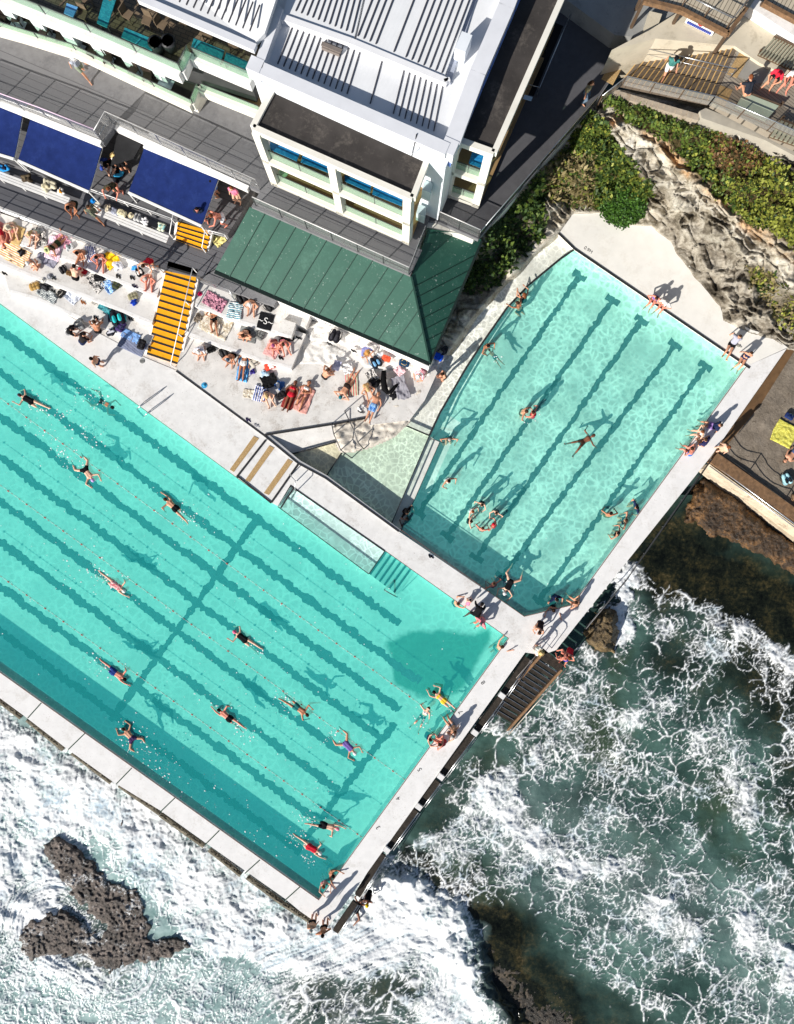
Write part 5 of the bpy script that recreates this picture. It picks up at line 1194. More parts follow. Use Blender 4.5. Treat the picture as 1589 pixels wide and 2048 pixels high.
def slat_bench(label, q4, z, n, m, h=.5, horiz=True):
    o = thing('timber_bench', label, 'bench', P(sum(p[0] for p in q4) / 4, sum(p[1] for p in q4) / 4, z)); a, b, c, d = q4
    for k in range(n):
        t0, t1 = k / n + .015, (k + 1) / n - .02
        q = MB(); q.slab([(*lerp(a, b, t0), z + h), (*lerp(a, b, t1), z + h), (*lerp(d, c, t1), z + h), (*lerp(d, c, t0), z + h)], .06); q.build('slat', m, o)
    for e, f in ((a, b), (d, c)):
        q = MB(); q.bar(P(*e, z + h - .1), P(*f, z + h - .1), .12, .16); q.build('side_beam', MATS['brown_post'], o)
    for e in q4: q = MB(); w = P(*e, z); q.bar(w, w + Vector((0, 0, h - .1)), .1); q.build('leg', MATS['brown_post'], o)
    return o
GREYT = mat('grey_green_slats', S(150, 148, 128), .85, .14, 4)
slat_bench('wide weathered slatted bench where the person in red sits', [(1517, 108), (1600, 146), (1626, 110), (1548, 74)], CZ, 14, GREYT)
slat_bench('long pale green slatted bench beside the boardwalk rail', [(1470, 214), (1532, 243), (1560, 212), (1488, 184)], CZ, 1, mat('green_glass_bench', S(168, 178, 158), .6, .06, 3))
slat_bench('slatted timber bench at the right edge beyond the boardwalk bend', [(1540, 272), (1620, 300), (1640, 270), (1562, 240)], CZ, 9, GREYT)
q = MB(); q.prism([(1500, 14), (1589, 72), (1660, 112), (1672, 92), (1600, 50), (1512, -4)], CZ + .9, CZ, CZ + .9)
tag(q.build('white_wall', WHITE), 'low white rounded wall along the upper path at the top right', 'wall')
# raised timber decks with brown beams at the top
def deck(label, poly, z, beam):
    o = thing('timber_deck', label, 'deck', P(*poly[0], z - 1)); q = MB(); q.slab([(*p, z) for p in poly], .12); q.build('boards', mat_boards('pale_deck_boards', S(186, 174, 154), 62, .22, .14, .85, .12), o)
    for a, b in beam: q = MB(); q.bar(P(*a, z + .05), P(*b, z + .05), .22, .3); q.build('beam', RUST if 'big' not in label else RUST, o)
    for p in poly: w = P(*p, z - .1); q = MB(); q.bar((w.x, w.y, CZ - 1), w, .14); q.build('post', MATS['brown_post'], o)
    return o
deck('raised pale timber deck with rust brown front beam at the top edge', [(1290, -2), (1363, 18), (1456, 66), (1490, 20), (1510, -30), (1300, -40)], CZ + 1.5, [((1288, 2), (1363, 21)), ((1363, 21), (1456, 69)), ((1456, 69), (1492, 18))])
deck('raised slatted timber deck in the top right corner of the photo', [(1526, 6), (1610, 50), (1640, 0), (1560, -40)], CZ + 1.2, [((1526, 6), (1612, 52))])
railing('brown framed rail around the raised pale timber deck at the top', [(1363, 14), (1452, 58), (1486, 14)], CZ + 1.5, .9, MATS['brown_post'], 1.3, mids=1, top_m=STEEL)
o = thing('banner', 'white banner with red emblem and blue lettering below the raised timber deck', 'banner', P(1400, 52, CZ + .2))
bq = [(1376, 34), (1430, 62), (1424, 72), (1370, 45)]
q = MB(); q.slab([(*p, z) for p, z in zip(bq, (CZ + .7, CZ + .7, CZ + .25, CZ + .25))], .02); q.build('cloth', mat('banner_white', (.78, .78, .78), .7, .03, 2), o)
rb = MB(); random.seed(11)
for k in range(14):
    t = .06 + k * .063; A = P(*lerp(bq[3], bq[2], t), CZ + .34); U = (P(*bq[0], CZ + .7) - P(*bq[3], CZ + .25)) * .35; Wd = (P(*bq[2], 0) - P(*bq[3], 0)).normalized() * .09
    rb.loop_prism([A + Vector((0, 0, .03)), A + Wd + Vector((0, 0, .03)), A + Wd + U + Vector((0, 0, .03)), A + U + Vector((0, 0, .03))], [A, A + Wd, A + Wd + U, A + U])
rb.build('lettering', mat('banner_blue', S(40, 60, 150), .7, .1, 2), o)
q = MB(); c = P(1403, 46, CZ + .62); q.disc(c, .2, .03); q.disc(c + Vector((.3, -.12, 0)), .17, .035); q.build('emblem', mat('banner_red', S(214, 40, 56), .7, .1, 2), o)
q = MB(); q.bar(P(1418, 54, CZ + .66), P(1428, 60, CZ + .66), .16, .05); q.build('black_mark', BLACKL, o)

# ---- rusty fender rails, brackets, sea stairs
OLDT = mat('sea_worn_timber', S(56, 50, 44), .9, .4, 5, S(24, 20, 16), .8, 2.4, bmp=.8)
fend = [((1048, 1312), (1000, 1382)), ((993, 1392), (946, 1456)), ((936, 1466), (878, 1544)), ((868, 1558), (834, 1604)), ((824, 1616), (770, 1690)), ((759, 1704), (708, 1786)), ((704, 1800), (664, 1858))]
for k, (a, b) in enumerate(fend):
    w = ('beside the top of the sea stairs', 'between the sea stairs and the painted 7', 'next to the painted 5', 'just above the painted 4', 'beside the painted 3', 'below the painted 3', 'by the two standing men')[k]
    o = thing('sea_rail', 'dark worn timber guard on the outer wall ' + w, 'guard rail', P(*lerp(a, b, .5), -1), 0, 'timber guards along the outer pool wall')
    q = MB(); A, B = P(a[0] + 8, a[1] + 4, .05), P(b[0] + 8, b[1] + 4, .05); q.bar(A, B, .42, .3); q.build('beam', OLDT, o)
    q = MB(); off = Vector((.16, -.1, .22)); q.tube([A + off, B + off], .035); q.tube([A + off + Vector((.14, -.1, -.15)), B + off + Vector((.14, -.1, -.15))], .03); q.build('pipe', STEEL, o)
    if k < 5:
        q = MB(); p = P(b[0] + 4, b[1] + 9, DK + .05); q.box(p, (.42, .34, .3), R(-36)); q.build('bracket', WHITE, o)
railing('thin dark rail along the seaward edge of the right pool wall', [(1420, 920), (1362, 1000), (1250, 1160), (1170, 1256)], DK, .35, DSTEEL, 2.5, mids=1)
o = thing('sea_stairs', 'weathered timber stairs with pipe rails going from the pool corner down into the sea', 'stairs', P(1010, 1440, -2))
sa, sb, sc_, sd = (1082, 1310), (1124, 1338), (1010, 1466), (966, 1440)
for k in range(16):
    t0, t1 = k / 16, (k + .72) / 16; z = .05 - 2.15 * k / 15
    q = MB(); q.slab([(*lerp(sa, sd, t0), z), (*lerp(sb, sc_, t0), z), (*lerp(sb, sc_, t1), z), (*lerp(sa, sd, t1), z)], .09); q.build('tread', OLDT, o)
    q = MB(); q.bar(P(*lerp(sa, sd, t0), z + .02), P(*lerp(sb, sc_, t0), z + .02), .035, .06); q.build('nosing', STEEL, o)
for a, b, m in ((sa, sd, RUST), (sb, sc_, RUST)):
    q = MB(); q.bar(P(*a, .1), P(*b, -2.1), .16, .3); q.build('stringer', m, o)
    s = -6 if a is sa else 8
    q = MB(); q.tube([P(a[0] + s, a[1] + s * .4, .95), P(b[0] + s, b[1] + s * .4, -1.2)], .035); q.tube([P(a[0] + s, a[1] + s * .4, .5), P(b[0] + s, b[1] + s * .4, -1.6)], .03)
    q.build('handrail', mat('worn_pipe', S(190, 180, 170), .4, .15, 3, metal=.4), o)
    q = MB()
    for k in range(5): t = k / 4.0; x, y = lerp(a, b, t); q.bar(P(x + s, y + s * .4, -2.1 * t - .1), P(x + s, y + s * .4, .95 - 2.15 * t), .05)
    q.build('post', OLDT, o)
q = MB(); q.slab([(1086, 1296, DK), (1128, 1330, DK), (1120, 1342, DK), (1080, 1312, DK)], .3); q.build('landing', OLDT, o)
q = MB()
for x, y in ((1084, 1312), (1104, 1296)):
    q.tube([P(x, y, DK), P(x, y, DK + .9), P(x - 4, y - 4, DK + 1.0), P(x - 16, y - 14, DK + 1.0), P(x - 18, y - 16, DK + .9), P(x - 18, y - 16, DK)], .03)
q.build('hoop_rail', STEEL, o)
# pool ladder
o = thing('pool_ladder', 'steel hoop ladder at the deck edge of the main pool', 'ladder', P(288, 815, DK))
for x, y in ((282, 810), (296, 825)):
    q = MB(); q.tube([P(x + 8, y - 7, DK), P(x + 8, y - 7, DK + .7), P(x + 6, y - 5, DK + .9), P(x - 4, y + 4, DK + .9), P(x - 8, y + 8, DK + .5), P(x - 8, y + 8, -.9)], .03); q.build('rail', STEEL, o)
for z in (-.2, -.5, -.8): q = MB(); q.bar(P(274, 818, z), P(288, 833, z), .08, .03); q.build('rung', STEEL, o)
railing('small steel handrail beside the first shallow shelf step', [(583, 950), (594, 962), (594, 982)], DK, .8, STEEL, 1.0, mids=0)
railing('thin steel rail into the water at the shallow shelf steps', [(770, 1178, -.3), (795, 1192, -.9)], 0, .8, DSTEEL, 1.2, mids=0)
o = thing('railing', 'dark steel hand rails leading from the white rock into the wading pool', 'railing', P(700, 870, .4))
for pts in ([(664, 848, .6), (668, 868, .5), (682, 900, .2), (704, 916, -.2)], [(690, 822, .6), (708, 860, .5), (716, 884, .3), (728, 898, -.2)]):
    q = MB(); q.tube([P(x, y, z + .85) for x, y, z in pts], .035); q.build('top_rail', DSTEEL, o)
    for x, y, z in pts: q = MB(); q.bar(P(x, y, z - .2), P(x, y, z + .85), .05); q.build('post', DSTEEL, o)
railing('thin dark rail at the top of the submerged step by the wading pool', [(862, 880, -.3), (886, 888, -.3)], 0, .9, DSTEEL, 1.2, mids=0)
# white rough rock of the lower terrace
def rough_patch(name, poly, z0, amp, seed, m):
    xs = [p[0] for p in poly]; ys = [p[1] for p in poly]; X, Y = np.meshgrid(np.arange(min(xs), max(xs) + 4, 3.0), np.arange(min(ys), max(ys) + 4, 3.0)); d = poly_d(X, Y, poly)
    Z = z0 + (np.abs(fbm(X / 22, Y / 14, seed, 5) - .5) * 2.2 - .2) * amp * np.clip(d / 8, 0, 1) - .25 * (d < 1)
    return tag(grid_mesh(name, X, Y, Z, m, None, d > -2), kind='structure')
WROCK = mat('white_washed_rock', (.76, .74, .71), .85, .1, 3, (.30, .27, .23), .7, 2.6, bmp=.8)
BROCK = mat('brown_mottled_rock', (.62, .57, .50), .85, .18, 2.5, (.20, .16, .12), .85, 2.4, bmp=.9)
rough_patch('white_rock', [(612, 655), (640, 640), (860, 722), (850, 745), (800, 740), (730, 735), (690, 690), (620, 680)], .75, .35, 71, WROCK)
rough_patch('white_rock', [(605, 690), (640, 676), (690, 700), (720, 735), (700, 745), (640, 730), (598, 730)], .62, .25, 77, WROCK)
rough_patch('brown_rock', [(662, 852), (735, 836), (745, 815), (790, 790), (835, 760), (858, 740), (858, 770), (830, 820), (812, 848), (785, 872), (740, 893), (700, 903), (684, 903), (672, 880)], .42, .35, 73, BROCK)
rough_patch('white_rock', [(868, 722), (900, 660), (925, 640), (935, 650), (905, 690), (868, 745), (845, 780), (838, 768)], .5, .5, 75, WROCK)
# lane ropes with floats
RF = mat('red_float', S(206, 70, 60), .5, .1, 3); WF = mat('white_float', (.8, .78, .76), .5, .05, 3)
for (a, b, lab) in (((-60, 752), (845, 1412), 'lane rope of red and white floats nearest the terraces'), ((-60, 926), (812, 1561), 'lane rope of red and white floats along the middle of the main pool'), ((-60, 1108), (726, 1676), 'lane rope of red and white floats nearest the sea wall')):
    o = thing('lane_rope', lab, 'lane rope', P(*a, 0), 0, 'lane ropes of the main pool')
    q = MB(); q.tube([P(*lerp(a, b, t / 30), .02 + .006 * math.sin(t * 2)) for t in range(31)], .006, 5); q.build('rope', WF, o)
    ln = math.hypot(b[0] - a[0], b[1] - a[1]); rw = [MB(), MB()]
    n = int(ln / 9)
    for k in range(n):
        c = P(*lerp(a, b, (k + .5) / n), .025); dd_ = (P(*b) - P(*a)).normalized(); r_ = .04 if k % 5 == 0 else .013
        rw[1 if k % 5 in (2, 4) else 0].tube([c - dd_ * .06, c + dd_ * .06], r_, 7)
    rw[0].build('red_floats', RF, o)['kind'] = 'stuff'; rw[1].build('white_floats', WF, o)['kind'] = 'stuff'
# ================================================================== PEOPLE
def V(*a): return Vector(a)
def ik(a, t, l1, l2, pole):
    d = t - a; L_ = d.length
    if L_ > (l1 + l2) * .995: t = a + d * ((l1 + l2) * .995 / L_); d = t - a; L_ = d.length
    L_ = max(L_, abs(l1 - l2) + .02); u = d.normalized()
    x = (l1 * l1 - l2 * l2 + L_ * L_) / (2 * L_); h = math.sqrt(max(0, l1 * l1 - x * x))
    p = pole - u * pole.dot(u)
    p = p.normalized() if p.length > 1e-4 else V(0, 0, 1)
    return a + u * x + p * h, t
# pose: pelvis, pitch of the trunk (0 upright, 90 face down with the head at +Y, -90 on the back with the head at -Y),
#       hands L/R, elbow pole, feet L/R, knee pole, nod of the head
U_, D_, F_, B_, O_ = (0, 0, 1), (0, 0, -1), (0, 1, 0), (0, -1, 0), 'out'
POSES = {
 'stand':   ((0, 0, .91), 3, (-.27, .08, .82), (.27, .06, .82), B_, (-.11, .0, .07), (.11, .03, .07), F_, 5),
 'akimbo':  ((0, 0, .91), 2, (-.2, .08, 1.02), (.2, .08, 1.02), O_, (-.14, .0, .07), (.14, .03, .07), F_, 5),
 'phone':   ((0, 0, .91), 6, (-.07, .32, 1.2), (.08, .33, 1.2), D_, (-.11, .0, .07), (.11, .06, .07), F_, 30),
 'walk':    ((0, 0, .88), 8, (-.27, .22, .95), (.27, -.18, .9), B_, (-.1, -.34, .12), (.1, .34, .07), F_, 5),
 'brow':    ((0, 0, .91), 0, (-.16, .14, 1.56), (.16, .14, 1.56), O_, (-.13, 0, .07), (.13, .02, .07), F_, 0),
 'lean':    ((0, 0, .86), 40, (-.3, .66, .95), (.3, .66, .95), O_, (-.14, -.06, .07), (.14, -.06, .07), F_, 10),
 'bend':    ((0, -.1, .86), 78, (-.2, .62, .35), (.22, .7, .4), F_, (-.14, -.08, .07), (.16, .06, .07), F_, 20),
 'crouch':  ((0, -.1, .34), 38, (-.12, .46, .3), (.14, .48, .34), O_, (-.14, .08, .07), (.14, .1, .07), (0, .6, .8), 20),
 'knees':   ((0, 0, .12), 24, (-.1, .46, .36), (.1, .44, .38), O_, (-.13, .5, .06), (.13, .52, .06), (0, .2, 1), 25),
 'legs':    ((0, 0, .12), 26, (-.2, .46, .2), (.2, .44, .2), O_, (-.15, .84, .06), (.17, .8, .06), (0, 0, 1), 25),
 'legup':   ((0, 0, .12), 20, (-.15, .5, .4), (.24, .3, .15), O_, (-.14, .52, .06), (.2, .85, .06), (0, .1, 1), 25),
 'cross':   ((0, 0, .12), 24, (-.12, .3, .2), (.12, .3, .2), O_, (.13, .32, .06), (-.13, .34, .07), O_, 35),
 'recline': ((0, 0, .12), -38, (-.3, -.42, .04), (.3, -.42, .04), B_, (-.12, .86, .05), (.14, .84, .05), (0, 0, 1), 30),
 'edge':    ((0, 0, .12), 18, (-.2, .26, .22), (.2, .26, .22), O_, (-.13, .52, -.34), (.13, .5, -.34), (0, 1, .4), 20),
 'edgelean':((0, 0, .12), -12, (-.28, -.2, .03), (.28, -.2, .03), B_, (-.12, .62, -.26), (.14, .6, -.26), (0, 1, .4), 10),
 'bench':   ((0, 0, .12), 35, (-.14, .5, .1), (.14, .52, .08), O_, (-.15, .48, -.36), (.2, .56, -.36), (0, 1, .4), 30),
 'supine':  ((0, 0, .12), -90, (-.3, .06, .06), (.3, .04, .06), O_, (-.11, .9, .06), (.12, .9, .06), U_, -5),
 'supine2': ((0, 0, .12), -90, (-.16, -.72, .1), (.3, .0, .06), O_, (-.11, .88, .06), (.16, .72, .06), U_, -5),
 'supine3': ((0, 0, .12), -84, (-.1, -.12, .26), (.14, -.1, .26), O_, (-.12, .86, .06), (.13, .64, .06), U_, 0),
 'prone':   ((0, 0, .11), 88, (-.2, .66, .05), (.2, .66, .05), O_, (-.11, -.88, .06), (.12, -.88, .06), D_, -20),
 'elbows':  ((0, 0, .11), 68, (-.14, .62, .05), (.14, .64, .05), O_, (-.11, -.88, .06), (.12, -.6, .42), D_, -25),
 'crawl1':  ((0, 0, -.05), 92, (-.5, .32, -.16), (.14, 1.06, -.03), O_, (-.13, -.9, -.08), (.12, -.86, -.2), D_, -18),
 'crawl2':  ((0, 0, -.05), 91, (-.46, .66, .1), (.22, .84, -.2), O_, (-.16, -.88, -.14), (.16, -.9, -.05), D_, -18),
 'breast':  ((0, 0, -.06), 89, (-.34, .86, -.06), (.34, .86, -.06), O_, (-.34, -.74, -.16), (.34, -.74, -.16), O_, -20),
 'streamline': ((0, 0, -.06), 90, (-.3, .84, -.02), (.2, .96, -.02), O_, (-.1, -.9, -.1), (.1, -.9, -.16), D_, -14),
 'kick':    ((0, 0, -.07), 89, (-.4, .62, -.06), (.36, .6, -.1), O_, (-.42, -.66, -.12), (.1, -.92, -.12), O_, -14),
 'float':   ((0, 0, -.06), -86, (-.6, -.5, -.04), (.55, -.62, -.06), O_, (-.4, .8, -.1), (.36, .84, -.1), U_, 0),
 'floatup': ((0, 0, -.12), -62, (-.4, .1, -.02), (.3, -.72, .02), O_, (-.2, .84, -.1), (.3, .8, -.12), U_, 10),
 'wade':    ((0, 0, -.22), 8, (-.3, .36, .0), (.3, .36, .0), O_, (-.14, 0, -1.08), (.14, .04, -1.08), F_, 10),
 'wadefar': ((0, 0, -.22), 12, (-.2, .52, .02), (.44, .22, .0), O_, (-.14, 0, -1.08), (.14, .04, -1.08), F_, 10),
 'deep':    ((0, 0, -.46), 12, (-.34, .34, -.06), (.34, .34, -.06), O_, (-.16, -.1, -1.1), (.16, .0, -1.1), F_, 5),
 'hang':    ((0, -.22, -.36), 14, (-.22, .3, .3), (.24, .3, .3), O_, (-.12, -.3, -1.0), (.12, -.36, -1.0), F_, 0),
 'rest':    ((0, -.3, -.36), 24, (-.42, .3, .3), (.42, .3, .3), O_, (-.12, -.6, -.9), (.12, -.66, -.9), F_, 10),
 'climb':   ((0, -.1, .52), 62, (-.32, .5, .05), (.3, .52, .05), O_, (-.34, -.5, -.2), (.3, -.3, .06), F_, 10),
}
def skeleton(pose, mir=False):
    pel, pitch, HL, HR, ep, FLt, FRt, kp, nod = POSES[pose]
    a = R(pitch); pel = V(*pel); up = V(0, math.sin(a), math.cos(a)); fr = V(0, math.cos(a), -math.sin(a)); rt = V(1, 0, 0)
    J = {'pel': pel, 'waist': pel + up * .2, 'chest': pel + up * .38, 'neck': pel + up * .50}
    an = R(pitch * .75 + nod) if abs(pitch) < 60 else R(pitch + nod)
    hu = V(0, math.sin(an), math.cos(an)); hf = V(0, math.cos(an), -math.sin(an))
    J['hu'], J['hf'], J['up'], J['fr'] = hu, hf, up, fr
    J['head'] = J['neck'] + hu * .165 + hf * .02
    for s, k, H, Ft in ((-1, 'L', HL, FLt), (1, 'R', HR, FRt)):
        sh = pel + up * .455 + rt * s * .175; hp = pel + rt * s * .095 - up * .03
        e = V(s, 0, 0) + V(0, 0, .15) if ep == 'out' else V(*ep); kn = V(s, .3, .25) if kp == 'out' else V(*kp)
        J['sh' + k] = sh; J['hip' + k] = hp
        J['el' + k], J['wr' + k] = ik(sh, V(*H), .29, .26, e)
        J['kn' + k], J['an' + k] = ik(hp, V(*Ft), .44, .43, kn)
        shin = (J['an' + k] - J['kn' + k]).normalized()
        if pitch > 60: toe = J['an' + k] + shin * .17 + V(s * .03, 0, -.02)
        elif abs(pitch) > 60 or shin.y > .8: toe = J['an' + k] + V(s * .05, .04, .17).normalized() * .17
        else: toe = J['an' + k] + V(s * .05, .18, -.035)
        J['toe' + k] = toe
    if mir:
        for k in list(J): J[k] = V(-J[k].x, J[k].y, J[k].z)
        for q in ('sh', 'hip', 'el', 'wr', 'kn', 'an', 'toe'): J[q + 'L'], J[q + 'R'] = J[q + 'R'], J[q + 'L']
    return J
_mesh = {}
def remeshed(mb, voxel, name, it=4):
    me = bpy.data.meshes.new(name); me.from_pydata(mb.v, [], mb.f); me.update()
    o = bpy.data.objects.new(name, me); COL.objects.link(o)
    r = o.modifiers.new('r', 'REMESH'); r.mode = 'VOXEL'; r.voxel_size = voxel
    s = o.modifiers.new('s', 'SMOOTH'); s.iterations = it; s.factor = .5
    dg = bpy.context.evaluated_depsgraph_get(); out = bpy.data.meshes.new_from_object(o.evaluated_get(dg))
    bpy.data.objects.remove(o); bpy.data.meshes.remove(me)
    out.polygons.foreach_set('use_smooth', [True] * len(out.polygons)); return out
def body_mesh(pose, mir, fem):
    key = ('body', pose, mir, fem)
    if key in _mesh: return _mesh[key]
    J = skeleton(pose, mir); m = MB(); X_ = V(1, 0, 0); up, fr = J['up'], J['fr']
    w = .9 if fem else 1.0
    for s, k in ((-1, 'L'), (1, 'R')):
        o = X_ * s
        m.caps(J['pel'] + o * .065, J['waist'] + o * .05, .115, .098 * w); m.caps(J['waist'] + o * .05, J['chest'] + o * .06 * w, .098 * w, .118 * w)
        m.caps(J['chest'] + o * .05 + up * .03, J['sh' + k] - o * .03 - up * .015, .1 * w, .062 * w)
        m.caps(J['neck'] - up * .02, J['sh' + k] - o * .02, .055, .055 * w)
        if fem: m.caps(J['chest'] + o * .075 + fr * .07 - up * .03, J['chest'] + o * .07 + fr * .1 - up * .04, .062, .05)
        m.caps(J['sh' + k], J['el' + k], .055 * w, .043 * w); m.caps(J['el' + k], J['wr' + k], .044 * w, .03 * w)
        hd = (J['wr' + k] - J['el' + k]).normalized(); m.caps(J['wr' + k], J['wr' + k] + hd * .07, .03, .034)
        m.caps(J['hip' + k], J['kn' + k], .092, .06); sh_ = (J['an' + k] - J['kn' + k])
        m.caps(J['kn' + k], J['kn' + k] + sh_ * .35, .058, .06 * w); m.caps(J['kn' + k] + sh_ * .35, J['an' + k], .06 * w, .038)
        m.caps(J['an' + k], J['toe' + k], .042, .03)
    m.caps(J['neck'] - up * .03, J['head'] - J['hu'] * .06, .058, .052)
    hu, hf, hd = J['hu'], J['hf'], J['head']
    m.caps(hd - hu * .035 + hf * .012, hd + hu * .035 - hf * .012, .082, .098); m.caps(hd - hu * .09 + hf * .05, hd - hu * .04 + hf * .045, .042, .055)
    out = remeshed(m, .021, 'body')
    bm = bmesh.new(); bm.from_mesh(out)
    ex = MB()
    for s, k in ((-1, 'L'), (1, 'R')):   # five fingers on each hand
        d = (J['wr' + k] - J['el' + k]).normalized(); side = d.cross(V(0, 0, 1)); side = side.normalized() if side.length > .1 else V(1, 0, 0); dn = side.cross(d).normalized()
        if dn.z > 0: dn = -dn
        pl = J['wr' + k] + d * .075
        for i, (off, ln, cu) in enumerate(((-.027, .068, .25), (-.009, .078, .2), (.009, .072, .25), (.026, .056, .35))):
            b0 = pl + side * off; b1 = b0 + d * ln * .5 + dn * .006; b2 = b1 + (d - dn * -cu).normalized() * ln * .5; ex.tube([b0, b1, b2], [.0095, .0085, .006], 6)
        th = J['wr' + k] + d * .02 + side * (-.03 * s); ex.tube([th, th + (d - side * s).normalized() * .04, th + (d - side * s).normalized() * .04 + d * .03], [.012, .01, .007], 6)
        e = hd + X_ * s * .088; ex.caps(e, e + hu * .025, .016, .014, 7, 2)
    ex.caps(hd + hf * .095 - hu * .005, hd + hf * .108 - hu * .03, .012, .017, 7, 2)   # nose
    n0 = len(ex.f)
    for s in (-1, 1): p = hd + hf * .088 + X_ * s * .033 + hu * .012; ex.caps(p, p + X_ * .008, .011, .011, 7, 2)
    p = hd + hf * .092 - hu * .062; ex.caps(p - X_ * .02, p + X_ * .02, .008, .008, 6, 2)
    vs = [bm.verts.new(v) for v in ex.v]
    for i, f in enumerate(ex.f):
        try: fc = bm.faces.new([vs[k] for k in f]); fc.smooth = True; fc.material_index = 1 if i >= n0 else 0
        except ValueError: pass
    bm.to_mesh(out); bm.free(); _mesh[key] = out; return out
def suit_mesh(kind, pose, mir, fem):
    key = (kind, pose, mir, fem)
    if key in _mesh: return _mesh[key]
    J = skeleton(pose, mir); m = MB(); X_ = V(1, 0, 0); up, fr = J['up'], J['fr']; w = .9 if fem else 1.0; g = .014
    def low(frac):
        for s, k in ((-1, 'L'), (1, 'R')):
            o = X_ * s; m.caps(J['pel'] + o * .065 - up * .03, J['pel'] + o * .06 + up * .07, .118 + g, .104 + g)
            if frac > 0: m.caps(J['hip' + k], J['hip' + k].lerp(J['kn' + k], frac), .1 + g, .088 + g - .02 * frac)
    def top(lo, hi, sl=0.0, shld=False):
        for s, k in ((-1, 'L'), (1, 'R')):
            o = X_ * s; m.caps(J['pel'].lerp(J['chest'], lo) + o * .052, J['chest'] + o * .06 * w + up * hi, .1 * w + g, .117 * w + g)
            if fem: m.caps(J['chest'] + o * .075 + fr * .07 - up * .03, J['chest'] + o * .07 + fr * .1 - up * .04, .062 + g, .05 + g)
            if shld: m.caps(J['chest'] + o * .05 + up * .04, J['sh' + k] - o * .02, .1 * w + g, .064 + g)
            if sl: m.caps(J['sh' + k], J['sh' + k].lerp(J['el' + k], min(1, sl)), .062 + g, .052 + g)
            if sl > 1: m.caps(J['el' + k], J['wr' + k], .05 + g, .034 + g)
    if kind == 'shorts': low(.55)
    elif kind == 'trunks': low(.28)
    elif kind == 'brief': low(0)
    elif kind == 'bra': top(.86, -.02)
    elif kind == 'onepiece': low(0); top(.2, -.01)
    elif kind == 'shirt': top(.05, .03, .6, True)
    elif kind == 'wetsuit': low(.6); top(.1, .03, 1.9, True)
    elif kind == 'trousers':
        low(1.0)
        for k in 'LR': m.caps(J['kn' + k], J['kn' + k].lerp(J['an' + k], .85), .07 + g, .055 + g)
    elif kind == 'hair' or kind == 'longhair':
        hd, hu, hf = J['head'], J['hu'], J['hf']
        m.caps(hd - hf * .03 + hu * .005, hd + hu * .045 - hf * .022, .092, .098); 
        if kind == 'longhair': m.caps(hd - hf * .06 - hu * .02, J['neck'] - J['fr'] * .09 - up * .05, .085, .06)
    elif kind == 'cap':
        hd, hu, hf = J['head'], J['hu'], J['hf']; m.caps(hd + hu * .035 - hf * .012, hd + hu * .05 - hf * .015, .104, .106); m.caps(hd + hu * .05 + hf * .08, hd + hu * .045 + hf * .13, .05, .04)
    elif kind == 'swimcap':
        hd, hu, hf = J['head'], J['hu'], J['hf']; m.caps(hd + hu * .022 - hf * .022, hd + hu * .05 - hf * .015, .1, .1)
    elif kind == 'hat':
        hd, hu, hf = J['head'], J['hu'], J['hf']
        c = hd + hu * .05; s1 = X_.cross(hu).normalized()
        for i in range(16):
            a = i / 16 * 6.2832; m.caps(c, c + (X_ * math.cos(a) + s1 * math.sin(a)) * .2, .022, .018, 6, 2)
        m.caps(c, c + hu * .08, .104, .09)
    out = remeshed(m, .016 if kind in ('hat',) else .02, kind, 3); _mesh[key] = out; return out
NAMES = {'shorts': 'swim_shorts', 'trunks': 'swim_trunks', 'brief': 'swim_briefs', 'bra': 'bikini_top', 'onepiece': 'swimsuit', 'shirt': 'shirt', 'wetsuit': 'wetsuit', 'trousers': 'trousers', 'hair': 'hair', 'longhair': 'hair', 'cap': 'cap', 'swimcap': 'swim_cap', 'hat': 'sun_hat'}
EYE = mat('eye_dark', (.05, .03, .03), .4, .1, 5)
SK = {'f': skin(226, 178, 152), 'm': skin(206, 150, 120), 't': skin(184, 124, 92), 'b': skin(132, 84, 62), 'r': skin(222, 140, 118), 'd': skin(70, 48, 40)}
HC = {'k': (26, 22, 22), 'n': (66, 46, 34), 'y': (206, 176, 128), 'g': (170, 165, 160), 'r': (120, 70, 44)}
def person(px, py, z, head, pose, sk, hair, wear, label, mir=False, group=None, scale=1.0, fem=None):
    scale *= 1.26
    """wear: list of (garment, rgb); head: direction in degrees of the picture (0 right, 90 up)"""
    if fem is None: fem = any(g in ('bra', 'onepiece') for g, _ in wear)
    if POSES[pose][1] < -60: head += 180
    p = P(px, py, z)
    o = thing('person', label, 'person', p, R(head - 90), group); o.scale = (scale,) * 3
    def child(nm, me, m, m2=None):
        c = bpy.data.objects.new(nm, me); COL.objects.link(c); c.parent = o
        while len(me.materials) < (2 if m2 else 1): me.materials.append(m)
        c.material_slots[0].link = 'OBJECT'; c.material_slots[0].material = m
        if m2: c.material_slots[1].link = 'OBJECT'; c.material_slots[1].material = m2
        return c
    child('body', body_mesh(pose, mir, fem), SK[sk], EYE)
    hk = {'l': 'longhair', 's': 'hair'}
    if hair: child('hair', suit_mesh(hk[hair[1]], pose, mir, fem), cloth(*HC[hair[0]]))
    for g, c in wear: child(NAMES[g], suit_mesh(g, pose, mir, fem), c if not isinstance(c, tuple) else cloth(*c))
    return o
BLK, WHT, NAVY, RED, PINK, BLU, TEALC, YELC, PURP, GRYC, KHAK = (24, 24, 27), (235, 233, 230), (34, 44, 78), (205, 40, 58), (238, 130, 160), (60, 110, 190), (40, 110, 120), (246, 200, 60), (120, 100, 170), (120, 120, 124), (160, 150, 130)
STRAW = (222, 190, 130)
FLOR = mat_stripe('floral_cloth', S(220, 60, 80), S(245, 225, 220), blotch=9.0)
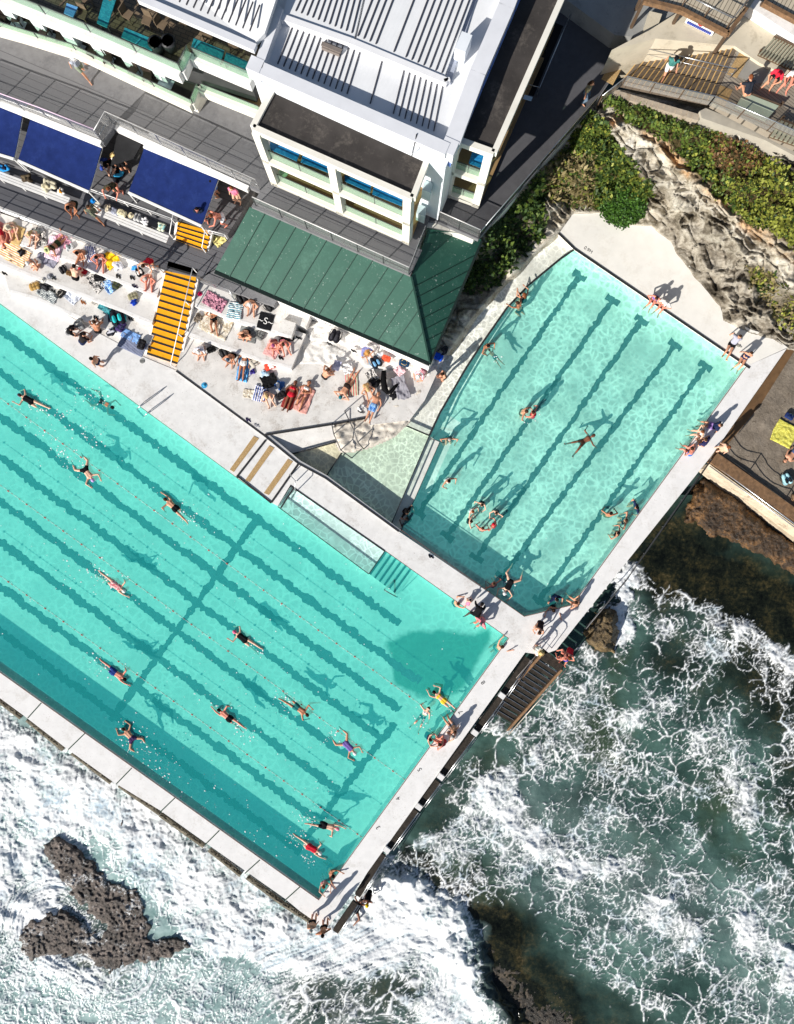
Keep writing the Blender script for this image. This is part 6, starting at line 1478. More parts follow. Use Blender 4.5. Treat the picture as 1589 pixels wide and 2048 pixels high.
FLOK = mat_stripe('dark_floral_cloth', S(40, 60, 50), S(150, 150, 130), blotch=10.0)
BSTR = mat_stripe('blue_board_shorts', S(50, 110, 190), S(150, 190, 230), n=7, axis=2)
g = 'lap swimmers in the main pool'
W0 = 0.11
person(62, 803, W0, 150, 'crawl2', 'f', 'ns', [('onepiece', BLK), ('swimcap', (70, 80, 140))], 'swimmer in black swimsuit and blue cap nearest the left edge of the photo', group=g)
person(203, 803, -.05, -28, 'breast', 't', 'ks', [('trunks', (30, 60, 60))], 'dark haired swimmer in dark trunks close to the deck above the ladder', group=g)
person(170, 940, W0, -52, 'breast', 'f', None, [('trunks', BLK), ('swimcap', (190, 160, 215))], 'swimmer in black trunks and lilac cap in the upper left of the main pool', group=g)
person(350, 1016, W0, 138, 'crawl1', 'm', 'ns', [('trunks', BLK)], 'bare backed man in black trunks swimming towards upper left below the tan drain strips', group=g)
person(226, 1168, W0, -33, 'crawl1', 'f', None, [('onepiece', FLOR), ('swimcap', WHT)], 'swimmer in red floral swimsuit and white cap left of the painted cross line', group=g)
person(490, 1280, W0, 142, 'crawl2', 'f', None, [('onepiece', BLK), ('swimcap', (225, 100, 140))], 'woman in black swimsuit and pink cap swimming right of the painted cross line', group=g)
person(228, 1345, W0, -33, 'crawl1', 'r', 'ks', [('shorts', (40, 60, 130))], 'red backed swimmer in blue shorts heading for the lower cross line', group=g)
person(264, 1478, W0, 130, 'breast', 'm', 'ns', [('trunks', (70, 50, 90))], 'swimmer splashing in the dark shadow of the white sea wall', group=g)
person(458, 1437, W0, 140, 'crawl1', 'r', 'ks', [('trunks', BLK)], 'red backed man in black trunks swimming up the middle of the main pool', mir=True, group=g)
person(594, 1415, W0, -36, 'crawl2', 't', 'ns', [('trunks', (40, 110, 110))], 'tanned man in teal trunks swimming under the middle of the dark patch', group=g)
person(692, 1488, W0, -46, 'breast', 'm', None, [('onepiece', PURP), ('swimcap', WHT)], 'swimmer in purple swimsuit and white cap near the end cross line', group=g)
person(650, 1652, W0, -14, 'crawl1', 'f', None, [('shorts', BLK), ('swimcap', (250, 150, 170))], 'swimmer in black shorts and pink cap reaching towards the painted 3', mir=True, group=g)
person(618, 1694, W0, -30, 'crawl1', 'f', None, [('onepiece', RED), ('swimcap', WHT)], 'swimmer in red swimsuit and white cap near the bottom pool corner', group=g)
person(888, 1402, W0, 138, 'streamline', 'f', 'ks', [('bra', YELC), ('brief', YELC)], 'woman in yellow bikini pushing off the wall near the painted 7', mir=True, group=g)
person(846, 1434, -.06, 60, 'floatup', 'f', 'ns', [('brief', BLK), ('bra', WHT)], 'swimmer in black and white floating left of the seated group by the painted 7')
g = 'group resting at the pool edge near the painted 7'
person(905, 1452, DK, 128, 'edgelean', 'm', 'ns', [('trunks', GRYC)], 'seated man in grey trunks with feet in the pool, uppermost of the edge group', group=g)
person(912, 1470, DK, 150, 'edge', 'f', 'gs', [('onepiece', WHT)], 'seated person in white at the pool edge, rightmost of the edge group', group=g)
person(888, 1484, DK, 160, 'edge', 'r', 'ns', [('onepiece', (150, 50, 60))], 'seated woman with dark hair at the pool edge, lowest of the edge group', group=g)
person(863, 1477, 0, -20, 'hang', 'f', 'ks', [('onepiece', NAVY)], 'dark haired bather standing in the water facing the edge group', group=g)
g = 'people around the wall between the two pools'
person(918, 1205, 0, 30, 'hang', 'm', 'ns', [('trunks', NAVY)], 'bather in the water with both arms on the dividing wall', group=g)
person(936, 1205, DK, 70, 'crouch', 'f', 'ks', [('onepiece', PINK)], 'small child in pink crouching on the dividing wall', scale=.6, group=g)
person(952, 1222, DK, 62, 'climb', 'd', 'ks', [('wetsuit', BLK)], 'person in a black wetsuit climbing out onto the dividing wall', group=g)
person(966, 1238, DK, 220, 'edge', 'r', 'gs', [('shirt', (240, 140, 150))], 'person in pink top seated on the dividing wall beside the black wetsuit', group=g)
person(1004, 1292, 0, 35, 'rest', 'm', 'ns', [('trunks', TEALC)], 'bather leaning both arms on the far right corner of the main pool', group=g)
person(668, 1748, 0, -30, 'rest', 't', 'ks', [('trunks', NAVY)], 'dark haired bather leaning on the wall at the bottom corner of the pool')
person(650, 1770, 0, -60, 'hang', 'f', 'rs', [('onepiece', FLOR)], 'bather in floral swimsuit at the very bottom corner of the pool')
g = 'two men standing at the outer corner of the sea wall'
person(629, 1826, DK, -80, 'stand', 'm', 'gs', [('trunks', BLK)], 'standing man in black trunks at the bottom corner, left one of the pair', group=g)
person(651, 1836, DK, -70, 'akimbo', 't', 'ks', [('trunks', BLK)], 'standing man with dark hair at the bottom corner, right one of the pair', group=g)
person(738, 1782, SEA + .35, -100, 'crouch', 'b', None, [('onepiece', BLK), ('swimcap', (250, 205, 40))], 'ocean swimmer with a yellow cap in the foam outside the sea wall')
person(712, 1822, SEA + .35, 60, 'breast', 'b', 'ks', [('onepiece', BLK)], 'ocean swimmer in black in the foam below the yellow capped one')
person(1068, 1293, DK, -25, 'stand', 'm', 'ns', [('shirt', WHT), ('shorts', (200, 190, 170)), ('hat', STRAW)], 'person in a straw hat standing at the top of the sea stairs')
person(1128, 1312, DK, 150, 'crouch', 'r', 'ns', [('trunks', (60, 70, 170))], 'reddish man in blue trunks hunched beside the sea stairs rail')
person(1140, 1300, DK, -120, 'legs', 'r', 'rs', [('onepiece', RED)], 'reddish person sitting close behind the man in blue trunks by the sea stairs')
person(1078, 1248, DK, 250, 'crouch', 'm', 'ns', [('onepiece', (60, 44, 44))], 'crouching person in dark swimsuit on the wall at the small pool chamfer')
person(1106, 1220, 0, 260, 'rest', 'm', 'ns', [('onepiece', BLK)], 'bather with arms stretched along the chamfered wall of the small pool')
person(1108, 1192, 0, -60, 'wadefar', 'm', 'ks', [('shirt', NAVY)], 'bather in navy top wading near the chamfered end of the small pool')
person(1154, 1207, DK, 148, 'edge', 'm', 'ns', [('brief', BLK)], 'person sitting on the right wall of the small pool with long shadow')
g = 'bathers at the low end of the small pool'
person(990, 1172, 0, 120, 'deep', 'r', 'ns', [('onepiece', RED)], 'bather in red close to the dividing wall beside the white capped swimmer', group=g)
person(1022, 1164, W0, -118, 'breast', 'f', None, [('onepiece', BLK), ('swimcap', WHT)], 'swimmer in black swimsuit and white cap heading for the dividing wall', group=g)
g = 'ring of bathers standing in the small pool'
for x, y, h, s, hr, w, lab in ((965, 1005, -110, 'f', 'ns', [('onepiece', BLK)], 'bather in black at the top of the standing ring, arms wide'), (942, 1021, -40, 'f', 'rs', [('onepiece', WHT)], 'bather in white at the upper left of the standing ring'), (994, 1022, -120, 'f', 'ns', [('bra', NAVY), ('brief', NAVY)], 'bather reaching out at the upper right of the standing ring'), (938, 1042, -10, 'f', 'ks', [('onepiece', BLK)], 'dark haired bather at the left of the standing ring'), (963, 1060, 70, 'r', 'ns', [('trunks', GRYC)], 'bare backed bather at the bottom of the standing ring'), (990, 1052, 140, 'r', None, [('onepiece', RED), ('swimcap', (200, 30, 50))], 'bather with a bright red cap in the standing ring')):
    person(x, y, 0, h, 'wadefar' if (x in (965, 994, 990)) else 'wade', s, hr, w, lab, mir=x > 980, group=g, scale=.86)
g = 'bathers along the right wall of the small pool'
person(1277, 1013, 0, 200, 'deep', 'm', 'ks', [('shirt', NAVY)], 'bather in navy nearest the top along the right wall of the small pool', group=g)
person(1217, 1031, 0, 80, 'wade', 't', 'ks', [('trunks', (110, 100, 60))], 'tanned bather in olive trunks standing apart from the right wall trio', group=g)
person(1256, 1042, 0, 170, 'deep', 'm', 'ns', [('trunks', NAVY)], 'bather against the right wall, middle of the trio', group=g)
person(1236, 1068, 0, 150, 'wade', 'm', 'ks', [('onepiece', BLK)], 'bather in black against the right wall, lowest of the trio', group=g)
person(810, 1021, -.1, -40, 'deep', 'm', 'ks', [('shirt', BLK)], 'bather with big dark hair on the submerged step beside the wading pool')
person(819, 1042, -.1, 140, 'deep', 'd', 'ks', [('shirt', (70, 70, 74))], 'bather in a grey top just below the dark haired one on the step')
person(895, 959, 0, -60, 'wade', 'm', 'ks', [('onepiece', WHT)], 'lone bather in white between the lane lines left of the standing ring')
person(899, 874, 0, -90, 'deep', 'm', 'gs', [('onepiece', BLK)], 'bather in black in the pool beside the submerged step top')
person(1045, 823, 0, -20, 'wadefar', 'm', 'ns', [('trunks', (90, 60, 40))], 'left one of two bathers reaching for each other on the second lane line')
person(1069, 830, 0, 150, 'wadefar', 'r', 'ns', [('onepiece', RED)], 'right one of two bathers reaching for each other on the second lane line')
person(1165, 884, -.04, 30, 'float', 'b', 'ks', [('trunks', (60, 40, 30))], 'dark skinned bather floating spread out in the middle of the small pool')
person(1046, 590, 0, 120, 'hang', 'm', 'rl', [('onepiece', BLK)], 'upper one of two bathers holding the curved pool edge')
person(1034, 608, 0, 140, 'rest', 't', 'ns', [('shorts', BLK)], 'lower one of two bathers holding the curved pool edge, in black shorts')
person(972, 692, 0, -50, 'wade', 't', 'ks', [('trunks', NAVY)], 'tanned man standing in the pool playing with a small child')
person(990, 713, -.05, 130, 'crawl2', 't', 'ns', [('trunks', TEALC)], 'small child swimming towards the tanned man by the curved edge', scale=.65)
person(887, 757, -.28, 200, 'phone', 'm', 'ns', [('trunks', BLK)], 'person wading alone on the shallow ledge below the blue bag')
g = 'people sitting along the top edge of the small pool'
person(1309, 596, DK, -120, 'edge', 'r', 'ns', [('onepiece', PURP)], 'person in purple swimsuit sitting at the top edge, left of the one in white', group=g)
person(1328, 606, DK, -122, 'edge', 'r', None, [('shirt', WHT), ('cap', WHT)], 'person in white shirt and white cap sitting at the top edge', group=g)
person(1463, 689, DK, -118, 'recline', 'm', 'ns', [('shirt', (170, 170, 185)), ('trunks', BLK)], 'person in grey top and black shorts leaning back at the top edge', group=g)
person(1487, 716, DK, -118, 'edgelean', 'm', 'ns', [('bra', NAVY), ('brief', NAVY)], 'woman in navy bikini leaning back at the top edge by the corner', group=g)
g = 'four people sitting on the right wall of the small pool'
person(1426, 853, DK, 165, 'edgelean', 'm', 'ns', [('shorts', (150, 120, 180)), ('shirt', NAVY)], 'person in lilac shorts with legs stretched over the right pool wall', group=g)
person(1404, 868, DK, 170, 'edge', 'f', 'rs', [('onepiece', WHT)], 'person in white hunched on the right pool wall below the lilac shorts', group=g)
person(1407, 889, DK, 130, 'edge', 'm', 'ns', [('shirt', (50, 50, 90))], 'brown haired person on the right pool wall beside the steel post', group=g)
person(1381, 906, DK, 140, 'edge', 'r', 'ns', [('trunks', BLU)], 'reddish man in blue trunks, lowest of the four on the right pool wall', group=g)
person(1430, 900, DK, 20, 'stand', 'f', 'rs', [('trunks', (200, 170, 140))], 'bare chested man standing at the end of the rust brown beam')
person(1588, 906, .08, -140, 'supine', 'm', 'ns', [('shorts', (90, 100, 140))], 'person lying beside the yellow patterned towel at the right edge')
person(1586, 995, .08, 10, 'knees', 't', 'rs', [('trunks', RUST)], 'tanned person sitting on the sand at the right edge below the backpack')
# --- people on the left terraces
g = 'sunbathers on the left terraces'
T1z, T2z, T3z = .72, 1.25, 1.75
person(2, 470, T3z, -70, 'supine', 'r', 'ns', [('trunks', RED)], 'sunburnt person on a pink towel cut off by the left edge', group=g)
person(27, 450, T3z, -80, 'legs', 'f', None, [('shorts', KHAK), ('hat', (200, 190, 170))], 'pale man in a beige hat sitting on a straw coloured mat', group=g)
person(75, 466, T3z, -105, 'legs', 'f', 'yl', [('bra', WHT), ('brief', (150, 160, 150))], 'blond woman in white bikini sitting on a black and white towel', group=g)
person(118, 488, T3z, -130, 'elbows', 't', 'ns', [('bra', (50, 60, 40)), ('brief', (50, 60, 40)), ('hat', (200, 210, 150))], 'person in a pale green hat lying on a pink striped towel', group=g)
person(170, 505, T3z, -110, 'legup', 't', 'ks', [('trunks', GRYC)], 'dark haired man in grey trunks sitting left of the pinkish man', group=g)
person(206, 513, T3z, -100, 'legup', 'r', 'ks', [('trunks', (60, 60, 70))], 'pinkish man with dark hair sitting beside the crumpled yellow towel', mir=True, group=g)
person(78, 524, T2z, -130, 'cross', 'm', None, [('bra', WHT), ('brief', WHT), ('cap', WHT)], 'woman in white cap sitting cross legged behind the orange striped towel', group=g)
person(158, 556, T2z, 70, 'crouch', 'f', 'ks', [('trunks', BLK)], 'pale backed person kneeling towards a red cloth', group=g)
person(302, 552, T3z - .05, -95, 'legs', 'r', 'gs', [('trunks', WHT)], 'big sunburnt man in white trunks sitting beside the long yellow staircase', group=g)
person(198, 663, .72, 85, 'knees', 't', 'ns', [('trunks', BLK)], 'bare backed man in black shorts sitting at the deck edge of the terrace', group=g)
NUM = cloth(*BLK)
p_ = person(146, 666, DK, 0, 'crouch', 'm', 'ks', [('shirt', BLK), ('shorts', GRYC)], 'person in black shirt with a white 2 on the back', group=g)
person(172, 684, DK, 40, 'crouch', 'm', 'ks', [('shirt', (40, 36, 36)), ('shorts', NAVY)], 'person in black shirt sitting next to the one numbered 2', group=g)
t2 = text('2', 0, 0, 0, .3, 0, cloth(*WHT), 'shirt_number'); t2.parent = p_; t2.location = (0, -.11, .64); t2.rotation_euler = (R(40), 0, R(180) * 0)
person(209, 730, DK, 165, 'stand', 'm', 'ks', [('trunks', NAVY)], 'man standing alone on the pool walkway left of the yellow staircase')
person(311, 533, BD, -110, 'lean', 'm', 'ns', [('onepiece', RED)], 'woman in red leaning on the low rail at the head of the stairs')
person(150, 408, BD + .45, -100, 'bench', 't', 'ks', [('shorts', (40, 50, 44))], 'bare chested man bending forward on the white bench')
person(199, 436, BD, -40, 'walk', 't', 'ns', [('shirt', FLOK), ('shorts', FLOK)], 'person in dark floral clothes walking past the white bench')
person(226, 326, AD + .4, -100, 'bench', 'f', 'ks', [('shirt', BLK), ('trunks', RED)], 'woman in black top sitting in the gap between the two awnings')
person(253, 340, AD, -80, 'stand', 'm', 'ns', [('shirt', WHT), ('shorts', BLK), ('hat', STRAW)], 'person in a straw hat standing in the gap between the two awnings')
person(241, 384, AD, -100, 'lean', 'r', 'rs', [('shirt', (70, 66, 50))], 'sunburnt person leaning on the white rail between the awnings')
person(478, 402, AD, -110, 'stand', 'f', 'rs', [('shirt', PINK)], 'red haired person standing by the left corner of the green roof')
person(452, 447, AD, 200, 'lean', 'r', 'rs', [('shorts', (230, 230, 235))], 'bare backed man leaning over the white bar rail by the green roof')
person(411, 442, AD, -90, 'stand', 'r', 'ks', [('shirt', (30, 40, 60))], 'dark haired person at the head of the short yellow flight')
person(440, 392, AD, 170, 'stand', 'm', 'ks', [('shirt', (70, 130, 200))], 'person in blue top half hidden behind the right awning edge')
person(172, 152, TD, -40, 'walk', 'm', None, [('shirt', (170, 176, 190)), ('shorts', (140, 150, 130)), ('hat', (215, 215, 215))], 'person in a pale grey hat walking alone on the upper terrace')
# --- people on the right terraces
g = 'sunbathers on the right terraces'
person(506, 602, 1.6, -95, 'legs', 'm', None, [('trunks', GRYC), ('cap', WHT)], 'man in a white cap sitting under the edge of the green roof', group=g)
person(429, 640, 1.1 + .03, 95, 'supine3', 't', 'ns', [('bra', BLK), ('brief', BLK)], 'tanned woman in black bikini lying on a patterned sheet', group=g)
person(494, 664, 1.13, -100, 'cross', 'm', 'ns', [('trunks', BLK)], 'man sitting cross legged on a black and white striped mat', group=g)
person(549, 684, 1.13, -80, 'knees', 'r', None, [('onepiece', (120, 60, 60)), ('swimcap', (150, 80, 120))], 'left one of a couple sitting close together on a pink towel', group=g)
person(566, 682, 1.13, -70, 'legs', 'r', 'ns', [('bra', PINK), ('brief', BLK)], 'right one of a couple sitting close together on a pink towel', group=g)
person(405, 696, .6, -95, 'knees', 'm', None, [('shirt', (225, 225, 235)), ('cap', WHT)], 'man in white T-shirt and cap sitting right of the yellow staircase', group=g)
person(467, 712, .62, -110, 'knees', 't', None, [('trunks', BLK), ('cap', (60, 80, 100))], 'person in a dark cap hunched beside the woman on the blue towel', group=g)
person(488, 728, .62, 80, 'supine', 't', 'nl', [('bra', WHT), ('brief', WHT)], 'woman in white bikini lying on a bright blue towel', group=g)
person(533, 786, .6, -65, 'legs', 'f', 'yl', [('bra', NAVY), ('brief', NAVY)], 'blond woman sitting on a blue and white striped towel', group=g)
person(583, 790, .6, 70, 'supine', 'b', 'kl', [('bra', RED), ('brief', RED)], 'deeply tanned woman in red bikini lying on a dark red towel', group=g)
person(609, 790, .62, 65, 'supine3', 't', 'nl', [('bra', WHT), ('brief', (220, 150, 130))], 'tanned woman in white top lying on a dusty pink towel', group=g)
person(650, 754, .62, 45, 'knees', 'm', 'ns', [('trunks', BLK)], 'bare backed man sitting on the smooth white concrete', group=g)
person(695, 773, .64, -120, 'prone', 'm', None, [('brief', (50, 40, 36)), ('swimcap', TEALC)], 'person with a teal cap lying face down across a red patterned mat', group=g)
person(733, 772, .72, -70, 'legs', 'm', 'yl', [('onepiece', (210, 170, 120))], 'woman sitting with arms on her knees above the man in blue shorts', group=g)
person(748, 812, .78, 68, 'supine', 'm', 'ns', [('shorts', BSTR)], 'man in blue board shorts stretched out on the brown rock', mir=True, group=g)
person(729, 699, 1.0, -60, 'knees', 'm', None, [('shirt', (140, 145, 200)), ('hat', (190, 140, 80))], 'person in lilac shirt and straw hat beside the white wall', group=g)
person(845, 748, .7, 230, 'crouch', 'm', None, [('shirt', mat_stripe('pink_stripe_cloth', S(230, 50, 110), S(240, 235, 235), n=8, axis=2)), ('cap', WHT)], 'person in pink and white stripes at the tip of the green roof', group=g)
# --- people at the top right
person(1329, 152, TD + .8, -100, 'walk', 'm', None, [('shirt', (70, 130, 125)), ('shorts', WHT), ('cap', (20, 20, 24))], 'person in teal shirt and white shorts coming down the coastal stairs')
person(1493, 190, CZ + .48, 100, 'bench', 'm', 'rs', [('shirt', (40, 44, 54))], 'person sitting on the pale green bench beside the boardwalk rail')
person(1553, 148, CZ + .48, -120, 'bench', 'm', None, [('shirt', (225, 50, 70)), ('shorts', (30, 30, 34)), ('cap', (225, 40, 60))], 'person in red shirt and red cap sitting on the wide slatted bench')
person(1583, 150, CZ + .48, -110, 'bench', 'r', 'ns', [('shirt', WHT)], 'person at the right edge sitting next to the one in red')
person(1165, 203, TD, -30, 'stand', 'm', 'nl', [('shirt', (150, 140, 110)), ('trousers', (110, 130, 150))], 'long haired person with a pack standing at the glass rail of the dark terrace')
# ================================================================== TOWELS, BAGS, SHOES
def towel(label, px, py, z, ang, w, l, m, wr=.03, seed=None, cat='towel', group='towels spread on the terraces', name='towel'):
    seed = seed or int(px * 7 + py); nx, ny = 22, 30
    U, W_ = np.meshgrid(np.linspace(-.5, .5, nx), np.linspace(-.5, .5, ny))
    irr = min(.5, wr * 2.2)
    x = U * w * (1 + (fbm(W_ * 3 + seed, U * 0 + seed, seed, 2) - .5) * irr) + (fbm(W_ * 2.2 + 3, U * 1.4 + seed, seed + 2, 3) - .5) * irr * w * 1.1
    y = W_ * l * (1 + (fbm(U * 3 + seed, W_ * 0, seed + 1, 2) - .5) * irr) + (fbm(U * 2.2 + 8, W_ * 1.4 + seed, seed + 3, 3) - .5) * irr * l * .7
    h = .025 + wr * 2.6 * np.abs(fbm(x * 3.2 + seed, y * 3.2, seed + 4, 3) - .5) * 2 + wr * .5 * fbm(x * 9, y * 9 + seed, seed + 6, 2)
    n = nx * ny; top = np.stack([x, y, h], -1).reshape(-1, 3); bot = top.copy(); bot[:, 2] = np.maximum(.004, bot[:, 2] - .02)
    mb = MB(); fs = []
    for j in range(ny - 1):
        for i in range(nx - 1):
            k = j * nx + i; fs.append((k, k + 1, k + nx + 1, k + nx)); fs.append((n + k, n + k + nx, n + k + nx + 1, n + k + 1))
    ring = [i for i in range(nx)] + [j * nx + nx - 1 for j in range(1, ny)] + [(ny - 1) * nx + i for i in range(nx - 2, -1, -1)] + [j * nx for j in range(ny - 2, 0, -1)]
    for a, b in zip(ring, ring[1:] + ring[:1]): fs.append((a, n + a, n + b, b))
    mb.add(np.concatenate([top, bot]).tolist(), fs, True)
    o = mb.build(name, m if not isinstance(m, tuple) else cloth(*m), keep=True); o.location = P(px, py, z); o.rotation_euler = (0, 0, R(ang)); return tag(o, label, cat, group)
def bag(label, px, py, z, ang, col, kind='backpack', s=1.0, c2=None, group='bags left on the terraces'):
    o = thing(kind, label, 'bag', P(px, py, z), R(ang), group); o.scale = (s * 1.15,) * 3
    c2 = c2 or tuple(max(0, v - 25) if v > 60 else v + 26 for v in col)
    def ch(nm, mb, m, vox=.02):
        me = remeshed(mb, vox, nm, 2); me.materials.append(m); c = bpy.data.objects.new(nm, me); COL.objects.link(c); c.parent = o; return c
    q = MB()
    if kind == 'backpack':
        for sx in (-.1, .1): q.caps((sx, -.14, .12), (sx * .8, .16, .1), .11, .08)
        ch('body', q, cloth(*col)); q = MB()
        for sx in (-.08, .08): q.caps((sx, -.12, .22), (sx, .0, .21), .06, .05)
        ch('pocket', q, cloth(*c2)); q = MB()
        for sx in (-.13, .13): q.tube([(sx, .16, .14), (sx * 1.5, .22, .06), (sx * 1.7, .05, .03), (sx * 1.3, -.18, .05)], .02, 6)
        ch('strap', q, cloth(*c2), .012)
    elif kind == 'tote_bag':
        for sx in (-.14, 0, .14): q.caps((sx, -.07, .11), (sx, .07, .11), .1, .1)
        ch('body', q, cloth(*col)); q = MB()
        for sy in (-.05, .05): q.tube([(-.12, sy, .2), (-.08, sy * 2, .28), (.05, sy * 2.6, .28), (.12, sy, .2)], .014, 6)
        ch('handle', q, cloth(*c2), .01)
    else:
        rg = random.Random(int(px * 3 + py))
        for k in range(7): q.caps((rg.uniform(-.2, .2), rg.uniform(-.16, .16), .05), (rg.uniform(-.2, .2), rg.uniform(-.16, .16), .09), rg.uniform(.05, .09), rg.uniform(.04, .08))
        ch('cloth', q, cloth(*col), .02); q = MB()
        for k in range(2): q.caps((rg.uniform(-.14, .14), rg.uniform(-.1, .1), .12), (rg.uniform(-.14, .14), rg.uniform(-.1, .1), .13), .05, .06)
        ch('garment', q, cloth(*c2), .02); o['category'] = 'clothes'
    return o
def shoes(label, px, py, z, ang, col, group=None):
    m = cloth(*col)
    for s in (-1, 1):
        o = thing('sandal', label, 'sandal', P(px + s * 2.6, py + s * .8, z + .002), R(ang + s * 8), group or label)
        q = MB(); M4 = wmat(o); pts = []
        for i in range(14):
            a = i / 14 * 6.2832; pts.append(M4 @ V(.055 * math.cos(a) * (1.12 if math.sin(a) > 0 else .9), .15 * math.sin(a), .035))
        q.loop_prism(pts, [p - V(0, 0, .03) for p in pts]); q.build('sole', m, o)
        q = MB(); q.tube([M4 @ V(-.05, .0, .04), M4 @ V(-.02, .06, .075), M4 @ V(0, .1, .05), M4 @ V(.02, .06, .075), M4 @ V(.05, 0, .04)], .012, 6); q.build('strap', cloth(max(0, col[0] - 14), max(0, col[1] - 14), max(0, col[2] - 14)), o)
def hat(label, px, py, z, col, r=.19):
    o = thing('sun_hat', label, 'hat', P(px, py, z)); c = P(px, py, z + .02)
    q = MB(); q.disc(c, r, .02, 18); q.build('brim', cloth(*col), o); q = MB(); q.dome(c + V(0, 0, .018), r * .55, .1, 14); q.build('crown_top', cloth(*[min(255, v + 8) for v in col]), o)
st_ = mat_stripe
ZEB = st_('zebra_cloth', S(30, 30, 32), S(235, 230, 225), blotch=7.0); PST = st_('pink_stripe_towel', S(245, 190, 215), S(250, 240, 245), n=9, axis=0); OST = st_('orange_stripe_towel', S(240, 170, 60), S(245, 235, 220), n=9, axis=0, ratio=.4)
FLP = st_('pink_floral_towel', S(60, 40, 60), S(240, 170, 190), blotch=8.0); TST = st_('teal_stripe_towel', S(40, 140, 160), S(240, 240, 238), n=9, axis=1, ratio=.45, warp=.12); GST = st_('grey_stripe_mat', S(60, 64, 66), S(170, 172, 170), n=12, axis=1)
NST = st_('navy_stripe_towel', S(70, 80, 120), S(176, 182, 200), n=22, axis=1, ratio=.55); BWS = st_('blue_white_stripe', S(50, 80, 160), S(238, 238, 242), n=6, axis=0, warp=.15); RMT = st_('red_pattern_mat', S(210, 70, 80), S(200, 205, 180), n=5, axis=0, ratio=.35)
CRM = st_('cream_print_sheet', S(190, 175, 150), S(238, 230, 215), blotch=6.0); DRD = st_('dark_red_towel', S(150, 50, 50), S(176, 80, 76), n=8, axis=0); DPK = st_('dusty_pink_towel', S(214, 150, 140), S(226, 176, 166), n=10, axis=0); BLT = st_('bright_blue_towel', S(60, 150, 230), S(130, 200, 245), n=7, axis=0, warp=.2); BWP = st_('blue_white_print', S(40, 130, 220), S(200, 225, 245), blotch=8.0); YPT = st_('yellow_print_towel', S(236, 232, 120), S(190, 180, 70), blotch=14.0); GWS = st_('grey_white_stripe', S(90, 100, 104), S(225, 228, 226), n=8, axis=0, warp=.25)
A1, A2, A3 = .72, 1.25, 1.75
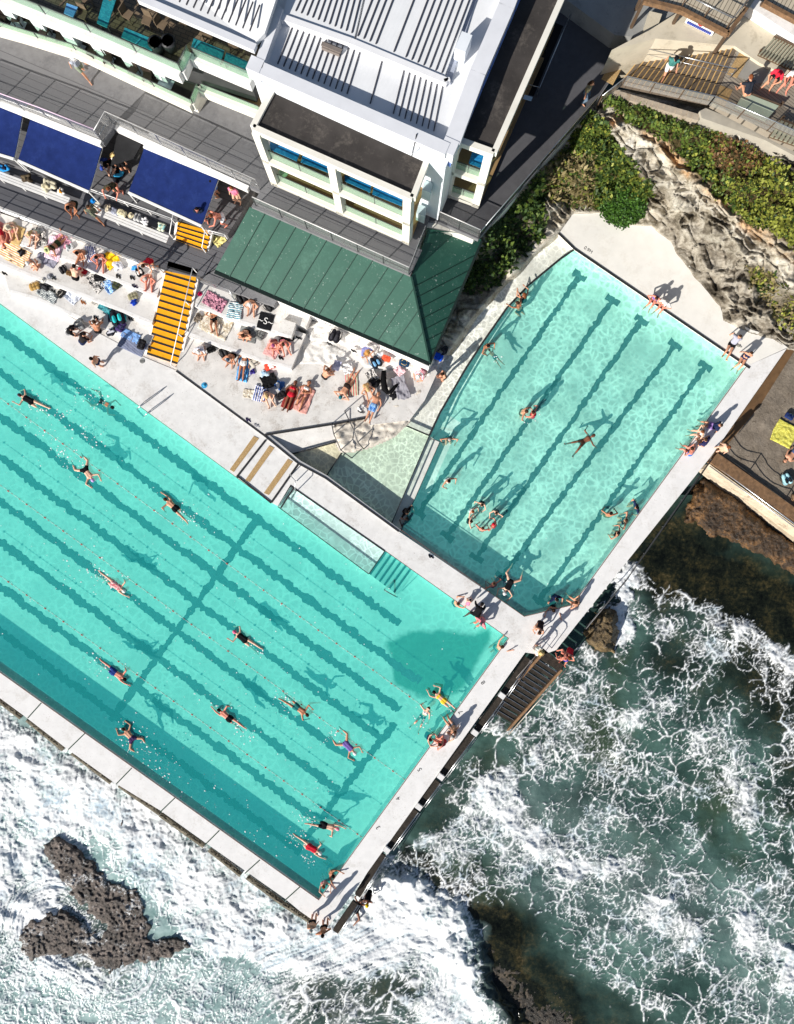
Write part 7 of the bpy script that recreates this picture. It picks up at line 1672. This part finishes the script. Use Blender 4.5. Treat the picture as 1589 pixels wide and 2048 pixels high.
for a in (("pinkish red towel under the person cut off by the left edge", 4, 462, A3, 60, 1.0, 1.7, (205, 130, 128)), ("straw coloured beach mat under the pale man in the beige hat", 33, 470, A3, -20, .9, 1.2, (214, 184, 128)), ("black and white patterned towel under the blond woman", 80, 474, A3, 10, .9, 1.2, ZEB, .06), ("pink and white striped towel under the person in the pale green hat", 110, 497, A3, -18, 1.0, 1.5, PST, .04), ("dark floral towel beside the pink striped towel", 128, 482, A3, 40, .6, 1.0, FLP, .07), ("blue and white crumpled towel beside the man in grey trunks", 183, 509, A3, 10, .6, 1.0, BWS, .08), ("crumpled bright yellow towel beside the pinkish man", 224, 520, A3, 30, .9, 1.1, (250, 200, 40), .09),
          ("orange and white striped towel spread on the second left terrace", 31, 508, A2, 62, 1.15, 1.9, OST, .05), ("grey towel under the woman in the white cap", 96, 518, A2, 60, .8, 1.3, (150, 150, 165), .05), ("marbled grey and white towel behind the pale backed person", 194, 566, A2, 35, .8, 1.2, ZEB, .06), ("bright blue and white printed towel, crumpled, on the second left terrace", 220, 574, A2, 40, .6, .9, BWP, .1), ("red cloth in front of the pale backed person", 168, 540, A2, 60, .5, .7, (190, 46, 60), .1), ("grey rectangular mat beside the crumpled yellow towel", 190, 530, A3, -25, .8, .8, (110, 108, 120), .02),
          ("grey and white striped towel on the narrow lowest left terrace", 96, 590, A1, 60, .7, 1.4, GWS, .07), ("blue trimmed white towel in a heap on the lowest left terrace", 146, 594, A1, 50, .7, .9, (215, 220, 232), .09), ("teal printed towel above the big black backpack", 211, 617, A1, 60, .5, .9, (70, 140, 150), .08), ("navy striped towel at the foot of the long yellow staircase", 266, 690, A1, 65, 1.0, 1.8, NST, .02), ("pale blue towel folded above the navy striped towel", 262, 672, A1, 65, .6, 1.2, (130, 170, 225), .04), ("dark slate towel laid beside the teal printed towel", 228, 628, A1, 10, .8, 1.0, (60, 62, 76), .05),
          ("pink floral towel right of the long yellow staircase", 430, 604, 1.6, 60, .9, 1.5, FLP, .04), ("teal and white striped towel on the upper right terrace", 471, 622, 1.6, -10, .95, 1.1, TST, .06), ("black towel with a white scribbled print", 532, 643, 1.6, -15, .95, 1.05, (30, 30, 33), .02), ("cream printed sheet under the woman in black bikini", 434, 648, 1.1, 65, 1.6, 2.0, CRM, .04), ("black and grey striped mat under the cross legged man", 497, 668, 1.1, -15, 1.15, 1.0, GST, .02), ("pale pink towel under the couple sitting close together", 546, 698, 1.1, -25, .9, 1.1, (228, 176, 172), .05),
          ("bright blue towel under the woman in white bikini", 487, 740, .58, -10, .75, 1.5, BLT, .04), ("blue and white striped towel beside the blond woman", 520, 788, .58, -15, .8, 1.0, BWS, .06), ("black towel crumpled above the blond woman", 539, 762, .58, 20, 1.05, .85, (26, 26, 28), .06), ("fringed straw patterned mat left of the blond woman", 499, 788, .58, 80, .55, .8, CRM, .03), ("dark red towel under the woman in red bikini", 580, 796, .58, -20, .75, 1.5, DRD, .03), ("dusty pink towel under the woman in white top", 609, 800, .58, -22, .95, 1.7, DPK, .05), ("red patterned mat under the person with the teal cap", 704, 769, .6, 2, .8, 1.5, RMT, .02), ("crumpled grey towel beside the black wetsuit on the rocks", 802, 775, .75, 20, .9, 1.6, (150, 148, 156), .08), ("zebra striped cloth above the person with arms on knees", 745, 752, .72, 30, .7, .8, ZEB, .1),
          ("yellow patterned towel on the grey sand at the right edge", 1569, 868, .1, -28, 1.5, 1.5, YPT, .04), ("white and yellow towels in a heap beside the short yellow flight", 437, 478, BD, 40, .8, .9, (240, 226, 150), .1), ("pink cloth below the navy towel on the white rock", 800, 742, .8, 40, .5, .6, (240, 200, 205), .09), ("white towel heap above the red patterned mat", 697, 738, .65, 10, .6, .7, (235, 232, 230), .1), ("pale lilac towel on the rock beside the sitting bare backed man", 674, 732, .7, -20, .5, .7, (180, 180, 205), .09)):
    towel(*a)
tw = text('~S~', 533, 646, 1.655, .62, -15, cloth(*WHT), 'towel_print'); tw2 = [o for o in bpy.data.objects if o.get('label') == 'black towel with a white scribbled print'][0]
tw.parent = tw2; tw.location = (0, 0, .072); tw.rotation_euler = (0, 0, 0)
for a in (("black backpack beside the white striped bucket hat on the left terrace", 128, 540, A2, 30, (34, 34, 38)), ("brown bag next to the pale backed person", 143, 548, A2, -20, (110, 84, 50), 'tote_bag'), ("black bag on the marbled grey towel", 201, 556, A2, 10, (28, 28, 30), 'tote_bag', 1.3), ("olive green bag beside the bright blue printed towel", 236, 569, A2, 60, (66, 72, 50), 'tote_bag', 1.3), ("khaki bag lying over a royal blue cloth", 268, 594, A2, 20, (150, 145, 120), 'tote_bag', 1.2), ("royal blue cloth bundle under the khaki bag", 268, 604, A2, 70, (30, 70, 190), 'clothes_pile', 1.1, (20, 50, 150)), ("black bag with white lining beside the big sunburnt man", 281, 545, A3, 30, (26, 26, 28), 'backpack', 1.1, (230, 228, 226)), ("white clothes heap right of the crumpled yellow towel", 238, 532, A3, 0, (232, 230, 236), 'clothes_pile', 1.4, (190, 190, 205)), ("small blue cloth below the low rail on the top left terrace", 271, 536, A3, 40, (50, 140, 220), 'clothes_pile', .8, (90, 180, 240)), ("black shorts lying on the orange striped towel", 44, 505, A2 + .06, 40, (24, 24, 26), 'clothes_pile', .9, (70, 72, 80)), ("grey and white clothes heap left of the man in grey trunks", 140, 497, A3, 20, (200, 202, 204), 'clothes_pile', 1.1, (120, 130, 130)),
          ("straw beach bag at the left end of the lowest left terrace", 72, 574, A1, 20, (180, 146, 90), 'tote_bag', 1.3), ("black backpack beside the straw beach bag", 93, 572, A1, 60, (38, 38, 42), 'backpack', 1.3), ("black and cream bag in the middle of the lowest left terrace", 124, 588, A1, 50, (50, 48, 48), 'tote_bag', 1.2, (220, 212, 200)), ("big black backpack with a teal print", 238, 636, A1, 20, (34, 34, 44), 'backpack', 2.0, (50, 190, 195)), ("purple bag at the lower side of the big black backpack", 244, 654, A1, 60, (66, 54, 100), 'tote_bag', 1.4), ("black bag on the navy striped towel", 285, 690, A1 + .03, 70, (40, 40, 44), 'tote_bag', 1.3), ("grey clothes heap beside the person numbered 2", 160, 650, A1, 30, (120, 122, 124), 'clothes_pile', 1.6, (190, 188, 180)), ("dark clothes beside the bare backed man in black shorts", 224, 664, A1, 10, (50, 52, 60), 'clothes_pile', 1.3, (200, 200, 210)),
          ("brown shaggy bag on the left white bench", 57, 357, BD + .48, 20, (74, 64, 52), 'clothes_pile', 1.4, (100, 88, 70)), ("beige clothes heap on the left white bench", 98, 374, BD + .48, -20, (214, 206, 180), 'clothes_pile', 1.7, (196, 186, 156)), ("white clothes with an orange cap on the left white bench", 125, 384, BD + .48, -20, (232, 230, 226), 'clothes_pile', 1.0, (236, 160, 60)), ("blue and dark clothes at the far left end of the bench", 10, 338, BD + .48, 10, (50, 150, 220), 'clothes_pile', 1.3, (30, 34, 60)), ("white clothes heap nearest the seated man on the right bench", 194, 412, BD + .48, 0, (226, 220, 204), 'clothes_pile', 1.0, (240, 238, 236)), ("beige hat and clothes on the right white bench", 216, 416, BD + .48, 30, (220, 208, 184), 'clothes_pile', .9, (190, 176, 150)), ("grey folded cloth on the right white bench", 230, 424, BD + .48, -25, (150, 154, 170), 'clothes_pile', 1.0, (176, 180, 196)), ("cream bag on the right white bench", 246, 428, BD + .48, -25, (224, 214, 180), 'tote_bag', 1.1), ("grey and white backpack on the right white bench", 277, 436, BD + .48, -15, (190, 190, 190), 'backpack', 1.0), ("white clothes heap right of the grey backpack on the bench", 291, 443, BD + .48, -15, (236, 234, 234), 'clothes_pile', 1.0, (210, 208, 214)), ("pale green clothes at the right end of the white bench", 326, 456, BD + .48, -15, (206, 214, 190), 'clothes_pile', 1.1, (150, 200, 200)),
          ("black bags piled under the corner of the green roof", 484, 596, 1.6, 30, (30, 30, 33), 'backpack', 1.5), ("grey patterned bag left of the black bag pile", 473, 586, 1.6, 60, (140, 140, 136), 'tote_bag', 1.3), ("black backpack right of the man in the white cap", 540, 613, 1.6, 50, (34, 34, 36), 'backpack', 1.3), ("grey printed bag beside the striped mat", 523, 672, 1.1, 60, (120, 120, 118), 'tote_bag', 1.2, (40, 40, 42)), ("black bag behind the couple sitting close together", 577, 676, 1.1, 10, (28, 28, 30), 'tote_bag', 1.6), ("brown clothes at the left end of the cream printed sheet", 398, 636, 1.1, 40, (130, 118, 104), 'clothes_pile', 1.2, (90, 80, 70)), ("black bag beside the man in white T-shirt", 424, 700, .58, 20, (36, 36, 36), 'tote_bag', 1.1), ("black backpack between the man in white T-shirt and the dark cap", 448, 706, .58, 30, (40, 40, 42), 'backpack', 1.2), ("striped beach bag beside the woman in white bikini", 512, 724, .58, 40, (190, 182, 170), 'tote_bag', 1.5, (50, 46, 46)), ("purple cloth beside the bright blue towel", 504, 744, .58, 10, (70, 60, 150), 'clothes_pile', .8, (50, 44, 110)), ("red and white clothes above the black crumpled towel", 541, 734, .6, 10, (230, 80, 60), 'clothes_pile', 1.3, (240, 236, 232)), ("pale blue clothes beside the red and white clothes", 531, 746, .6, 10, (190, 210, 225), 'clothes_pile', 1.1, (150, 180, 205)), ("blue jeans bundle right of the black crumpled towel", 560, 770, .6, 60, (50, 90, 150), 'clothes_pile', 1.4, (200, 206, 214)), ("black bag left of the woman in red bikini", 563, 792, .58, 30, (40, 38, 40), 'tote_bag', 1.3),
          ("black backpack on the white rock under the green roof", 671, 673, 1.0, -20, (34, 34, 40), 'backpack', 1.6), ("black and blue backpack on the white rock", 752, 725, .85, 30, (34, 38, 48), 'backpack', 1.5, (110, 160, 200)), ("orange bag next to the black and blue backpack", 773, 718, .9, -20, (240, 100, 70), 'tote_bag', 1.1), ("navy bag near the tip of the green roof", 809, 727, .9, -10, (30, 60, 90), 'tote_bag', 1.3, (210, 180, 120)), ("white cloth next to the orange bag", 760, 711, .9, 0, (228, 228, 230), 'clothes_pile', .9, (200, 210, 220)), ("black bag below the zebra striped cloth", 750, 766, .7, 30, (26, 26, 28), 'clothes_pile', 1.5, (36, 36, 40)), ("black cloth beside the crumpled grey towel", 788, 792, .75, 30, (30, 30, 33), 'clothes_pile', 1.0, (44, 44, 48)), ("white bag with a black strap left of the man in blue shorts", 724, 815, .6, 40, (230, 228, 226), 'tote_bag', 1.0, (40, 40, 44)),
          ("bright blue bag at the outer tip of the green roof", 876, 714, .7, -25, (30, 90, 230), 'tote_bag', 1.3, (20, 60, 190)), ("dark cloth beside the bright blue bag", 888, 703, .8, 20, (44, 46, 54), 'clothes_pile', 1.2, (64, 66, 76)), ("pale blue and black backpack on the grey sand", 1571, 958, .1, 20, (160, 205, 215), 'backpack', 1.4, (34, 36, 40)), ("navy bag above the yellow patterned towel", 1577, 833, .1, -30, (34, 50, 100), 'tote_bag', 1.1), ("dark blue cloth left of the woman in the awning gap", 208, 328, AD, 30, (60, 84, 170), 'clothes_pile', 1.4, (220, 222, 232)), ("black bags on the deck below the woman in the awning gap", 240, 352, AD, 30, (26, 28, 34), 'clothes_pile', 1.8, (60, 170, 220))):
    bag(*a)
# a wetsuit laid out to dry on the rock
q = MB(); q.tube([P(768, 742, .95), P(768, 762, .98), P(770, 778, .96), P(776, 786, .95)], [.16, .2, .22, .12], 9); q.tube([P(772, 784, .9), P(782, 784, .9), P(790, 774, .88), P(796, 768, .85)], [.16, .14, .12, .07], 8)
tag(q.build('wetsuit', cloth(18, 18, 20)), 'black wetsuit spread on the rock between zebra cloth and grey towel', 'wetsuit')
for a in (("black sandals on the second left terrace below the black backpack", 107, 556, A2, 30, (60, 60, 58)), ("black sandals below the black bag with white lining", 265, 556, A3, 20, (30, 30, 30)), ("dark sandals with pale soles lower beside the big sunburnt man", 270, 573, A3, 50, (36, 36, 60)), ("black and white sandals below the white clothes heap", 237, 553, A3, 10, (60, 56, 50)), ("brown sandals on the lowest left terrace", 167, 605, A1, 30, (150, 92, 50)), ("pale sandals on the lowest left terrace right of the brown ones", 189, 608, A1, 60, (200, 196, 190)), ("black sandals above the bare backed man in black shorts", 192, 636, A1, 20, (22, 22, 24)), ("black shoes right of the big black backpack", 262, 638, A1, 30, (28, 28, 32)), ("black shoe pair beside the black backpack with the straw bag", 107, 583, A1, 0, (34, 34, 36)), ("black goggles shaped sandals at the far left of the walkway edge", 10, 547, A2, 40, (26, 26, 28)), ("black sandals beside the couple on the pink towel", 562, 716, 1.1, 30, (26, 26, 28)), ("black sandals right of the couple on the upper right terrace", 598, 676, 1.1, 50, (40, 40, 42)), ("black sandals below the black backpack on the white rock", 660, 688, .95, 40, (70, 70, 72)), ("dark sandals left of the person in lilac shirt", 708, 702, .9, 50, (40, 40, 44)), ("dark purple shoes on the kerb wall nearest the tan drain strips", 497, 840, .56, 30, (50, 40, 80)), ("white and black shoes on the kerb wall end", 514, 851, .56, 40, (170, 170, 176)), ("black sandals alone on the dividing wall", 862, 1113, DK, 30, (24, 24, 28)), ("pale sandals between the two people at the top edge corner", 1477, 692, DK, 50, (170, 168, 160)), ("sandals under the white bench near the hats", 258, 447, BD, 20, (200, 190, 176)), ("brown sandals under the white bench near the cream bag", 275, 451, BD, 20, (150, 120, 90)), ("straw sandals under the white bench end", 305, 461, BD, 20, (206, 190, 150)), ("white shoes beside the man in blue shorts", 722, 824, .6, 60, (90, 90, 94))):
    shoes(*a)
hat('white bucket hat upside down on the second left terrace', 86, 561, A2, (225, 222, 214)); hat('grey bucket hat beside the white bucket hat', 100, 553, A2, (150, 152, 158)); hat('blue patterned cap on the right white bench', 186, 402, BD + .5, (30, 130, 210), .16); hat('crimson cap at the top corner right of the yellow staircase', 400, 588, 1.6, (200, 30, 90), .15); hat('blue hat lying on the grey kerb wall', 409, 771, .56, (70, 160, 205), .2); hat('white hat at the foot of the bright blue bag', 866, 723, .7, (228, 226, 222), .15); hat('wide straw hat on the right white bench', 262, 431, BD + .5, (220, 208, 176), .19)
# black drain cover and small fittings on the walkway
o = thing('drain_cover', 'round grey drain cover on the walkway at the foot of the yellow stairs', 'drain cover', P(285, 722, DK)); q = MB(); q.disc(P(285, 722, DK + .004), .17, .015, 20); q.build('lid', mat('drain_grey', (.30, .30, .29), .7, .2, 5), o)
q = MB()
for k in range(4): q.bar(P(281 + k * 2.6, 720, DK + .022), P(281 + k * 2.6, 725, DK + .022), .03, .008)
q.build('slot', BLACKL, o)
# white flecks: broken water behind the swimmers, plus light glints painted across the pool
rng = np.random.RandomState(12); q = MB()
def fleck(x, y, r, z):
    n = 6; a0 = rng.rand() * 6.28; c = P(x, y, z); st = rng.uniform(.3, 1); an = rng.rand() * 3.14; pts = []
    for i in range(n):
        a = a0 + i / n * 6.2832; rr = r * rng.uniform(.55, 1.2); u, w = math.cos(a) * rr, math.sin(a) * rr * st
        pts.append(V(c.x + u * math.cos(an) - w * math.sin(an), c.y + u * math.sin(an) + w * math.cos(an), z))
    m = len(q.v); q.v += [tuple(p) for p in pts] + [(c.x, c.y, z + r * .5)]
    for i in range(n): q.f.append((m + i, m + (i + 1) % n, m + n)); q.smooth.append(True)
for (x0, y0, x1, y1, n, sp) in ((62, 803, 100, 826, 40, 9), (100, 826, 200, 890, 50, 12), (203, 803, 160, 780, 50, 13), (170, 940, 120, 905, 45, 10), (60, 850, 170, 935, 40, 10), (350, 1016, 385, 1050, 25, 9), (340, 1000, 420, 1055, 30, 14), (226, 1168, 180, 1140, 40, 8), (150, 1130, 230, 1175, 30, 22), (490, 1280, 530, 1310, 30, 9), (228, 1345, 180, 1318, 40, 9), (264, 1478, 330, 1540, 80, 20), (264, 1478, 262, 1478, 30, 22), (458, 1437, 510, 1480, 30, 9), (420, 1400, 480, 1440, 20, 16), (594, 1415, 550, 1395, 45, 10), (692, 1488, 650, 1460, 35, 12), (650, 1652, 600, 1632, 45, 10), (618, 1694, 575, 1670, 45, 10), (600, 1700, 625, 1735, 25, 6), (888, 1402, 915, 1425, 15, 8), (846, 1434, 840, 1440, 20, 14), (1022, 1164, 1010, 1185, 22, 10), (990, 713, 1010, 720, 10, 6), (1060, 830, 1090, 840, 10, 12), (330, 1540, 560, 1740, 60, 26), (0, 690, 900, 1400, 260, 170), (0, 1000, 640, 1640, 200, 120)):
    for k in range(n):
        t = rng.rand(); x = x0 + (x1 - x0) * t + rng.normal() * sp; y = y0 + (y1 - y0) * t + rng.normal() * sp
        if not inpoly(np.array([x]), np.array([y]), POOL1)[0] and x < 950: continue
        if x > 950 and not inpoly(np.array([x]), np.array([y]), POOL2)[0]: continue
        fleck(x, y, rng.uniform(.02, .075 if sp < 40 else .05) , .012)
tag(q.build('splashes_and_glints', mat('white_water_and_glint', (.85, .88, .88), .5, .04, 5)), kind='stuff')
